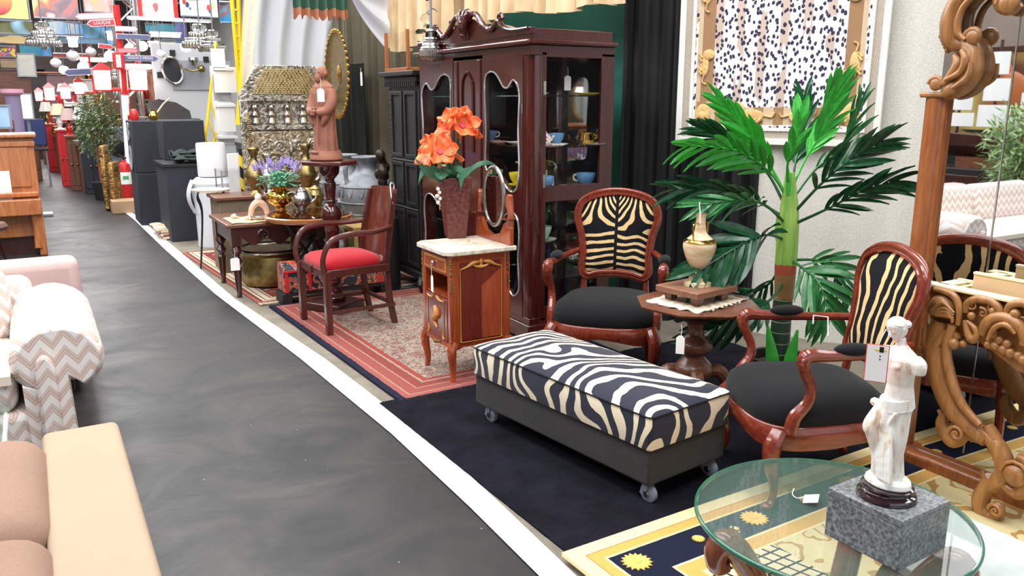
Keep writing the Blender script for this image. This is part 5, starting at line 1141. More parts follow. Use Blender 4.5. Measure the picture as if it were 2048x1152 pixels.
c1=t.mix(t.ma('GREATER_THAN',zz,zr(528)),c1,t.ramp(t.noise(t.xyz((14,14,1)),4,3),[(.3,C(112,166,60)),(.7,C(172,206,104))])); t.col(c1); mTrk=t.m
tp=[(0,0,.12),(0,0,.5),tuple(D(1568,590,PD)-o_),tuple(D(1572,520,PD)-o_),tuple(D(1578,430,PD)-o_),tuple(pt-o_)]
M().tube(tp,[.055,.05,.05,.056,.05,.022],14,8).obj('trunk',mTrk,palm)
M().tube([tuple(D(1566,520,PD)-o_),tuple(D(1562,470,PD)-o_),tuple(D(1558,430,PD)-o_)],[.01,.03,.012],8,flat=.5).obj('sheath',plain('sheath_green',C(132,184,74),.4,0,.15,9),palm)
M().tube([tuple(D(1577,390,PD-.03)-o_),tuple(D(1577,360,PD-.03)-o_),tuple(D(1577,338,PD-.03)-o_)],[.012,.012,.003],8).obj('bud',mLeafB,palm)
M().lathe([(0,0),(.13,0),(.16,.2),(.165,.22),(.14,.22),(.13,.17),(0,.17)],24).obj('pot',mBlack,palm)
M().lathe([(0,.165),(.135,.172),(0,.2)],16).obj('soil',plain('dark_soil',C(60,48,38),.95,0,.3,30),palm)
leafmesh={}
def leaflet_mesh(mat):
    if mat.name not in leafmesh:
        m=M(); L_=[]; n=5
        for i in range(n+1):
            u=i/n; w_=.092*math.sin(PI*(u*.86+.09))**.8 if i<n else .002; zc=.06*math.sin(u*2.2)-.10*u*u
            L_.append([(u,-w_,zc+.02),(u,0,zc-.012),(u,w_,zc+.02)])
        vs=[v for r in L_ for v in r]; fs=[]
        for i in range(n):
            a=i*3; fs+=[(a,a+3,a+4,a+1),(a+1,a+4,a+5,a+2)]
        m.add(vs,fs); o=m.obj('leaflet',mat); me=o.data; bpy.data.objects.remove(o); leafmesh[mat.name]=me
    return leafmesh[mat.name]
def frond(pts,mat,n,ll,droop=0,ang=50,wid=1.0,start=.28,vw=.8):
    P_=cr([Vector(p)-o_ for p in pts],8); nP=len(P_)
    rr_=[.009*(1-.8*i/(nP-1)) for i in range(nP)]
    fr=M().tube(P_,rr_,6,1).obj('frond',mat,palm)
    me=leaflet_mesh(mat)
    for k in range(n):
        u=start+(1-start)*(k//2+.5)/(n/2); sd=1 if k%2 else -1
        fi=u*(nP-1); i=min(int(fi),nP-2); p=P_[i].lerp(P_[i+1],fi-i); t_=(P_[i+1]-P_[i]).normalized()
        upv=Vector((0,0,1)); side=t_.cross(upv)
        if side.length<.2: side=t_.cross(Vector((-.7,-.7,0)))
        side.normalize(); s2=t_.cross(Vector((.74,.67,0)))
        if s2.length>.2:
            s2.normalize(); s2=s2 if s2.dot(side)>=0 else -s2; side=(side*.55+s2*vw).normalized()
        nrm=side.cross(t_).normalized()
        a=R(ang*(1-.55*u)+random.uniform(-5,5)); d=(t_*math.cos(a)+side*sd*math.sin(a)*.85+nrm*(-.1-droop+random.uniform(-.12,.12))).normalized()
        L_=ll*(.55+.75*math.sin(PI*min(1,(u-start)/(1-start)*.8+.12)))*random.uniform(.88,1.1)
        x=d; yv=nrm.cross(x).normalized(); yv=(yv*1+nrm*random.uniform(-.35,.35)).normalized(); zv=x.cross(yv)
        mt=Matrix(((x.x,yv.x,zv.x,p.x),(x.y,yv.y,zv.y,p.y),(x.z,yv.z,zv.z,p.z),(0,0,0,1)))@Matrix.Diagonal((L_,L_*wid,L_,1))
        o=bpy.data.objects.new('leaflet',me); COL.objects.link(o); o.parent=fr; o.matrix_local=mt
F=lambda *a:[D(px,py,PD+dd) for px,py,dd in a]
frond(F((1576,400,0),(1540,345,-.05),(1470,300,-.15),(1370,292,-.3)),mLeafB,20,.20,.25,55,1.0,.3)
frond(F((1576,400,0),(1540,330,.0),(1500,270,-.05),(1438,200,-.1)),mLeafB,20,.15,.0,38,1.1,.3)
frond(F((1582,380,0),(1610,320,.05),(1650,250,.05),(1676,172,.02)),mLeafB,20,.16,.0,36,1.1,.35)
frond(F((1578,380,0),(1575,330,-.1),(1590,280,-.15),(1600,230,-.15)),mLeafB,10,.14,.0,24,1.3,.3)
frond(F((1574,420,0),(1530,340,.1),(1460,285,.1),(1398,256,.05)),mLeafD,20,.16,.1,42,.9,.3)
frond(F((1574,440,0),(1510,400,-.05),(1440,380,-.15),(1350,378,-.2)),mLeafD,22,.19,.1,42,.9,.25)
frond(F((1574,450,0),(1530,410,-.2),(1480,400,-.35),(1400,410,-.45)),mLeafM,18,.16,.15,45,.9,.3)
frond(F((1582,400,0),(1590,330,.15),(1605,270,.2),(1608,195,.2)),mLeafD,16,.15,.0,40,.9,.3)
frond(F((1584,400,0),(1630,340,.1),(1690,290,.1),(1722,205,.1)),mLeafM,16,.14,.0,36,.9,.3)
frond(F((1584,430,0),(1640,370,-.1),(1700,320,-.1),(1765,282,-.1)),mLeafD,20,.18,.1,50,.9,.25)
frond(F((1584,450,0),(1650,420,-.1),(1730,380,-.15),(1795,362,-.15)),mLeafD,20,.17,.1,44,.9,.3)
frond(F((1570,480,0),(1535,470,-.2),(1490,485,-.35),(1400,540,-.5)),mLeafD,20,.22,.3,62,1.1,.3)
frond(F((1570,560,0),(1540,600,-.2),(1500,620,-.3),(1380,680,-.42)),mLeafD,20,.17,.15,55,1.1,.35)
frond(F((1584,520,0),(1610,540,-.2),(1640,570,-.3),(1660,640,-.35)),mLeafM,20,.19,.2,65,.9,.2)
frond(F((1584,520,0),(1630,520,0),(1670,530,0),(1700,590,0)),mLeafM,18,.15,.2,60,.9,.25)
frond(F((1570,500,0),(1545,560,.05),(1500,585,.05),(1440,570,.0)),mLeafD,18,.13,.2,50,.9,.3)
for (a,b) in (((1545,720),(1535,650)),((1580,725),(1595,660))):
    M().tube([tuple(D(a[0],a[1]+40,PD-.06)-o_),tuple(D(*a,PD-.06)-o_),tuple(D(*b,PD-.06)-o_)],[.012,.034,.006],8,flat=.35).obj('sprout',mLeafB,palm)
# ================= TAPESTRY ON THE WALL =================
def wp(px,off=.05):
    r=ray(px,250); n=Vector((DD.y,-DD.x,0)).normalized(); 
    if n.x>0: n=-n
    O=D0+n*off; # solve O + DD s = r k
    det=DD.x*(-r.y)-(-r.x)*DD.y; s_=((-O.x)*(-r.y)-(-r.x)*(-O.y))/det
    return O+DD*s_
def zat(px,py,off=.05): w_=wp(px,off); r=ray(px,py); return CAMH+r.z*math.hypot(w_.x,w_.y)/math.hypot(r.x,r.y)
A_=wp(1353); B_=wp(1762); WW=(B_-A_).length; zb=zat(1555,290); HT=1.75
tp_=thing('animal_tapestry','leopard spotted tapestry with embroidered lions in a woven white frame, on the wall','tapestry',((A_.x+B_.x)/2,(A_.y+B_.y)/2,zb),math.atan2(DD.y,DD.x))
h=WW/2
t=NT('tapestry_cloth',.9); o=t.sep(t.xyz()); dx=t.ma('SUBTRACT',h,t.ma('ABSOLUTE',o[0])); dz=t.ma('MINIMUM',o[2],t.ma('SUBTRACT',HT,o[2])); d=t.ma('MINIMUM',dx,dz)
sv=t.com(t.ma('ADD',o[0],t.ma('MULTIPLY',t.noise(t.xyz(),14,1),.03)),t.ma('MULTIPLY',o[2],.68),0.0); q_v=t.n('ShaderNodeTexVoronoi',voronoi_dimensions='2D'); t.put(q_v.inputs['Vector'],sv); q_v.inputs['Scale'].default_value=34; vd=q_v.outputs['Distance']; n_=t.noise(t.xyz(),40,2); sp=t.ma('LESS_THAN',t.ma('ADD',vd,t.ma('MULTIPLY',t.ma('SUBTRACT',n_,.5),.45)),.29)
st1=t.ma('GREATER_THAN',t.ma('SINE',t.ma('MULTIPLY',o[0],46)),.35); zfade=t.ma('GREATER_THAN',t.noise(t.xyz((3,1,1)),3,2),.46)
bg=t.mix(t.ma('MULTIPLY',st1,zfade),C(236,234,236),C(206,186,174)); spots=t.mix(sp,bg,C(66,60,82))
band=t.mix(t.ma('GREATER_THAN',t.ma('SINE',t.ma('MULTIPLY',o[0],50)),0),C(216,192,160),C(170,134,98))
bandv=t.mix(t.ma('GREATER_THAN',d,.155),C(214,190,160),C(166,130,98))
isb=t.ma('LESS_THAN',o[2],.27); bb=t.mix(isb,bandv,band)
c=t.mix(t.ma('GREATER_THAN',d,.125),spots,bb); c=t.mix(t.ma('GREATER_THAN',d,.235),c,spots)
t.col(c); t.bump(t.noise(t.xyz(),120,2),.3,.003); t.inp('Specular IOR Level',.1)
M().box((0,.0,HT/2),(WW-.14,.012,HT-.14)).obj('cloth_field',t.m,tp_)
mFr=plain('whitewashed_frame',C(238,236,230),.6,0,.04,20); t=NT('woven_rattan_band',.8); f=t.wave(t.xyz((1,1,1),'Object',(0,0,0),(0,R(40),0)),40,1.5,1,2,'X'); t.col(t.ramp(f,[(.3,C(168,152,134)),(.7,C(224,214,202))])); t.bump(f,.6,.005); mWov=t.m
def rct(i): return [(-h+i,i),(h-i,i),(h-i,HT-i),(-h+i,HT-i)]
M().ring(rct(.04),rct(0),-.02,.02,'y').obj('outer_frame',mFr,tp_,bevel=.004)
M().ring(rct(.085),rct(.04),-.008,.012,'y').obj('woven_border',mWov,tp_)
M().ring(rct(.108),rct(.085),-.016,.012,'y').obj('inner_frame',mFr,tp_,bevel=.003)
mLi=fabric('lion_embroidery',C(226,186,128),.25,60,.6)
def lion(x,z,rot,k,flip=1):
    m=M()
    m.ball((0,0,0),.05,(1.7,.12,.75),14,8); m.ball((-.085,-.004,.035),.042,(1,.16,1.15),12,8); m.tube([(.08,0,0),(.13,0,-.01),(.15,0,.02)],.007); 
    for q in (-.06,-.03,.045,.07): m.tube([(q,-.003,-.02),(q-.03,-.003,-.045)],.011,6)
    m.xf(Matrix.Translation((x,-.012,z))@Matrix.Rotation(rot,4,'Y')@Matrix.Diagonal((k*flip,1,k,1))); m.obj('embroidered_lion',mLi,tp_)
lion(-.14,.185,0,1.0); lion(.16,.185,0,.8,-1); lion(.40,.185,0,.8)
for z in (.5,.95,1.35): lion(-h+.175,z,R(90),.8); lion(h-.175,z,R(-90),.8)
for sx in (-1,1): m=M(); m.ball((0,0,0),.06,(.8,.14,1.1),14,8); m.ball((0,-.006,-.01),.03,(1,.3,1)); m.xf(Matrix.Translation((sx*(h-.18),-.012,.19))); m.obj('embroidered_head',mLi,tp_)
M().tube([(h-.02,-.01,-.005),(h-.1,-.03,-.03),(h-.06,-.03,-.06)],.005).obj('black_wire',mBlack,tp_)
# ================= STANDING MIRROR =================
MX=3.13
mir=thing('standing_mirror','huge standing mirror with tall carved honey oak frame behind the carved console','mirror',(MX,1.3,0))
YL=2.035-1.3
M().box((.02,-.1,1.15),(.01,1.68,2.2)).obj('mirror_glass',mMirror,mir)
M().box((.045,-.1,1.15),(.03,1.7,2.2)).obj('backing_board',mTable,mir)
m=M()
pr=[(.03,.045),(-.012,.045),(-.014,.034),(-.028,.03),(-.034,.012),(-.034,-.006),(-.026,-.02),(-.012,-.026),(-.01,-.04),(.03,-.04)]
m.loft([[Vector((x,YL+y,z)) for x,y in pr] for z in (.06,1.56)]); m.obj('side_post',mPost,mir,smooth=50)
m=M(); m.loft([[Vector((x,YL-1.66-y,z)) for x,y in pr] for z in (.06,1.56)]); m.obj('side_post',mPost,mir,smooth=50)
for yy in (YL,YL-1.66):
    M().box((-.002,yy,1.57),(.08,.115,.022)).obj('capital',mCarve,mir,bevel=.008,bseg=3)
    M().box((-.002,yy,.05),(.09,.12,.1)).obj('post_base',mPost,mir,bevel=.01)
M().box((-.01,-.1,.055),(.07,1.62,.075)).obj('bottom_rail',mPost,mir,bevel=.018,bseg=3)
M().box((-.03,-.1,.03),(.05,1.62,.03)).obj('bottom_bead',mPost,mir,bevel=.012,bseg=3)
def q(px,py,o=0): p=OX(px,py,MX-.02-o); return Vector((p.x-MX,p.y-1.3,p.z))
def crest(sgn,mirr):
    m=M(); f=(lambda v: Vector((v.x,(YL-.83)*2-v.y,v.z))) if mirr else (lambda v:v)
    def T(pts,rad,seg=9,n=6,o=0): m.tube([f(q(px,py,o)) for px,py in pts],rad,seg,n)
    # S-shaped carved side piece
    T([(1888,186),(1900,183),(1926,168),(1942,140),(1944,112),(1938,90),(1925,78)],[.02,.034,.042,.045,.04,.032,.02])
    T([(1886,170),(1905,150),(1915,128),(1908,110)],[.012,.022,.020,.010],o=.02)
    T([(1890,160),(1920,145),(1930,120),(1922,100)],[.008,.014,.014,.008],o=.045)
    T([(1905,176),(1934,155),(1942,125)],[.008,.012,.008],o=.05)
    T([(1935,92),(1908,84),(1902,50),(1912,14),(1940,-20),(1990,-52),(2060,-70)],[.022,.036,.040,.036,.036,.036,.034])
    T([(1930,80),(1916,66),(1917,40),(1930,10),(1958,-14),(2000,-36)],[.008,.013,.014,.013,.012,.01],o=.03)
    for px,py,r in ((1872,168,.030),(1946,74,.034),(2018,6,.045)):
        c=f(q(px,py,.02)); m.scroll(c,r,1.5,.012,0,1,'yz',.5); m.ball(c,r*.9,(.5,1,1),14,10)
    T([(1990,-6),(2002,14),(2022,20),(2042,8)],[.012,.02,.02,.012])
    for k in range(5): m.ball(f(q(1884+3*k,72+7*k,.0)),.013,seg=8,rings=6)
    m.obj('carved_crest',mCarve,mir,smooth=60)
crest(1,False); crest(1,True)
m=M(); m.tube([(0,.6,2.2),(0,.2,2.34),(0,-.1,2.4),(0,-.4,2.34),(0,-.8,2.2)],[.04,.05,.06,.05,.04]); m.obj('top_rail',mCarve,mir)
# bevel line on the glass
for y in (YL-.27,): M().box((.0135,y,1.2),(.002,.006,2.1)).obj('glass_bevel',mSilver,mir)
# ================= CARVED CONSOLE =================
KX=2.93
con=thing('carved_console','elaborately carved honey oak console base with open pale plywood top','console',(KX,1.45,0))
def k(px,py,o=0): p=OX(px,py,KX-o); return Vector((p.x-KX,p.y-1.45,p.z))
m=M()
def T(pts,rad,seg=10,n=6,o=0,flat=1): m.tube([k(px,py,o) for px,py in pts],rad,seg,n,flat=flat)
# main S leg
T([(1885,640),(1872,690),(1882,750),(1905,810),(1938,850),(1975,880)],[.036,.044,.046,.044,.038,.030])
T([(1905,650),(1893,700),(1904,760),(1925,810),(1960,850)],[.016,.018,.019,.017,.013],o=.035)
T([(1868,650),(1860,700),(1870,755),(1895,815)],[.010,.012,.012,.010],o=.02)
m.obj('front_leg',mCarve,con,smooth=60)
m=M()
T([(1975,850),(1990,880),(2000,905),(1985,885)],[.02,.026,.016,.01])
T([(1890,825),(1885,850),(1905,880),(1925,870),(1932,850),(1918,845)],[.014,.026,.030,.026,.018,.01])
T([(1912,872),(1950,858),(1985,880),(2008,920),(2006,950),(1980,975)],[.014,.024,.030,.034,.032,.026])
T([(1985,955),(1965,990),(1962,1015),(1978,1033),(1996,1030),(2000,1012),(1988,1008)],[.026,.032,.030,.026,.022,.016,.012])
T([(1965,940),(1972,960),(1990,968)],[.006,.014,.012]); T([(1876,820),(1885,828),(1895,826)],[.006,.013,.008])
for px,py,r in ((1990,1022,.022),(1912,868,.026),(2032,950,.045)): m.ball(k(px,py,.02),r,(.7,1,1),14,10); m.scroll(k(px,py,.035),r*1.2,1.5,.008,0,1,'yz',.6)
T([(1998,960),(2030,985),(2048,975),(2060,930),(2036,915)],[.012,.024,.028,.026,.018])
m.obj('scroll_foot',mCarve,con,smooth=60)
# carved frieze board
m=M(); zt=k(1900,578).z; m.prism([(.42,zt),(.40,zt-.05),(.41,zt-.1),(.36,zt-.16),(.30,zt-.17),(.22,zt-.16),(.15,zt-.19),(.05,zt-.24),(-.1,zt-.27),(-.28,zt-.26),(-.34,zt-.2),(-.36,zt)],.005,.03,'x'); m.obj('frieze_board',mCarve,con,smooth=30)
m=M()
# shell and acanthus at the left corner
T([(1868,578),(1905,590),(1918,615),(1916,650)],[.008,.014,.013,.010],o=.03)
T([(1862,625),(1880,605),(1898,615),(1896,635)],[.018,.032,.028,.018],o=.02)
for j in range(5): T([(1862+2*j,622+2*j),(1885+4*j,606+11*j-j*j),(1908-j,626+5*j)],[.006,.008,.005],7,5,.05)
T([(1850,655),(1853,685),(1866,693),(1885,676),(1905,668),(1918,678)],[.010,.020,.022,.022,.020,.010],o=.02)
T([(1842,688),(1855,695),(1862,690)],[.006,.012,.008],o=.01); m.ball(k(1907,688,.04),.020,(1,1,1.1),12,8); m.ball(k(1926,688,.03),.014,seg=10,rings=8)
for j in range(8): m.ball(k(1841+1.0*j*.6,700+7*j,.01),.0085,seg=8,rings=6)
# running scrolls on the frieze
T([(1932,625),(1936,606),(1958,598),(1985,604),(2000,620),(1992,632),(1980,622)],[.010,.014,.016,.016,.014,.012,.008],o=.02)
T([(1930,640),(1936,665),(1945,680),(1954,670),(1948,655),(1934,642)],[.008,.014,.016,.012,.010,.006],o=.03)
T([(1965,670),(1972,650),(1988,637),(2012,636),(2035,650),(2050,675),(2048,690)],[.012,.020,.022,.022,.022,.020,.016],o=.025)
T([(1975,680),(1990,655),(2012,650),(2030,668)],[.006,.010,.010,.006],o=.05)
T([(2012,632),(2020,612),(2040,606),(2060,612)],[.010,.014,.015,.014],o=.02)
for (px,py,r) in ((1943,632,.016),(1985,622,.014),(1986,668,.018),(1998,680,.016),(1990,692,.016),(2006,700,.018),(2020,706,.018),(2036,712,.016),(2030,628,.018),(1975,690,.014),(2014,688,.016),(2046,720,.018)): m.ball(k(px,py,.025),r,(.8,1,1),10,8)
for j in range(6): m.scroll(k(1945+20*j,610+12*(j%2)+4*j,.02),.02,1.2,.006,j,1 if j%2 else -1,'yz')
m.obj('carved_relief',mCarve,con,smooth=60)
M().box((.0,.02,zt+.006),(.055,.80,.012)).obj('front_rim',mPaleE,con,bevel=.003)
M().box((.16,.02,zt+.006),(.02,.74,.012)).obj('back_rim',mPaleE,con,bevel=.002)
M().box((.085,-.02,zt-.04),(.012,.62,.1)).obj('inner_board',mPale,con)
M().box((.085,.30,zt-.04),(.14,.02,.1)).obj('cross_board',mPale,con); M().box((.07,.36,zt+.006),(.12,.05,.012)).obj('end_rim',mPaleE,con,bevel=.003)
M().box((.09,-.02,zt-.09),(.16,.70,.012)).obj('floor_board',mPale,con)
M().box((.075,-.02,zt+.03),(.012,.60,.06)).obj('raised_board',mPale,con,bevel=.002); M().box((.075,-.02,zt+.063),(.02,.60,.008)).obj('board_edge',mPaleE,con)
for yy in (-.5,):
    m=M(); m.tube([(0,yy,zt-.25),(0,yy+.1,.45),(0,yy-.02,.3),(0,yy+.04,.1),(0,yy-.05,.02)],[.04,.045,.035,.03,.03]); m.obj('front_leg',mCarve,con)
# ================= GLASS TABLE =================
GX,GY,GZ=1.76,1.315,.445
s=thing('glass_table','round glass-topped coffee table with carved mahogany scroll legs','table',(GX,GY,0.0))
m=M(); RX,RY=.365,.36
e=lambda r,z:[Vector((r*RX*math.cos(2*PI*k_/96),r*RY*math.sin(2*PI*k_/96),z)) for k_ in range(96)]
m.loft([e(.002,GZ),e(.985,GZ),e(1,GZ+.004),e(1,GZ+.011),e(.985,GZ+.015),e(.002,GZ+.015)],loop=True) if False else m.loft([e(.005,GZ+.001),e(.975,GZ+.001),e(.975,GZ+.0145),e(.005,GZ+.0145)],loop=True); m.obj('glass_top',mTableGlass,s,smooth=40)
m=M(); m.loft([e(.978,GZ+.0005),e(.992,GZ),e(1,GZ+.004),e(1,GZ+.011),e(.992,GZ+.015),e(.978,GZ+.0145)],loop=True); m.obj('glass_edge',mGlassEdge,s,smooth=60)
mLegW=wood('glossy_brown_leg',C(104,54,38),C(146,84,60),.2,'z',4,.5)
for a in (R(160),R(250),R(20),R(-60)):
    c_,q_=math.cos(a),math.sin(a); m=M()
    m.tube([(r_*c_,r_*q_,z) for r_,z in ((.05,.1),(.1,.12),(.16,.2),(.24,.34),(.295,.405),(.325,.385),(.32,.34),(.29,.335))],[.03,.034,.036,.036,.038,.034,.026,.016],12)
    m.tube([(r_*c_,r_*q_,z) for r_,z in ((.1,.14),(.16,.09),(.22,.05),(.28,.045),(.3,.07))],[.03,.03,.028,.028,.016],10)
    m.obj('scroll_leg',mLegW,s,smooth=60)
    M().lathe([(0,.425),(.016,.425),(.016,.4445),(0,.4445)],12,(.28*c_,.28*q_,0)).obj('rubber_pad',mGlass,s)
M().lathe([(0,.04),(.06,.04),(.08,.1),(.05,.16),(.07,.2),(0,.24)],20,sm=2).obj('center_post',mLegW,s)
# marble slab table
s=thing('marble_slab_table','pale marble slab on low dark legs between the glass table and the mirror','table',(2.16,.93,.04)); t=NT('grey_white_marble',.3); f=t.noise(t.xyz(),5,5,.8); t.col(t.ramp(f,[(.35,C(168,178,176)),(.7,C(196,204,202))])); mSl=t.m
M().box((0,0,.245),(.42,.84,.03)).obj('slab',mSl,s,bevel=.005)
for a in (-1,1):
    for b in (-1,1): M().tube([(a*.15,b*.33,.23),(a*.17,b*.36,.15),(a*.15,b*.33,.06),(a*.17,b*.36,0)],[.035,.03,.016,.02]).obj('leg',mLegW,s)
# granite block
t=NT('speckled_granite',.3); v=t.xyz(); f=t.noise(v,70,4,.3,.7); g=t.vor(v,110); t.col(t.ramp(t.ma('ADD',t.ma('MULTIPLY',f,.75),t.ma('MULTIPLY',g,.3)),[(.36,C(70,74,76)),(.5,C(104,108,110)),(.64,C(140,144,146))])); t.bump(f,.08,.002); mGran=t.m
BX,BY=1.757,1.155
s=thing('granite_block','grey speckled granite plinth block standing on the glass tabletop','plinth',(BX,BY,GZ+.016),R(2))
M().box((0,0,.0655),(.196,.205,.130)).obj('block',mGran,s,bevel=.0015)
M().box((0,0,.116),(.1985,.2075,.001)).obj('joint_line',mSteel,s)
# statuette
sp=G(1775,992,GZ+.148); sp=Vector((BX-.014,BY-.002,0)); Z0=GZ+.148
s=thing('white_statuette','white draped armless female statuette on a round glossy dark base','statuette',(sp.x,sp.y,Z0),R(-100)); s.scale=(1.1,1.1,.99)
M().lathe([(0,0),(.058,0),(.064,.005),(.062,.012),(.052,.016),(.05,.022),(.056,.027),(.05,.033),(0,.035)],40,sm=2).obj('round_base',plain('dark_brown_gloss',C(44,28,34),.12,0,0,5,0,1),s)
t=NT('ivory_resin',.42); g_=t.n('ShaderNodeNewGeometry'); nn=t.noise(t.xyz((1,1,.35)),38,3,1.2); t.col(t.ramp(nn,[(.30,C(206,178,150)),(.42,C(238,228,214)),(.6,C(248,246,242))])); t.inp('Subsurface Weight',.1); mIvo=t.m
m=M()
# irregular rocky foot
m.loft([[Vector((r_*(1+.06*math.sin(3*a+1))*math.cos(a),r_*.9*(1+.05*math.cos(2*a))*math.sin(a),z)) for a in [2*PI*k_/24 for k_ in range(24)]] for z,r_ in ((.034,.05),(.036,.052),(.05,.049),(.053,.03),(.054,.002))])
rings=[]
for z,rx,ry,ox,oy in ((.05,.034,.03,.0,0),(.08,.030,.026,.0,0),(.12,.028,.026,-.002,-.002),(.16,.030,.030,-.004,-.006),(.20,.034,.034,-.004,-.008),(.225,.037,.034,-.002,-.004),(.245,.037,.032,.002,0),(.258,.033,.028,.003,.001)):
    fl=.10 if z<.22 else .05
    rings.append([Vector((ox+rx*math.cos(a)*(1+fl*math.sin(7*a+z*22)),oy+ry*math.sin(a)*(1+fl*math.sin(7*a+z*22)),z)) for a in [2*PI*k_/56 for k_ in range(56)]])
m.loft(rings)
m.tube([(-.010,-.012,.235),(-.022,-.036,.185),(-.018,-.034,.165),(-.012,-.024,.11),(-.012,-.024,.06)],[.024,.022,.020,.015,.012],14)   # bent knee
m.tube([(.014,-.002,.24),(.018,-.006,.17),(.016,-.006,.1),(.018,-.008,.055)],[.024,.022,.017,.013],14)
for j in range(5):
    a=.3+j*.38; m.tube([(.02*math.cos(a)+.012,-.03+.002*j,.235),(.010+.008*j-.01,-.036,.15),(.006+.009*j,-.036,.056)],[.0035,.005,.005],7)
# torso
m.loft([[Vector((ox+rx*math.cos(a),oy+ry*math.sin(a),z)) for a in [2*PI*k_/36 for k_ in range(36)]] for z,rx,ry,ox,oy in ((.245,.034,.028,.003,.001),(.27,.033,.027,.004,.002),(.295,.029,.024,.004,.001),(.315,.032,.025,.003,-.001),(.34,.038,.027,.001,-.002),(.36,.042,.026,0,-.001),(.375,.038,.021,-.001,0),(.385,.022,.015,-.001,0),(.392,.012,.012,-.001,0))])
for sx in (-1,1):
    m.ball((sx*.014,-.018,.345),.012,(1,1,1)); m.tube([(sx*.034,0,.366),(sx*.047,.001,.356),(sx*.050,.001,.334 if sx>0 else .318)],[.016,.017,.013],10)
m.tube([(-.002,0,.38),(-.004,-.004,.412)],[.012,.011],10)
m.obj('figure',mIvo,s,remesh=.0022)
m=M()
for j in range(7): 
    z=.236+.004*j; aa=[2*PI*k_/20 for k_ in range(20)]
    m.tube([((.037-.0006*j)*math.cos(a)+.001,(.033-.0006*j)*math.sin(a)-.001,z+.008*math.sin(a+.6)) for a in aa],.0032,6,2,True)
m.tube([(-.03,-.024,.24),(-.04,-.02,.235),(-.038,-.012,.225)],[.008,.011,.006])
m.obj('draped_waist_folds',mIvo,s)
h=M(); hc=Vector((-.008,-.010,.432)); tilt=Matrix.Rotation(R(26),3,'X')@Matrix.Rotation(R(-12),3,'Y')
hh=lambda x,y,z: hc+tilt@Vector((x,y,z))
h.ball(hh(0,0,0),.021,(.86,1,1.12),20,14,tilt); h.ball(hh(0,-.010,-.012),.013,(.85,.9,1.1)); h.tube([hh(0,-.020,.006),hh(0,-.0265,-.004),hh(0,-.021,-.007)],[.002,.0036,.0024],8,4)
for sx in (-1,1): h.ball(hh(sx*.008,-.018,.003),.0034); h.ball(hh(sx*.019,0,-.001),.0045,(.5,1,1.3))
h.tube([hh(-.005,-.020,-.012),hh(0,-.0225,-.0115),hh(.005,-.020,-.012)],[.0012,.002,.0012],6,3); h.ball(hh(0,.002,.008),.0225,(.95,1.05,1)); h.obj('head',mIvo,s,remesh=.0014)
h=M(); h.ball(hh(0,.024,-.002),.011,(1,1,.9))
for j in range(9):
    a=-1.3+2.6*j/8; h.tube([hh(.004*math.sin(a),-.015,.021),hh(.0195*math.sin(a),-.004,.010+.006*math.cos(a)),hh(.013*math.sin(a),.020,.0)],[.002,.003,.0025],6,4)
h.obj('wavy_hair',mIvo,s)
# red bordered tag
p=G(1764,700,0); tg=thing('bordered_price_tag','white price tag with thin red border hanging in front of the white statuette','tag',tuple(D(1757,690,math.hypot(sp.x,sp.y)-.065)),R(-58),)
M().box((0,0,-.045),(.050,.0008,.092)).obj('red_border',plain('tag_red_edge',C(226,90,80),.6),tg); M().box((0,-.0008,-.045),(.046,.0008,.088)).obj('card',mCard,tg)
M().box((.006,-.0016,-.012),(.026,.0006,.003)).obj('yellow_line',plain('tag_yellow',C(240,210,60),.6),tg); M().box((.008,-.0018,-.010),(.009,.0006,.013)).obj('printed_mark',mBlack,tg)
for z in (-.026,-.034): M().box((.006,-.0016,z),(.003,.0006,.003)).obj('printed_dot',mBlack,tg)
M().tube([(0,0,0),(.006,.01,.02),(.012,.02,.035)],.0012,5).obj('string',mString,tg)
c=G(1622,1000,GZ+.02); tg=thing('card_on_glass','small blank white card lying on the glass tabletop beside the granite block','card',(c.x,c.y,GZ+.018),R(35))
M().box((0,0,0),(.052,.04,.0012),rot=Matrix.Rotation(-.25,3,'X')).obj('card',mCard,tg); M().tube([(0,.018,.002),(-.02,.035,.004),(.0,.05,.003),(.04,.05,.002)],.0012,5).obj('string',mString,tg); tg.location.z+=.006
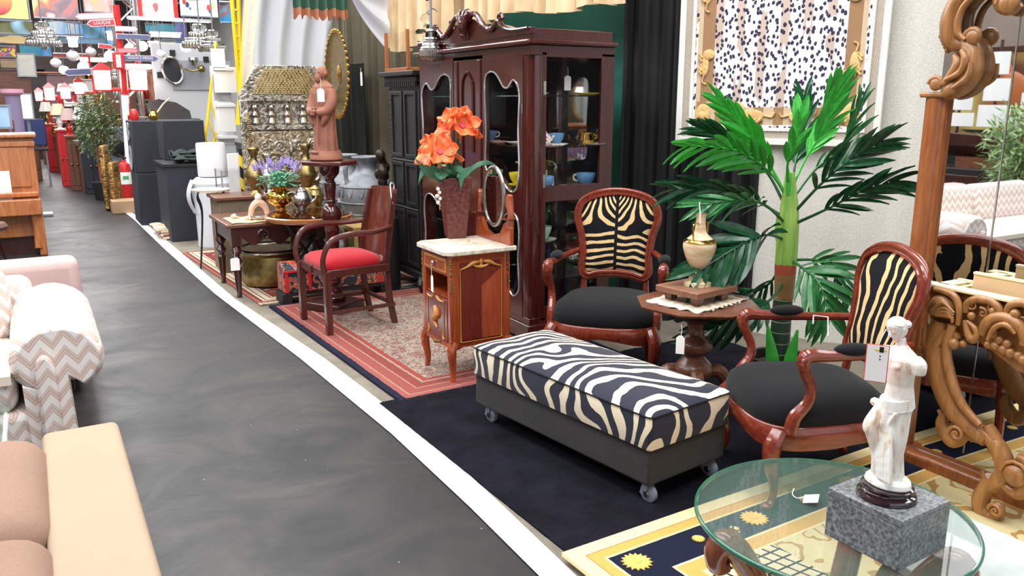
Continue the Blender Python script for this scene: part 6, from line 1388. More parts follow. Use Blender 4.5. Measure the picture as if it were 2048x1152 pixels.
# ================= FAR HALL =================
def text(s_,size,parent,mat,loc,rot,name='lettering',ext=.002):
    cu=bpy.data.curves.new('t','FONT'); cu.body=s_; cu.size=size; cu.align_x='CENTER'; cu.align_y='CENTER'; cu.extrude=ext; cu.resolution_u=2
    o=bpy.data.objects.new('t',cu); me=bpy.data.meshes.new_from_object(o); bpy.data.objects.remove(o); bpy.data.curves.remove(cu)
    me.materials.clear(); me.materials.append(mat); q=bpy.data.objects.new(name,me); COL.objects.link(q); q.parent=parent; q.location=loc; q.rotation_euler=rot; return q
def art(name,bg,blobs,nz=3,seed=1):
    t=NT(name,.8); v=t.xyz((1,1,1),'Object',(seed,seed*.3,seed*.7)); f=t.noise(v,nz,2,.6); n=len(blobs); t.col(t.ramp(f,[(.36+.26*i/max(1,n),c) for i,c in enumerate([bg]+blobs)])); return t.m
def banner(label,px0,py0,px1,py1,y,mat,ball=None,rz=0,extra=None):
    a=OY(px0,py0,y); b=OY(px1,py1,y); w_=b.x-a.x; h_=a.z-b.z
    s=thing('hanging_banner',label,'banner',((a.x+b.x)/2,y,b.z),rz)
    M().sheet(lambda u,v: Vector(((u-.5)*w_,.02*math.sin(u*5+seedv[0]),v*h_)),8,3,.01).obj('cloth',mat,s)
    M().tube([(-w_/2,0,h_),(w_/2,0,h_)],.018,6,1).obj('top_rod',mSteel,s); M().tube([(-w_/2,0,0),(w_/2,0,0)],.014,6,1).obj('bottom_rod',mSteel,s)
    for k in (-1,1): M().tube([(k*w_*.45,0,h_),(k*w_*.45,0,5.42-b.z)],.006,4,1).obj('hanging_cord',mSteel,s)
    if extra: extra(s,w_,h_)
    return s
seedv=[0]
yel,pk,gy=C(248,232,130),C(240,180,170),C(150,130,136)
def ballx(s,w_,h_):
    m=M(); m.ball((0,-.02,h_*.55),h_*.42,(1,.02,1),24,12); t=NT('printed_fruit',.8); o=t.sep(t.xyz()); t.col(t.ramp(t.ma('DIVIDE',o[2],h_),[(.15,C(196,60,90)),(.8,C(250,170,90))])); m.obj('printed_fruit',t.m,s)
    m=M(); m.ball((-w_*.42,-.02,h_*.4),h_*.4,(.7,.02,1),20,10); m.obj('printed_blue_patch',plain('pale_blue_print',C(160,180,226),.8),s)
banner('yellow banner printed with a big red and orange fruit, far top left',-70,-30,58,39,15,plain('yellow_print',yel,.8),extra=ballx)
banner('grey and pink printed banner right of the yellow fruit banner',60,-30,158,39,15.2,art('grey_pink_print',C(236,200,196),[C(130,110,118),C(146,128,134),C(236,120,100),C(250,230,160)],2.5,3))
banner('pink and orange printed banner just left of the signpost',164,-30,226,26,15.4,art('pink_orange_print',C(250,210,208),[C(244,176,168),C(250,190,130)],2,5))
def redx(s,w_,h_):
    for sx in (-1,1): M().box((sx*w_*.44,-.03,h_/2),(w_*.1,.012,h_)).obj('red_margin',mRed,s)
banner('red edged banner with white floral print, right of the signpost',270,-30,357,37,13,art('white_floral_print',C(252,246,244),[C(230,190,180),C(200,190,180),C(252,250,248),C(214,90,90)],5,2),extra=redx)
def fig(s,w_,h_):
    for k,(x,z,r,c) in enumerate(((-.32,.6,.09,C(60,66,110)),(-.4,.75,.08,C(206,50,50)),(-.25,.4,.05,C(60,130,170)),(.25,.5,.1,C(230,80,60)),(.28,.3,.06,C(60,70,130)),(.36,.62,.08,C(250,220,120)))): M().ball((x*w_,-.03,z*h_),r*h_*1.4,(.8,.04,1.2),10,6).obj('printed_skater',plain('print_%d'%k,c,.8),s)
banner('white banner printed with small colourful skaters, beside the yellow ladder',359,-6,436,35,12.6,plain('white_print',C(250,250,248),.8),extra=fig)
banner('small teal banner with a dark red figure behind the yellow ladder',438,4,468,46,12.4,art('teal_print',C(110,190,190),[C(90,150,170),C(140,90,90),C(50,130,180)],3,4))
bl,te,sky=C(126,176,222),C(80,160,176),C(140,190,230)
rows=[('olive green landscape banner in the second row at far left',-20,40,68,69,18,art('olive_print',C(176,180,110),[C(120,120,90),C(90,96,60),C(150,190,220)],1.5,6)),
('peach banner below the olive landscape banner',-20,70,72,88,18.3,plain('peach_print',C(250,220,160),.8)),
('blue sea banner with white beach strip in the second row',88,42,166,70,19,art('sea_print',bl,[bl,C(210,214,212),sky],1.4,7)),
('green hill banner right of the sea banner',163,50,212,78,19.3,art('hill_print',C(70,120,90),[C(50,100,70),bl],1.6,8)),
('bright blue banner directly left of the signpost, second row',212,54,228,90,19.1,plain('sky_print',sky,.8)),
('teal banner hanging low over the far left stalls',38,88,104,112,20,art('teal_sea_print',te,[C(60,140,190),bl],2,9)),
('pale blue banner behind the left arrow signs',104,72,214,88,20.5,art('pale_sea_print',bl,[C(120,150,170),sky],1.5,10)),
('turquoise banner right of the signpost above the long lamp',290,47,352,66,18,art('turquoise_print',C(120,206,206),[te,C(90,170,190)],1.2,11)),
('violet and blue banner right of the turquoise banner',350,45,376,84,18.2,art('violet_print',C(150,140,200),[C(110,120,190),te],1.5,12)),
('dark blue banner below the long lamp',324,78,388,98,17.6,art('deep_blue_print',C(84,120,160),[C(60,100,150),C(110,150,180)],2,13)),
('beige banner beside the dark blue banner',308,80,352,104,17.4,plain('beige_print',C(196,196,176),.8)),
('children pattern banner with red and blue shapes at the far left edge',-20,92,34,114,18.6,art('toy_print',C(240,220,210),[C(220,70,60),C(70,90,170),C(240,210,90)],9,14)),
('red-orange long banner over the left stalls',106,107,190,117,21,plain('orange_red_print',C(228,96,70),.8)),
('violet pink narrow banner below the red signs',176,116,226,122,21.2,plain('mauve_print',C(210,150,190),.8))]
for r in rows: seedv[0]+=1; banner(*r)
# long ceiling lamps and bright fittings
mLamp=glow('lamp_white',(1,1,1),5)
def fit(label,px0,py0,px1,py1,y):
    a=OY(px0,py0,y); b=OY(px1,py1,y); s=thing('ceiling_lamp',label,'lamp',((a.x+b.x)/2,y,b.z))
    M().box((0,0,(a.z-b.z)/2),(b.x-a.x,.14,a.z-b.z)).obj('diffuser',mLamp,s,bevel=.01); M().box((0,0,a.z-b.z+.02),(b.x-a.x+.04,.18,.03)).obj('housing',mWhite,s)
    for k in (-1,1): M().tube([(k*(b.x-a.x)*.4,0,a.z-b.z+.03),(k*(b.x-a.x)*.4,0,5.35-b.z)],.008,5,1).obj('hanging_rod',mSteel,s)
fit('long white tube lamp below the white floral banner',258,38,420,44,12.9)
fit('bright tube lamp beside the blue arrow sign',302,67,360,75,16.5)
fit('short bright lamp below the tube lamp, right of the red arrow',298,86,318,94,17)
fit('bright lamp fitting directly left of the signpost',214,66,229,80,18)
fit('long bright lamp left of the signpost above the lantern',160,118,214,124,19)
fit('square bright lamp in front of the pale blue banner',136,78,156,94,17.2)
# signpost
yS=13.8
s=thing('signpost','red and white signpost carrying eight arrow signs over the aisle','signpost',(G(258,330).x+.05,yS,0))
bx,by=s.location.x,s.location.y
L_=lambda px,py,dy=0: OY(px,py,yS+dy)-Vector((bx,by,0))
M().tube([L_(259,330),L_(250,190)],.055,8,1).obj('pole_base',mWhite,s)
M().tube([L_(257,255),L_(250,190),L_(246,135)],.05,8,1).obj('pole_red_section',mRed,s)
M().tube([L_(247,140),L_(240,95),L_(238,60),L_(232,10)],.045,8,1).obj('pole_upper',mRed,s)
mInk=plain('sign_white_ink',C(246,240,244),.6); mSB=plain('sign_slate_blue',C(100,106,140),.6); mSL=plain('sign_lilac',C(214,206,232),.6); mSR=plain('sign_red',C(204,58,66),.6)
def arrow(px0,px1,py0,py1,mat,edge,word,dirn,tilt=0,ink=None,col='arrow_sign'):
    a=L_(px0,py0,-.08); b=L_(px1,py1,-.08); w_=b.x-a.x; h_=a.z-b.z; c=(a+b)/2
    def shp(i): 
        hw_,hh_=w_/2-i,h_/2-i; tip=h_*.55; p=[(-hw_,-hh_),(hw_-tip,-hh_),(hw_+0,0),(hw_-tip,hh_),(-hw_,hh_)]
        return p if dirn>0 else [(-x,z) for x,z in p][::-1]
    R_=Matrix.Translation(c)@Matrix.Rotation(tilt,4,'Y')
    m=M(); m.prism(shp(0),-.012,.012,'y'); m.xf(R_); o=m.obj('arrow_sign',edge,s)
    m=M(); m.prism(shp(h_*.12),-.018,-.012,'y'); m.xf(R_); m.obj('sign_face',mat,o)
    if word: text(word,h_*.62,o,ink or mInk,R_@Vector((-dirn*h_*.15,-.02,0)),(PI/2,tilt,0) )
arrow(148,229,24,41,mSL,plain('sign_red_edge',C(220,120,120),.6),None,-1,R(-5),mSB)
arrow(172,231,38,54,mSR,mInk,'LOUÇAS',-1,R(-6))
arrow(230,276,52,64,mSL,mInk,None,1,0,mSB)
arrow(232,304,67,80,mSB,mSL,None,1)
arrow(234,278,96,107,plain('sign_rose',C(232,140,150),.6),mSR,None,1)
arrow(246,318,110,123,mSB,mSL,'VASOS E MESAS',1)
arrow(246,308,127,140,mInk,mInk,None,1)
arrow(196,228,88,98,mSR,mInk,None,1,R(6))
M().box(L_(237,122,-.12),(.16,.02,.24)).obj('red_white_box_sign',mRed,s,bevel=.02)
for k in (-1,1): M().box(L_(237+k*2.6,122,-.135),(.03,.01,.18)).obj('white_stripe',mInk,s)
# lanterns
mLan=glow('lantern_glass',(1,.95,.88),7)
def lantern(label,px,py,w_px,y,par=None):
    p=OY(px,py,y); k=w_px*y/1640
    s=thing('red_lantern',label,'lantern',p); 
    m=M(); 
    for z,q in ((-.0,.5),): pass
    M().box((0,0,0),(k*.92,k*.92,k*1.25),top=(1.08,1.08)).obj('glass_box',mLan,s,bevel=k*.05)
    M().loft([[Vector((sx*q*k,sy*q*k,z*k)) for sx,sy in ((-1,-1),(1,-1),(1,1),(-1,1))] for q,z in ((.6,.62),(.6,.68),(.3,.95),(.12,1.1),(.02,1.2))]).obj('roof',mRed,s)
    M().box((0,0,-.68*k),(k*.8,k*.8,.1*k)).obj('base_plate',mRed,s)
    for sx in (-1,1):
        for sy in (-1,1): M().tube([(sx*k*.46,sy*k*.46,-.63*k),(sx*k*.5,sy*k*.5,.63*k)],k*.03,4,1).obj('corner_bar',mRed,s)
    return s
for a in (('large glowing red lantern left of the signpost',205,160,26,13.9),('large glowing red lantern right of the signpost',277,160,27,13.9),('smaller glowing red lantern on the second post',158,176,15,18.5),('small far glowing lantern, second from the left',131,186,15,22),('small far glowing lantern, leftmost of the lit ones',99,188,16,22.5),('tiny glowing lantern nearest the white sheet at far left',78,192,12,24)): lantern(*a)
def lpost(label,px,py0,py1,hx0,hx1,hy,y,r):
    a=OY(px,py0,y); s=thing('lamp_post',label,'post',(a.x,y,0)); M().tube([(0,0,0),(0,0,a.z)],r,8,1).obj('post',mRed,s)
    b=OY(hx0,hy,y); c=OY(hx1,hy,y); M().tube([(b.x-a.x,0,b.z),(c.x-a.x,0,c.z)],r*.7,8,1).obj('cross_arm',mRed,s)
lpost('red lamp post with cross arm behind the signpost',249,150,250,200,291,179,14.1,.04)
lpost('red lamp post left of the bushy plant',187,140,250,157,204,186,18.6,.05)
lpost('red far lamp post, second from the left',120,190,250,110,140,194,22.1,.06)
lpost('red far lamp post near the left stalls',94,195,250,85,106,199,22.6,.055)
# truss column
s=thing('truss_column','silver lattice truss column behind the signpost','column',(OY(277,330,15.2).x,15.2,0))
for sx in (-1,1):
    for sy in (-1,1): M().tube([(sx*.15,sy*.15,0),(sx*.15,sy*.15,5.3)],.03,6,1).obj('chord',mSilver,s)
m=M()
for k in range(18): 
    z=.3*k; f=1 if k%2 else -1
    for sy in (-1,1): m.tube([(-f*.15,sy*.15,z),(f*.15,sy*.15,z+.3)],.014,5,1); m.tube([(sy*.15,-f*.15,z),(sy*.15,f*.15,z+.3)],.014,5,1)
stuff(m.obj('lattice_bars',mSilver,s))
# grey partition with oval mirror
yP=14.2; a=OY(300,85,yP); b=OY(434,205,yP)
s=thing('grey_display_panel','tall pale grey display panel with hooks, left of the yellow ladders','panel',((a.x+b.x)/2,yP,0)); M().box((0,0,a.z/2),(b.x-a.x,.1,a.z)).obj('board',plain('pale_grey_board',C(188,190,194),.7),s,bevel=.01)
M().box((.25,-.06,a.z*.8),(.9,.03,.45)).obj('upper_sheet',plain('mid_grey_sheet',C(150,152,158),.7),s); M().box((0,-.055,.12),(b.x-a.x,.03,.24)).obj('base_board',mSteel,s)
for px,py in ((345,106),(412,119),(320,150)): c=OY(px,py,yP-.07); M().box(c-s.location,(.08,.03,.09)).obj('black_hook',mBlack,s)
c=OY(345,141,yP-.12); s=thing('oval_mirror','oval mirror with silver rim tilted on the grey display panel','mirror',tuple(c),0)
m=M().tube([(.14*math.cos(a),0,.2*math.sin(a)) for a in [2*PI*k/24 for k in range(24)]],.022,8,2,True); m.xf(Matrix.Rotation(R(-14),4,'Y')); m.obj('rim',mSilver,s)
m=M().loft([[Vector((.135*math.cos(a),d,.195*math.sin(a))) for a in [2*PI*k/24 for k in range(24)]] for d in (-.006,.006)]); m.xf(Matrix.Rotation(R(-14),4,'Y')); m.obj('glass',plain('dark_mirror',C(70,72,76),.08,.8),s)
c=OY(388,135,yP-.2); s=thing('wall_bracket_lamp','silver and brass bracket lamp right of the oval mirror','lamp',tuple(c)); 
M().tube([(-.14,0,-.02),(-.04,0,-.05),(.1,0,-.02),(.12,0,.04)],.014).obj('arm',mBrass,s); M().lathe([(.03,0),(.08,.08),(.07,.12),(0,.12)],14,(0,0,.03)).obj('shade',mSilver,s); M().ball((.11,0,-.02),.06,(1,1,.9)).obj('boss',mBrass,s)
# chandeliers
def chand(label,px,py,y,r,h):
    c=OY(px,py,y); s=thing('crystal_chandelier',label,'chandelier',tuple(c)); z=0
    M().tube([(0,0,0),(0,0,5.4-c.z)],.01,5,1).obj('chain',mSteel,s)
    for j,(q,zz) in enumerate(((.35,0),(.6,-.35),(.85,-.6),(1,-.75))):
        M().tube([(r*q*math.cos(a),r*q*math.sin(a),zz*h) for a in [2*PI*k/12 for k in range(12)]],.012,6,2,True).obj('ring',mSilver,s)
        m=M()
        for k in range(int(26*q)+6):
            a=2*PI*k/(int(26*q)+6); m.ball((r*q*math.cos(a),r*q*math.sin(a),zz*h-.04),.022,(1,1,1.8),6,4)
        stuff(m.obj('crystal_drops',mSilver if j%2 else mGlass,s))
    M().tube([(0,0,0),(0,0,-h)],.02,8,1).obj('stem',mSilver,s); M().ball((0,0,-h),.05).obj('finial',mSilver,s)
chand('large tiered crystal chandelier at the far left below the fruit banner',83,45,13,.2,.3)
chand('crystal chandelier right of the violet banner',398,50,12,.22,.3); chand('small crystal chandelier beside the teal banner',425,62,11.6,.14,.24)
chand('crystal chandelier far behind the red lantern',232,128,17,.16,.3)
chand('small crystal chandelier hanging in front of the gold satin curtain',862,62,5.6,.07,.16)
s=thing('framed_shelf','small wooden framed glass shelf hanging above the black armoire','shelf',(OX(812,138,2.9).x,OX(812,138,2.9).y,OX(812,140,2.9).z)); M().box((0,0,0),(.2,.5,.03)).obj('bottom_board',mPost,s,bevel=.004)
for yy in (-.24,.24): M().box((-.08,yy,.16),(.025,.025,.32)).obj('upright',mPost,s)
M().box((0,0,.17),(.005,.46,.3)).obj('pane',mPane,s)
for k,(px,py,r,lb) in enumerate(((842,72,.05,'first'),(868,92,.045,'2'),(852,38,.04,'3'))):
    c=OX(px,py,2.75); q=thing('glass_wall_lamp',('clear glass wall lamp left of the cabinet crest','small clear glass lamp touching the cabinet moulding','clear glass bracket high above the cabinet crest')[k],'lamp',tuple(c)); M().lathe([(0,-r),(r,-r*.4),(r*1.1,r*.3),(r*.6,r),(0,r)],14,sm=2).obj('globe',mGlass,q); M().tube([(0,0,r),(.05,0,r+.04),(.1,.0,r+.02)],.006).obj('arm',mSilver,q)
# rod with fittings over the gold curtain
s=thing('glass_sign','clear acrylic plate with black screws hanging over the gold curtain','plate',(2.75,OX(880,40,2.75).y,OX(880,38,2.75).z)); M().box((0,0,.05),(.008,.5,.3)).obj('plate',mPane,s)
for k in (-1,1):
    for j in (0,1): M().ball((-.01,k*.2,.16-.2*j),.014).obj('screw',mBlack,s)
M().tube([(0,-.26,.2),(0,.3,.23)],.006,6,1).obj('rod',mBlack,s)
# bushy artificial tree
g=OY(212,300,13.4); s=thing('bushy_plant','bushy fine-leaved artificial bamboo plant left of the signpost','plant',(g.x,14.6,0))
def bush(s,n,rx,rz,zc,mat,ry=None,lw=.012,ll=.09):
    m=M()
    for k in range(n):
        a=random.uniform(0,2*PI); u=random.uniform(-1,1); q=random.random()**.45; c=Vector((q*rx*math.sqrt(1-u*u)*math.cos(a),q*(ry or rx)*math.sqrt(1-u*u)*math.sin(a),zc+q*rz*u))
        d=Vector((random.uniform(-1,1),random.uniform(-1,1),random.uniform(-.8,.6))).normalized(); w_=d.cross(Vector((random.random(),random.random(),1))).normalized()*lw
        m.add([c,c+d*ll*.5+w_,c+d*ll,c+d*ll*.5-w_],[(0,1,2,3)])
    stuff(m.obj('foliage',mat,s,smooth=0))
    for k in range(5):
        a=k*1.3; M().tube([(.03*math.cos(a),.03*math.sin(a),.2),(.1*math.cos(a),.1*math.sin(a),zc),(rx*.5*math.cos(a),rx*.5*math.sin(a),zc+rz*.7)],[.014,.01,.004],6).obj('stem',mPost,s)
    M().lathe([(0,0),(.14,0),(.18,.28),(.15,.28),(0,.24)],16).obj('pot',mBlack,s)
mSage=plain('bamboo_leaf',C(128,146,106),.6,0,.3,12)
bush(s,2600,.34,.55,1.15,mSage)
# stalls on the right of the far aisle: dark piano, shelves, clutter
s=thing('grand_piano','dark brown grand piano with a raised lid behind the black speakers','piano',(OY(352,300,13.2).x,13.3,0))
mDB=plain('dark_lacquer',C(26,19,18),.6); zt=OY(350,238,13.2).z
m=M(); ol2=[(-.35,-.3),(.35,-.3),(.38,.1),(.2,.45),(-.1,.6),(-.35,.4)]; m.prism(ol2,zt-.3,zt,'z'); m.obj('case',mDB,s,bevel=.01)
m=M(); m.prism(ol2,0,.02,'z'); m.xf(Matrix.Translation((-.02,.1,zt+.06))@Matrix.Rotation(R(26),4,'X')@Matrix.Diagonal((.8,.8,1,1))); m.obj('lid',mDB,s)
M().tube([(-.3,-.2,zt),(-.12,-.12,zt+.22),(.0,.05,zt+.3)],.012,6,1).obj('lid_prop',plain('pale_prop',C(220,200,170),.5),s)
for x,y in ((-.28,-.2),(.28,-.2),(0,.4)): M().lathe([(.03,0),(.05,.2),(.04,zt-.3)],8,(x,y,0)).obj('leg',mDB,s)
# far shelving with glass and silver pieces
def shelfunit(label,px0,px1,py0,y,nsh,mat,d=.4):
    a=OY(px0,py0,y); b=OY(px1,py0,y); w_=b.x-a.x; s=thing('display_shelf',label,'shelf',((a.x+b.x)/2,y,0)); 
    for k in range(nsh): M().box((0,0,a.z*(k+1)/nsh-.02),(w_,d,.03)).obj('shelf_board',mat,s)
    for sx in (-1,1): M().box((sx*w_/2,0,a.z/2),(.03,d,a.z)).obj('side_board',mat,s)
    return s,w_,a.z
kinds=[('glass_vase','clear glass vase','vase'),('china_dish','white china dish','dish'),('brass_pot','brass pot','pot'),('wooden_box','small wooden box','box'),('red_jar','red jar','jar')]
protos={}
def proto(kind,h):
    m=M()
    if kind==0: return m.lathe([(0,0),(.05,0),(.03,.04),(.06,.12),(.045,.2),(.055,.22),(0,.2)],10),mSilver
    if kind==1: return m.lathe([(0,0),(.05,0),(.1,.05),(.09,.05),(0,.01)],10),mCh
    if kind==2: return m.lathe([(0,0),(.06,0),(.09,.07),(.05,.14),(.06,.16),(0,.15)],10),mGold
    if kind==3: return m.box((0,0,.07),(.18,.12,.14)),mTable
    return m.lathe([(0,0),(.05,0),(.07,.08),(.05,.15),(.03,.17),(0,.18)],10),mRed
def small(kind,loc,label,grp,sc=1):
    if kind not in protos:
        m,mt=proto(kind,1); o=m.obj(kinds[kind][0],mt); protos[kind]=o
    else: o=protos[kind].copy(); COL.objects.link(o)
    o.location=loc; o.scale=(sc,)*3; o.rotation_euler=(0,0,random.uniform(0,6)); tag(o,label,kinds[kind][2],grp); return o
ORD=['first','second','third','fourth','fifth','sixth','seventh','eighth']; ROW=['lowest','second','third','fourth','fifth','sixth']
rg_=[('tall far shelf crowded with glassware, right of the truss column',276,322,150,15.6,5,mSteel),('far shelf with brass and china behind the bushy plant',196,246,205,17.5,4,mTable),('low far shelf with china left of the bushy plant',140,190,232,19,3,mTable),('far left stall shelf above the piano',-30,24,240,11.8,3,mTable)]
for gi,r in enumerate(rg_):
    s,w_,H0=shelfunit(*r); n=r[5]
    for k in range(n):
        c=int(w_/.17)
        for j in range(c):
            kd=random.choice([0,0,1,2,3,4] if gi else [0,0,0,1,4,2])
            small(kd,(s.location.x-w_/2+.1+j*(w_-.2)/max(1,c-1),s.location.y-.08+random.uniform(-.05,.1),H0*(k+1)/n-.005),kinds[kd][1]+', '+ORD[j%8]+' from left, '+ROW[k]+' board of the '+('shelf by the truss','shelf behind bushy plant','low far shelf','stall shelf above piano')[gi],kinds[kd][1]+'s on '+('the glassware shelf','the shelf behind the bushy plant','the low far shelf','the stall shelf')[gi],random.uniform(.8,1.25))
def cupb(name,label,cat,px0,px1,py,y,mat,d=.5,z0=0):
    a=OY(px0,py,y); b=OY(px1,py,y); w_=b.x-a.x; s=thing(name,label,cat,((a.x+b.x)/2,y,z0)); h=a.z-z0
    M().box((0,0,h/2),(w_,d,h)).obj('body',mat,s,bevel=.01)
    for sx in (-1,1):
        f=M().box((sx*w_/4,-d/2-.005,h*.5),(w_/2-.04,.02,h*.8)).obj('door',mat,s,bevel=.005); M().ball((sx*.04,-d/2-.03,h*.5),.02,(1,1,1),8,6).obj('knob',mBrass,f)
    M().box((0,0,h+.01),(w_+.05,d+.05,.03)).obj('top',mat,s); return s
cupb('red_cupboard','red cupboard standing far down the aisle beside the white bag','cupboard',112,131,262,17.5,mRed)
cupb('red_cupboard','short red cupboard farthest left on the right side of the aisle','cupboard',88,108,250,21,mRed)
cupb('brown_cupboard','brown wooden cupboard right of the red cupboard down the aisle','cupboard',131,152,274,16.5,mTable)
cupb('brown_cupboard','tall dark brown cupboard behind the red lamp posts','cupboard',128,176,215,23,mDB)
cupb('grey_counter','dark grey counter below the bushy plant','counter',158,200,275,15.8,mSpk)
cupb('white_counter','long white counter far down the aisle behind the lamp posts','counter',118,176,206,25,mWhite)
cupb('orange_cabinet','orange brown cabinet high beside the right lantern','cabinet',297,314,145,15,mPost)
cupb('brown_wardrobe','large brown wardrobe at the far left behind the piano','wardrobe',-60,58,140,19,mTable)
cupb('dark_wardrobe','dark wardrobe between the brown wardrobe and the purple column','wardrobe',56,92,150,26,mDB)
cupb('plum_wardrobe','dark plum wardrobe in the far middle of the hall','wardrobe',92,150,150,28,plain('plum_wood',C(96,70,74),.6))
cupb('grey_wardrobe','pale grey wardrobe in the far middle right of the plum wardrobe','wardrobe',150,200,160,27,plain('ash_wood',C(170,164,160),.6))
cupb('brown_display_case','brown display case far behind the signpost','case',200,262,110,22,plain('walnut_case',C(120,84,64),.6,0,.2,3))
cupb('tan_wardrobe','tan wardrobe far behind the chandelier at left','wardrobe',0,60,120,35,plain('tan_case',C(150,126,100),.6,0,.2,2))
# misc left stall
g=OY(34,260,12.6); s=thing('purple_column','purple grey round column with pink cap behind the piano','column',(g.x,12.6,0)); zt=OY(34,178,12.6).z
M().lathe([(.09,0),(.09,zt-.08)],20).obj('shaft',plain('purple_paint',C(130,116,150),.6),s); M().lathe([(.1,zt-.08),(.13,zt-.05),(.13,zt),(0,zt)],20).obj('cap',plain('pink_cap',C(206,150,170),.6),s)
def sheetp(name,label,cat,px0,py0,px1,py1,y,mat,th=.02):
    a=OY(px0,py0,y); b=OY(px1,py1,y); s=thing(name,label,cat,((a.x+b.x)/2,y,b.z)); M().box((0,0,(a.z-b.z)/2),(b.x-a.x,th,a.z-b.z)).obj('board',mat,s,bevel=.004)
    M().ring([(-(b.x-a.x)/2,0),((b.x-a.x)/2,0),((b.x-a.x)/2,a.z-b.z),(-(b.x-a.x)/2,a.z-b.z)],[(-(b.x-a.x)/2-.02,-.02),((b.x-a.x)/2+.02,-.02),((b.x-a.x)/2+.02,a.z-b.z+.02),(-(b.x-a.x)/2-.02,a.z-b.z+.02)],-.02,.02,'y').obj('border',mSteel,s); return s
sheetp('white_sheet','white sheet beside the purple column, its brightness put in as glow','poster',40,190,66,236,12.9,glow('lit_panel',(1,1,1),3))  # plain white sheet, no lamp; its brightness is put in as emission
_lp=[o for o in COL.objects if o.name.startswith('white_sheet')][0]; M().tube([(0,.03,-_lp.location.z),(0,.03,0)],.02,6,1).obj('stand_pole',mSteel,_lp); M().box((0,.03,-_lp.location.z+.02),(.3,.3,.03)).obj('stand_base',mSteel,_lp)
sheetp('blue_picture','pale blue and green picture propped above the piano at the left edge','picture',-14,213,22,254,11.4,art('meadow_print',C(150,190,230),[C(170,200,240),C(160,190,80),C(240,200,190)],1.2,15))
sheetp('framed_print','white framed print on the brown wardrobe at far left','picture',32,108,72,152,18.7,plain('grey_white_print',C(214,214,206),.7,0,.12,5))
s=thing('blue_chair','blue plastic chair behind the piano corner','chair',(OY(70,265,17.6).x,17.6,0)); mBlu=plain('blue_plastic',C(30,48,100),.5)
zt=OY(70,238,17.6).z; M().box((0,0,zt*.55),(.36,.36,.04)).obj('seat',mBlack,s,bevel=.01); M().box((0,.17,zt*.8),(.36,.04,zt*.4)).obj('backrest',mBlu,s,bevel=.015)
for a in (-1,1):
    for b in (-1,1): M().tube([(a*.15,b*.15,0),(a*.14,b*.14,zt*.55)],.015,6,1).obj('leg',mSteel,s)
g=G(98,305); s=thing('white_sack','white lumpy cloth sack on the floor far down the aisle','sack',(g.x+.05,g.y,0)); m=M(); m.ball((0,0,.22),.25,(.9,.8,1)); m.ball((.05,0,.5),.16,(1,.8,1.1)); m.ball((-.03,0,.62),.08); m.obj('sack',mWhite,s,remesh=.025)
# black swivel chair
g=G(142,352); s=thing('swivel_chair','black swivel office chair with star base at the edge of the aisle','chair',(g.x+.12,g.y,0))
for k in range(5):
    a=2*PI*k/5; M().tube([(0,0,.12),(.28*math.cos(a),.28*math.sin(a),.08)],[.03,.018],6,1).obj('base_arm',mBlack,s); M().ball((.28*math.cos(a),.28*math.sin(a),.035),.035,(1,.6,1),8,6).obj('caster',mBlack,s)
M().tube([(0,0,.1),(0,0,.46)],.03,8,1).obj('gas_post',mBlack,s); M().box((0,0,.5),(.46,.46,.09)).obj('seat',mBlack,s,bevel=.03); M().box((.05,.2,.85),(.42,.07,.5)).obj('backrest',mBlack,s,bevel=.03)
for sx in (-1,1): M().tube([(sx*.24,0,.5),(sx*.27,.0,.7),(sx*.25,.12,.72)],.018).obj('armrest',mBlack,s)
# more clutter along the right of the far aisle
for k in range(46):
    px=random.uniform(92,250); y=random.uniform(15,27); z=random.choice([0,.5,.8,1.0,1.2]); 
    if z>0:
        pass
    p=OY(px,250,y)
    if p.x<1.15-y*.028: continue
tabs=[]
for k,(px,y,h) in enumerate(((172,18.3,.75),(204,16.2,.8),(150,20.5,.8),(118,23.6,.85),(170,22.3,.9),(236,20.2,.95))):
    p=OY(px,250,y); s=thing('trade_table',('brown table left of the bushy plant','brown table behind the bushy plant','far table near the second post','far table near third post','farthest table behind the posts','far table behind the signpost')[k],'table',(p.x,y,0)); 
    M().box((0,0,h),(.9,.6,.04)).obj('tabletop',mTable,s)
    for a in (-1,1):
        for b in (-1,1): M().box((a*.4,b*.25,h/2),(.05,.05,h)).obj('leg',mTable,s)
    for j in range(6):
        kd=(0,1,2,1,4,0)[(j+k)%6]; small(kd,(p.x-.38+.15*j,y-.1+.1*(j%3),h+.02),kinds[kd][1]+', '+ORD[j]+' from left, on the '+s['label'],kinds[kd][1]+'s on '+s['label'],1.15)
for k,(px,y,h) in enumerate(((100,30,2.4),(138,32,2.2),(60,33,2.6),(180,31,2.5),(225,29,2.7),(250,25,2.4))):
    p=OY(px,250,y); s=thing('far_bookcase','tall bookcase far down the hall, '+('left of centre','in the middle','at the far left','right of centre','behind the truss column','right of the truss column')[k],'bookcase',(p.x,y,0)); mt=(mPost,mTable,mDB,mPale,mTable,mSteel)[k]
    M().box((0,.2,h/2),(1.3,.04,h)).obj('back',mt,s)
    for j in range(6): M().box((0,0,.02+j*(h-.04)/5),(1.3,.4,.04)).obj('shelf_board',mt,s)
    for sx in (-1,1): M().box((sx*.65,0,h/2),(.04,.4,h)).obj('side_board',mt,s)
    for j in range(5):
        kd=(4,1,0,2,3)[(j+k)%5]
        for q_ in range(5): small(kd,(p.x-.5+.25*q_,y-.05,.05+j*(h-.04)/5),kinds[kd][1]+', '+ORD[q_]+' from left, '+ROW[j]+' shelf, bookcase '+('left of centre','in the middle','at far left','right of centre','behind truss','right of truss')[k],kinds[kd][1]+'s on '+s['label'],1.4)
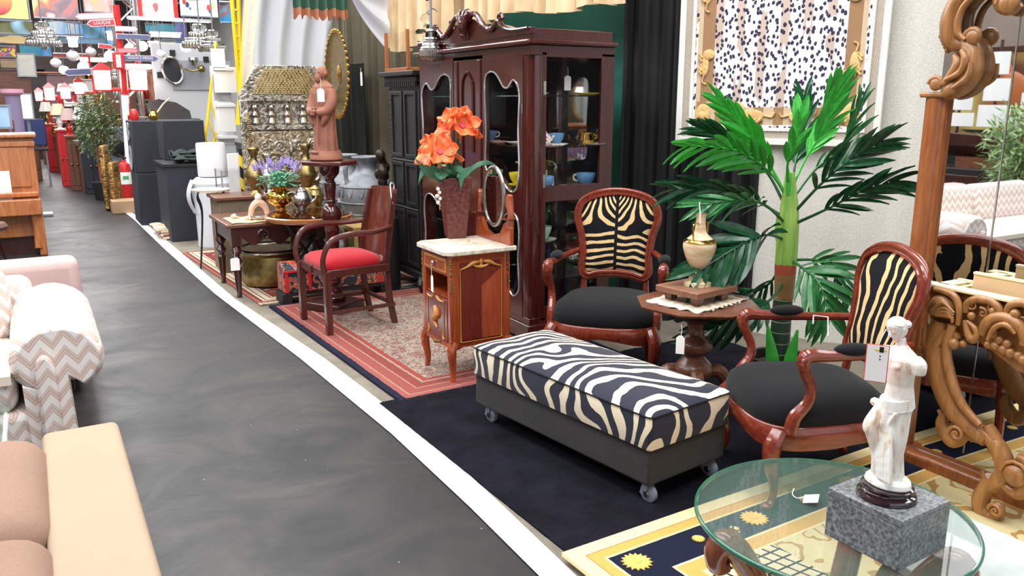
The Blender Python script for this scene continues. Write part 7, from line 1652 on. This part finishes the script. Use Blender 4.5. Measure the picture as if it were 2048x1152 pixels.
# ================= LEFT SIDE OF THE HALL, SEEN ONLY IN THE MIRRORS =================
def MR(px,py,X): r=ray(px,py); p=_c+r*((2*3.15-X)/r.x); return Vector((X,p.y,p.z))
def mpanel(name,label,cat,px0,py0,px1,py1,X,mat):
    a=MR(px0,py0,X); b=MR(px1,py1,X); y0,y1=sorted((a.y,b.y)); z0,z1=sorted((a.z,MR(px0,py1,X).z))
    s=thing(name,label,cat,(X,(y0+y1)/2,z0)); M().box((0,0,(z1-z0)/2),(.04,y1-y0,z1-z0)).obj('panel',mat,s,bevel=.005)
    M().ring([(-(y1-y0)/2,0),((y1-y0)/2,0),((y1-y0)/2,z1-z0),(-(y1-y0)/2,z1-z0)],[(-(y1-y0)/2-.06,-.06),((y1-y0)/2+.06,-.06),((y1-y0)/2+.06,z1-z0+.06),(-(y1-y0)/2-.06,z1-z0+.06)],-.04,.04,'x').obj('frame',mDark,s); return s
pnt=mpanel('violin_painting','large brown and olive painting of a violin, reflected in the standing mirror','painting',1925,108,2140,330,-4.2,art('umber_painting',C(110,76,44),[C(96,58,36),C(150,116,60),C(186,166,90)],.9,21))
y0=MR(2020,190,-4.12); m=M(); 
for (dy,dz,r,s2) in ((0,.0,.2,1.1),(.16,.24,.15,1.1)): m.ball((.05,dy,dz),r*1.3,(.12,1,s2),20,10)
m.xf(Matrix.Translation(Vector((-4.12,y0.y,y0.z))-Vector(pnt.location))); m.obj('painted_violin',plain('violin_orange',C(168,96,50),.4),pnt)
s=thing('low_cupboard','dark low cupboard with a model ship on it, reflected in the standing mirror','cupboard',(-3.3,MR(1990,340,-3.3).y,0)); zc=MR(1990,338,-3.3).z
M().box((0,0,zc/2),(.5,2.6,zc)).obj('body',mDB,s,bevel=.01)
for k in range(4): f=M().box((.26,-.95+.63*k,zc/2),(.02,.58,zc*.8)).obj('door',mDark,s,bevel=.006); M().ball((.03+.26,-.7+.63*k,zc*.5),.02).obj('knob',mBrass,f)
sh=thing('model_ship','white sailed model ship, reflected in the standing mirror','model ship',(-3.3,MR(1975,330,-3.3).y,zc),0,None,1.25)
m=M(); m.loft([[Vector((x_,y,z)) for x_,z in ((0,.1),(w_,.2),(w_*1.1,.3+e_),(-w_*1.1,.3+e_),(-w_,.2))] for y,w_,e_ in ((-.6,.02,.12),(-.45,.09,.04),(-.1,.12,0),(.3,.11,.02),(.5,.09,.1))]); m.obj('hull',mDark,sh,bevel=.006); M().box((0,0,.05),(.2,.5,.1)).obj('cradle',mTable,sh)
for k,(y,h) in enumerate(((-.35,.85),(0,1.05),(.33,.8))):
    mst=M().tube([(0,y,.25),(0,y,h+.1)],.014,6,1).obj('mast',mDark,sh)
    for j in range(3):
        z=.38+j*(h-.35)/3; w_=.2-.04*j; M().sheet(lambda u,v,y=y,z=z,w_=w_,h=h: Vector((.05*math.sin(PI*u)*1.2,y+(u-.5)*w_*1.5,z+v*(h-.38)/3.4)),8,4,.006).obj('sail',mWhite,mst)
M().tube([(0,-.6,.36),(0,-.95,.56)],.012,6,1).obj('bowsprit',mDark,sh)
for k in range(3): M().add([(0,-.9+.1*k,.52-.03*k),(0,-.4,.95-.12*k),(.01,-.5+.05*k,.42)],[(0,1,2)]).obj('jib',mWhite,sh)
p=MR(2025,520,-2.6); s=thing('leafy_bamboo','pale green leafy artificial bamboo, reflected at the right of the standing mirror','plant',(-2.6,p.y,0)); bush(s,2600,.42,.5,1.05,plain('pale_bamboo_leaf',C(140,168,112),.55,0,.25,10),lw=.012,ll=.13)
s=thing('black_screen','black folding screen, reflected behind the armchair in the mirror','screen',(-3.7,MR(1880,450,-3.7).y,0))
for k in range(3): M().box((.05*(k%2),-.8+.62*k,.6),(.03,.6,1.2)).obj('screen_panel',mBlack,s)

# left-hand stalls out of view, added to vary the reflections in the cabinet's mirror
drape('stall_curtain',(-2.9,9.0),(-2.9,17.5),0,3.4,mOlive,22,.07,'long olive drape added along the left stalls, reflected inside the china cabinet',seed=23)
for k_,(y,w_,h_,lb) in enumerate(((10.2,.7,1.5,'nearest'),(12.0,.8,2.0,'second'),(14.2,.7,1.7,'third'),(16.2,.9,2.1,'farthest'))):
    s=thing('white_locker',lb+' white metal locker added along the left stalls, reflected inside the china cabinet','locker',(-2.45,y,0))
    M().box((0,0,h_/2),(.45,w_,h_)).obj('body',mWhite,s,bevel=.01)
    for q_ in (-1,1): f=M().box((.23,q_*w_/4,h_/2),(.012,w_/2-.03,h_-.1)).obj('door',plain('locker_grey_white',C(206,212,222),.4),s,bevel=.004); M().box((.012+.23,q_*.04,h_*.5),(.012,.012,.1)).obj('handle',mSteel,f)
for k_,(y,z) in enumerate(((11.1,1.5),(13.1,1.6),(15.2,1.4))):
    s=thing('gilt_wall_mirror',('nearest','middle','farthest')[k_]+' gilt framed mirror added on the left olive drape, reflected inside the china cabinet','mirror',(-2.7,y,z))
    M().tube([(0,.3*math.cos(a),.42*math.sin(a)) for a in [2*PI*q/20 for q in range(20)]],.04,8,2,True).obj('frame',mGilt,s); m=M().loft([[Vector((d,.29*math.cos(a),.41*math.sin(a))) for a in [2*PI*q/24 for q in range(24)]] for d in (-.01,.01)]); m.obj('glass',mMirror,s); M().tube([(0,0,.42),(-.02,0,3.3-z)],.006,5,1).obj('hanging_wire',mSteel,s)

# second post sign, globes added for sparkle and the knick-knacks that crowd the far stalls
s=thing('arrow_signpost','slate blue arrow sign pointing left on the lamp post left of the bushy plant','sign',OY(155,144,18.3))
w_=(OY(184,144,18.3)-OY(126,144,18.3)).x; h_=.13
m=M(); m.prism([(w_/2,-h_/2),(w_/2,h_/2),(-w_/2+.07,h_/2),(-w_/2,0),(-w_/2+.07,-h_/2)],-.01,.01,'y'); m.xf(Matrix.Rotation(R(-4),4,'Y')); m.obj('board',mSL,s)
m=M(); m.prism([(w_/2-.02,-h_/2+.02),(w_/2-.02,h_/2-.02),(-w_/2+.08,h_/2-.02),(-w_/2+.03,0),(-w_/2+.08,-h_/2+.02)],-.016,-.01,'y'); m.xf(Matrix.Rotation(R(-4),4,'Y')); m.obj('sign_face',mSB,s)
M().tube([(w_/2-.02,.03,0),(w_/2-.02,.03,.5)],.02,6,1).obj('bracket',mRed,s)
NTH=['first','second','third','fourth','fifth','sixth','seventh','eighth','ninth','tenth']
for k_,(px,py,y,r) in enumerate(((112,126,24,.13),(128,140,20,.10),(146,112,19,.12),(168,134,22,.14),(182,104,17,.09),(222,112,21,.14),(262,98,17,.12),(283,92,18.5,.12),(322,108,13.9,.07),(372,94,12.8,.08))):  # globes added for a sparkle of light, not known fittings of the hall
    c=OY(px,py,y); s=thing('sparkle_globe',NTH[k_]+' white globe from the left, added for sparkle over the far stalls','lamp',tuple(c)); M().ball((0,0,0),r,(1,1,.85),14,10).obj('globe',mLamp if k_%2 else mWhite,s); M().tube([(0,0,r*.8),(0,0,5.42-c.z)],.008,5,1).obj('cord',mSteel,s); M().lathe([(r*.5,r*.7),(r*.3,r),(0,r)],10).obj('cap',mSteel,s)
def lampish(loc,k,label):
    s=thing('table_lamp',label,'lamp',loc); M().lathe([(0,0),(.08,0),(.03,.04),(.06,.12),(.025,.24),(.015,.3),(0,.3)],12).obj('base',(mBrass,mCh,mRed,mDB)[k%4],s); M().lathe([(.14,.26),(.08,.46),(.075,.46),(.135,.26)],14).obj('shade',(mCh,mPaleE,mPink,mWhite)[k%4],s)
for k_,(px,y,z) in enumerate(((96,20.8,0),(121,17.4,0),(141,16.4,0),(167,15.7,0),(190,15.8,0),(128,24.8,0),(150,24.8,0),(170,24.9,0))):
    tgt=OY(px,{0:250,1:262,2:274,3:275,4:275,5:206,6:206,7:206}[k_],y); lampish((tgt.x,y,tgt.z+.03),k_,('table lamp with cream shade on the short red cupboard','white based lamp on the red cupboard beside the white sack','red lamp on the brown cupboard down the aisle','dark lamp with white shade, left end of the grey counter','brass lamp at the right end of the grey counter','white lamp at the left end of the far white counter','red lamp in the middle of the far white counter','dark lamp at the right end of the far white counter')[k_])
for k_,(px,py,y) in enumerate(((280,232,11.6),(292,230,11.5),(305,233,11.45))):
    c=Vector((1.16+.11*k_,11.35+.15*(k_%2),1.302)); q=protos[(4,1,2)[k_]].copy(); COL.objects.link(q); q.location=c; q.scale=(.8,)*3; q.rotation_euler=(0,0,k_); 
    tag(q,('red jar on top of the speaker with grey cones','white china dish on top of the speaker with grey cones','brass pot on top of the speaker with grey cones')[k_],('jar','dish','pot')[k_])
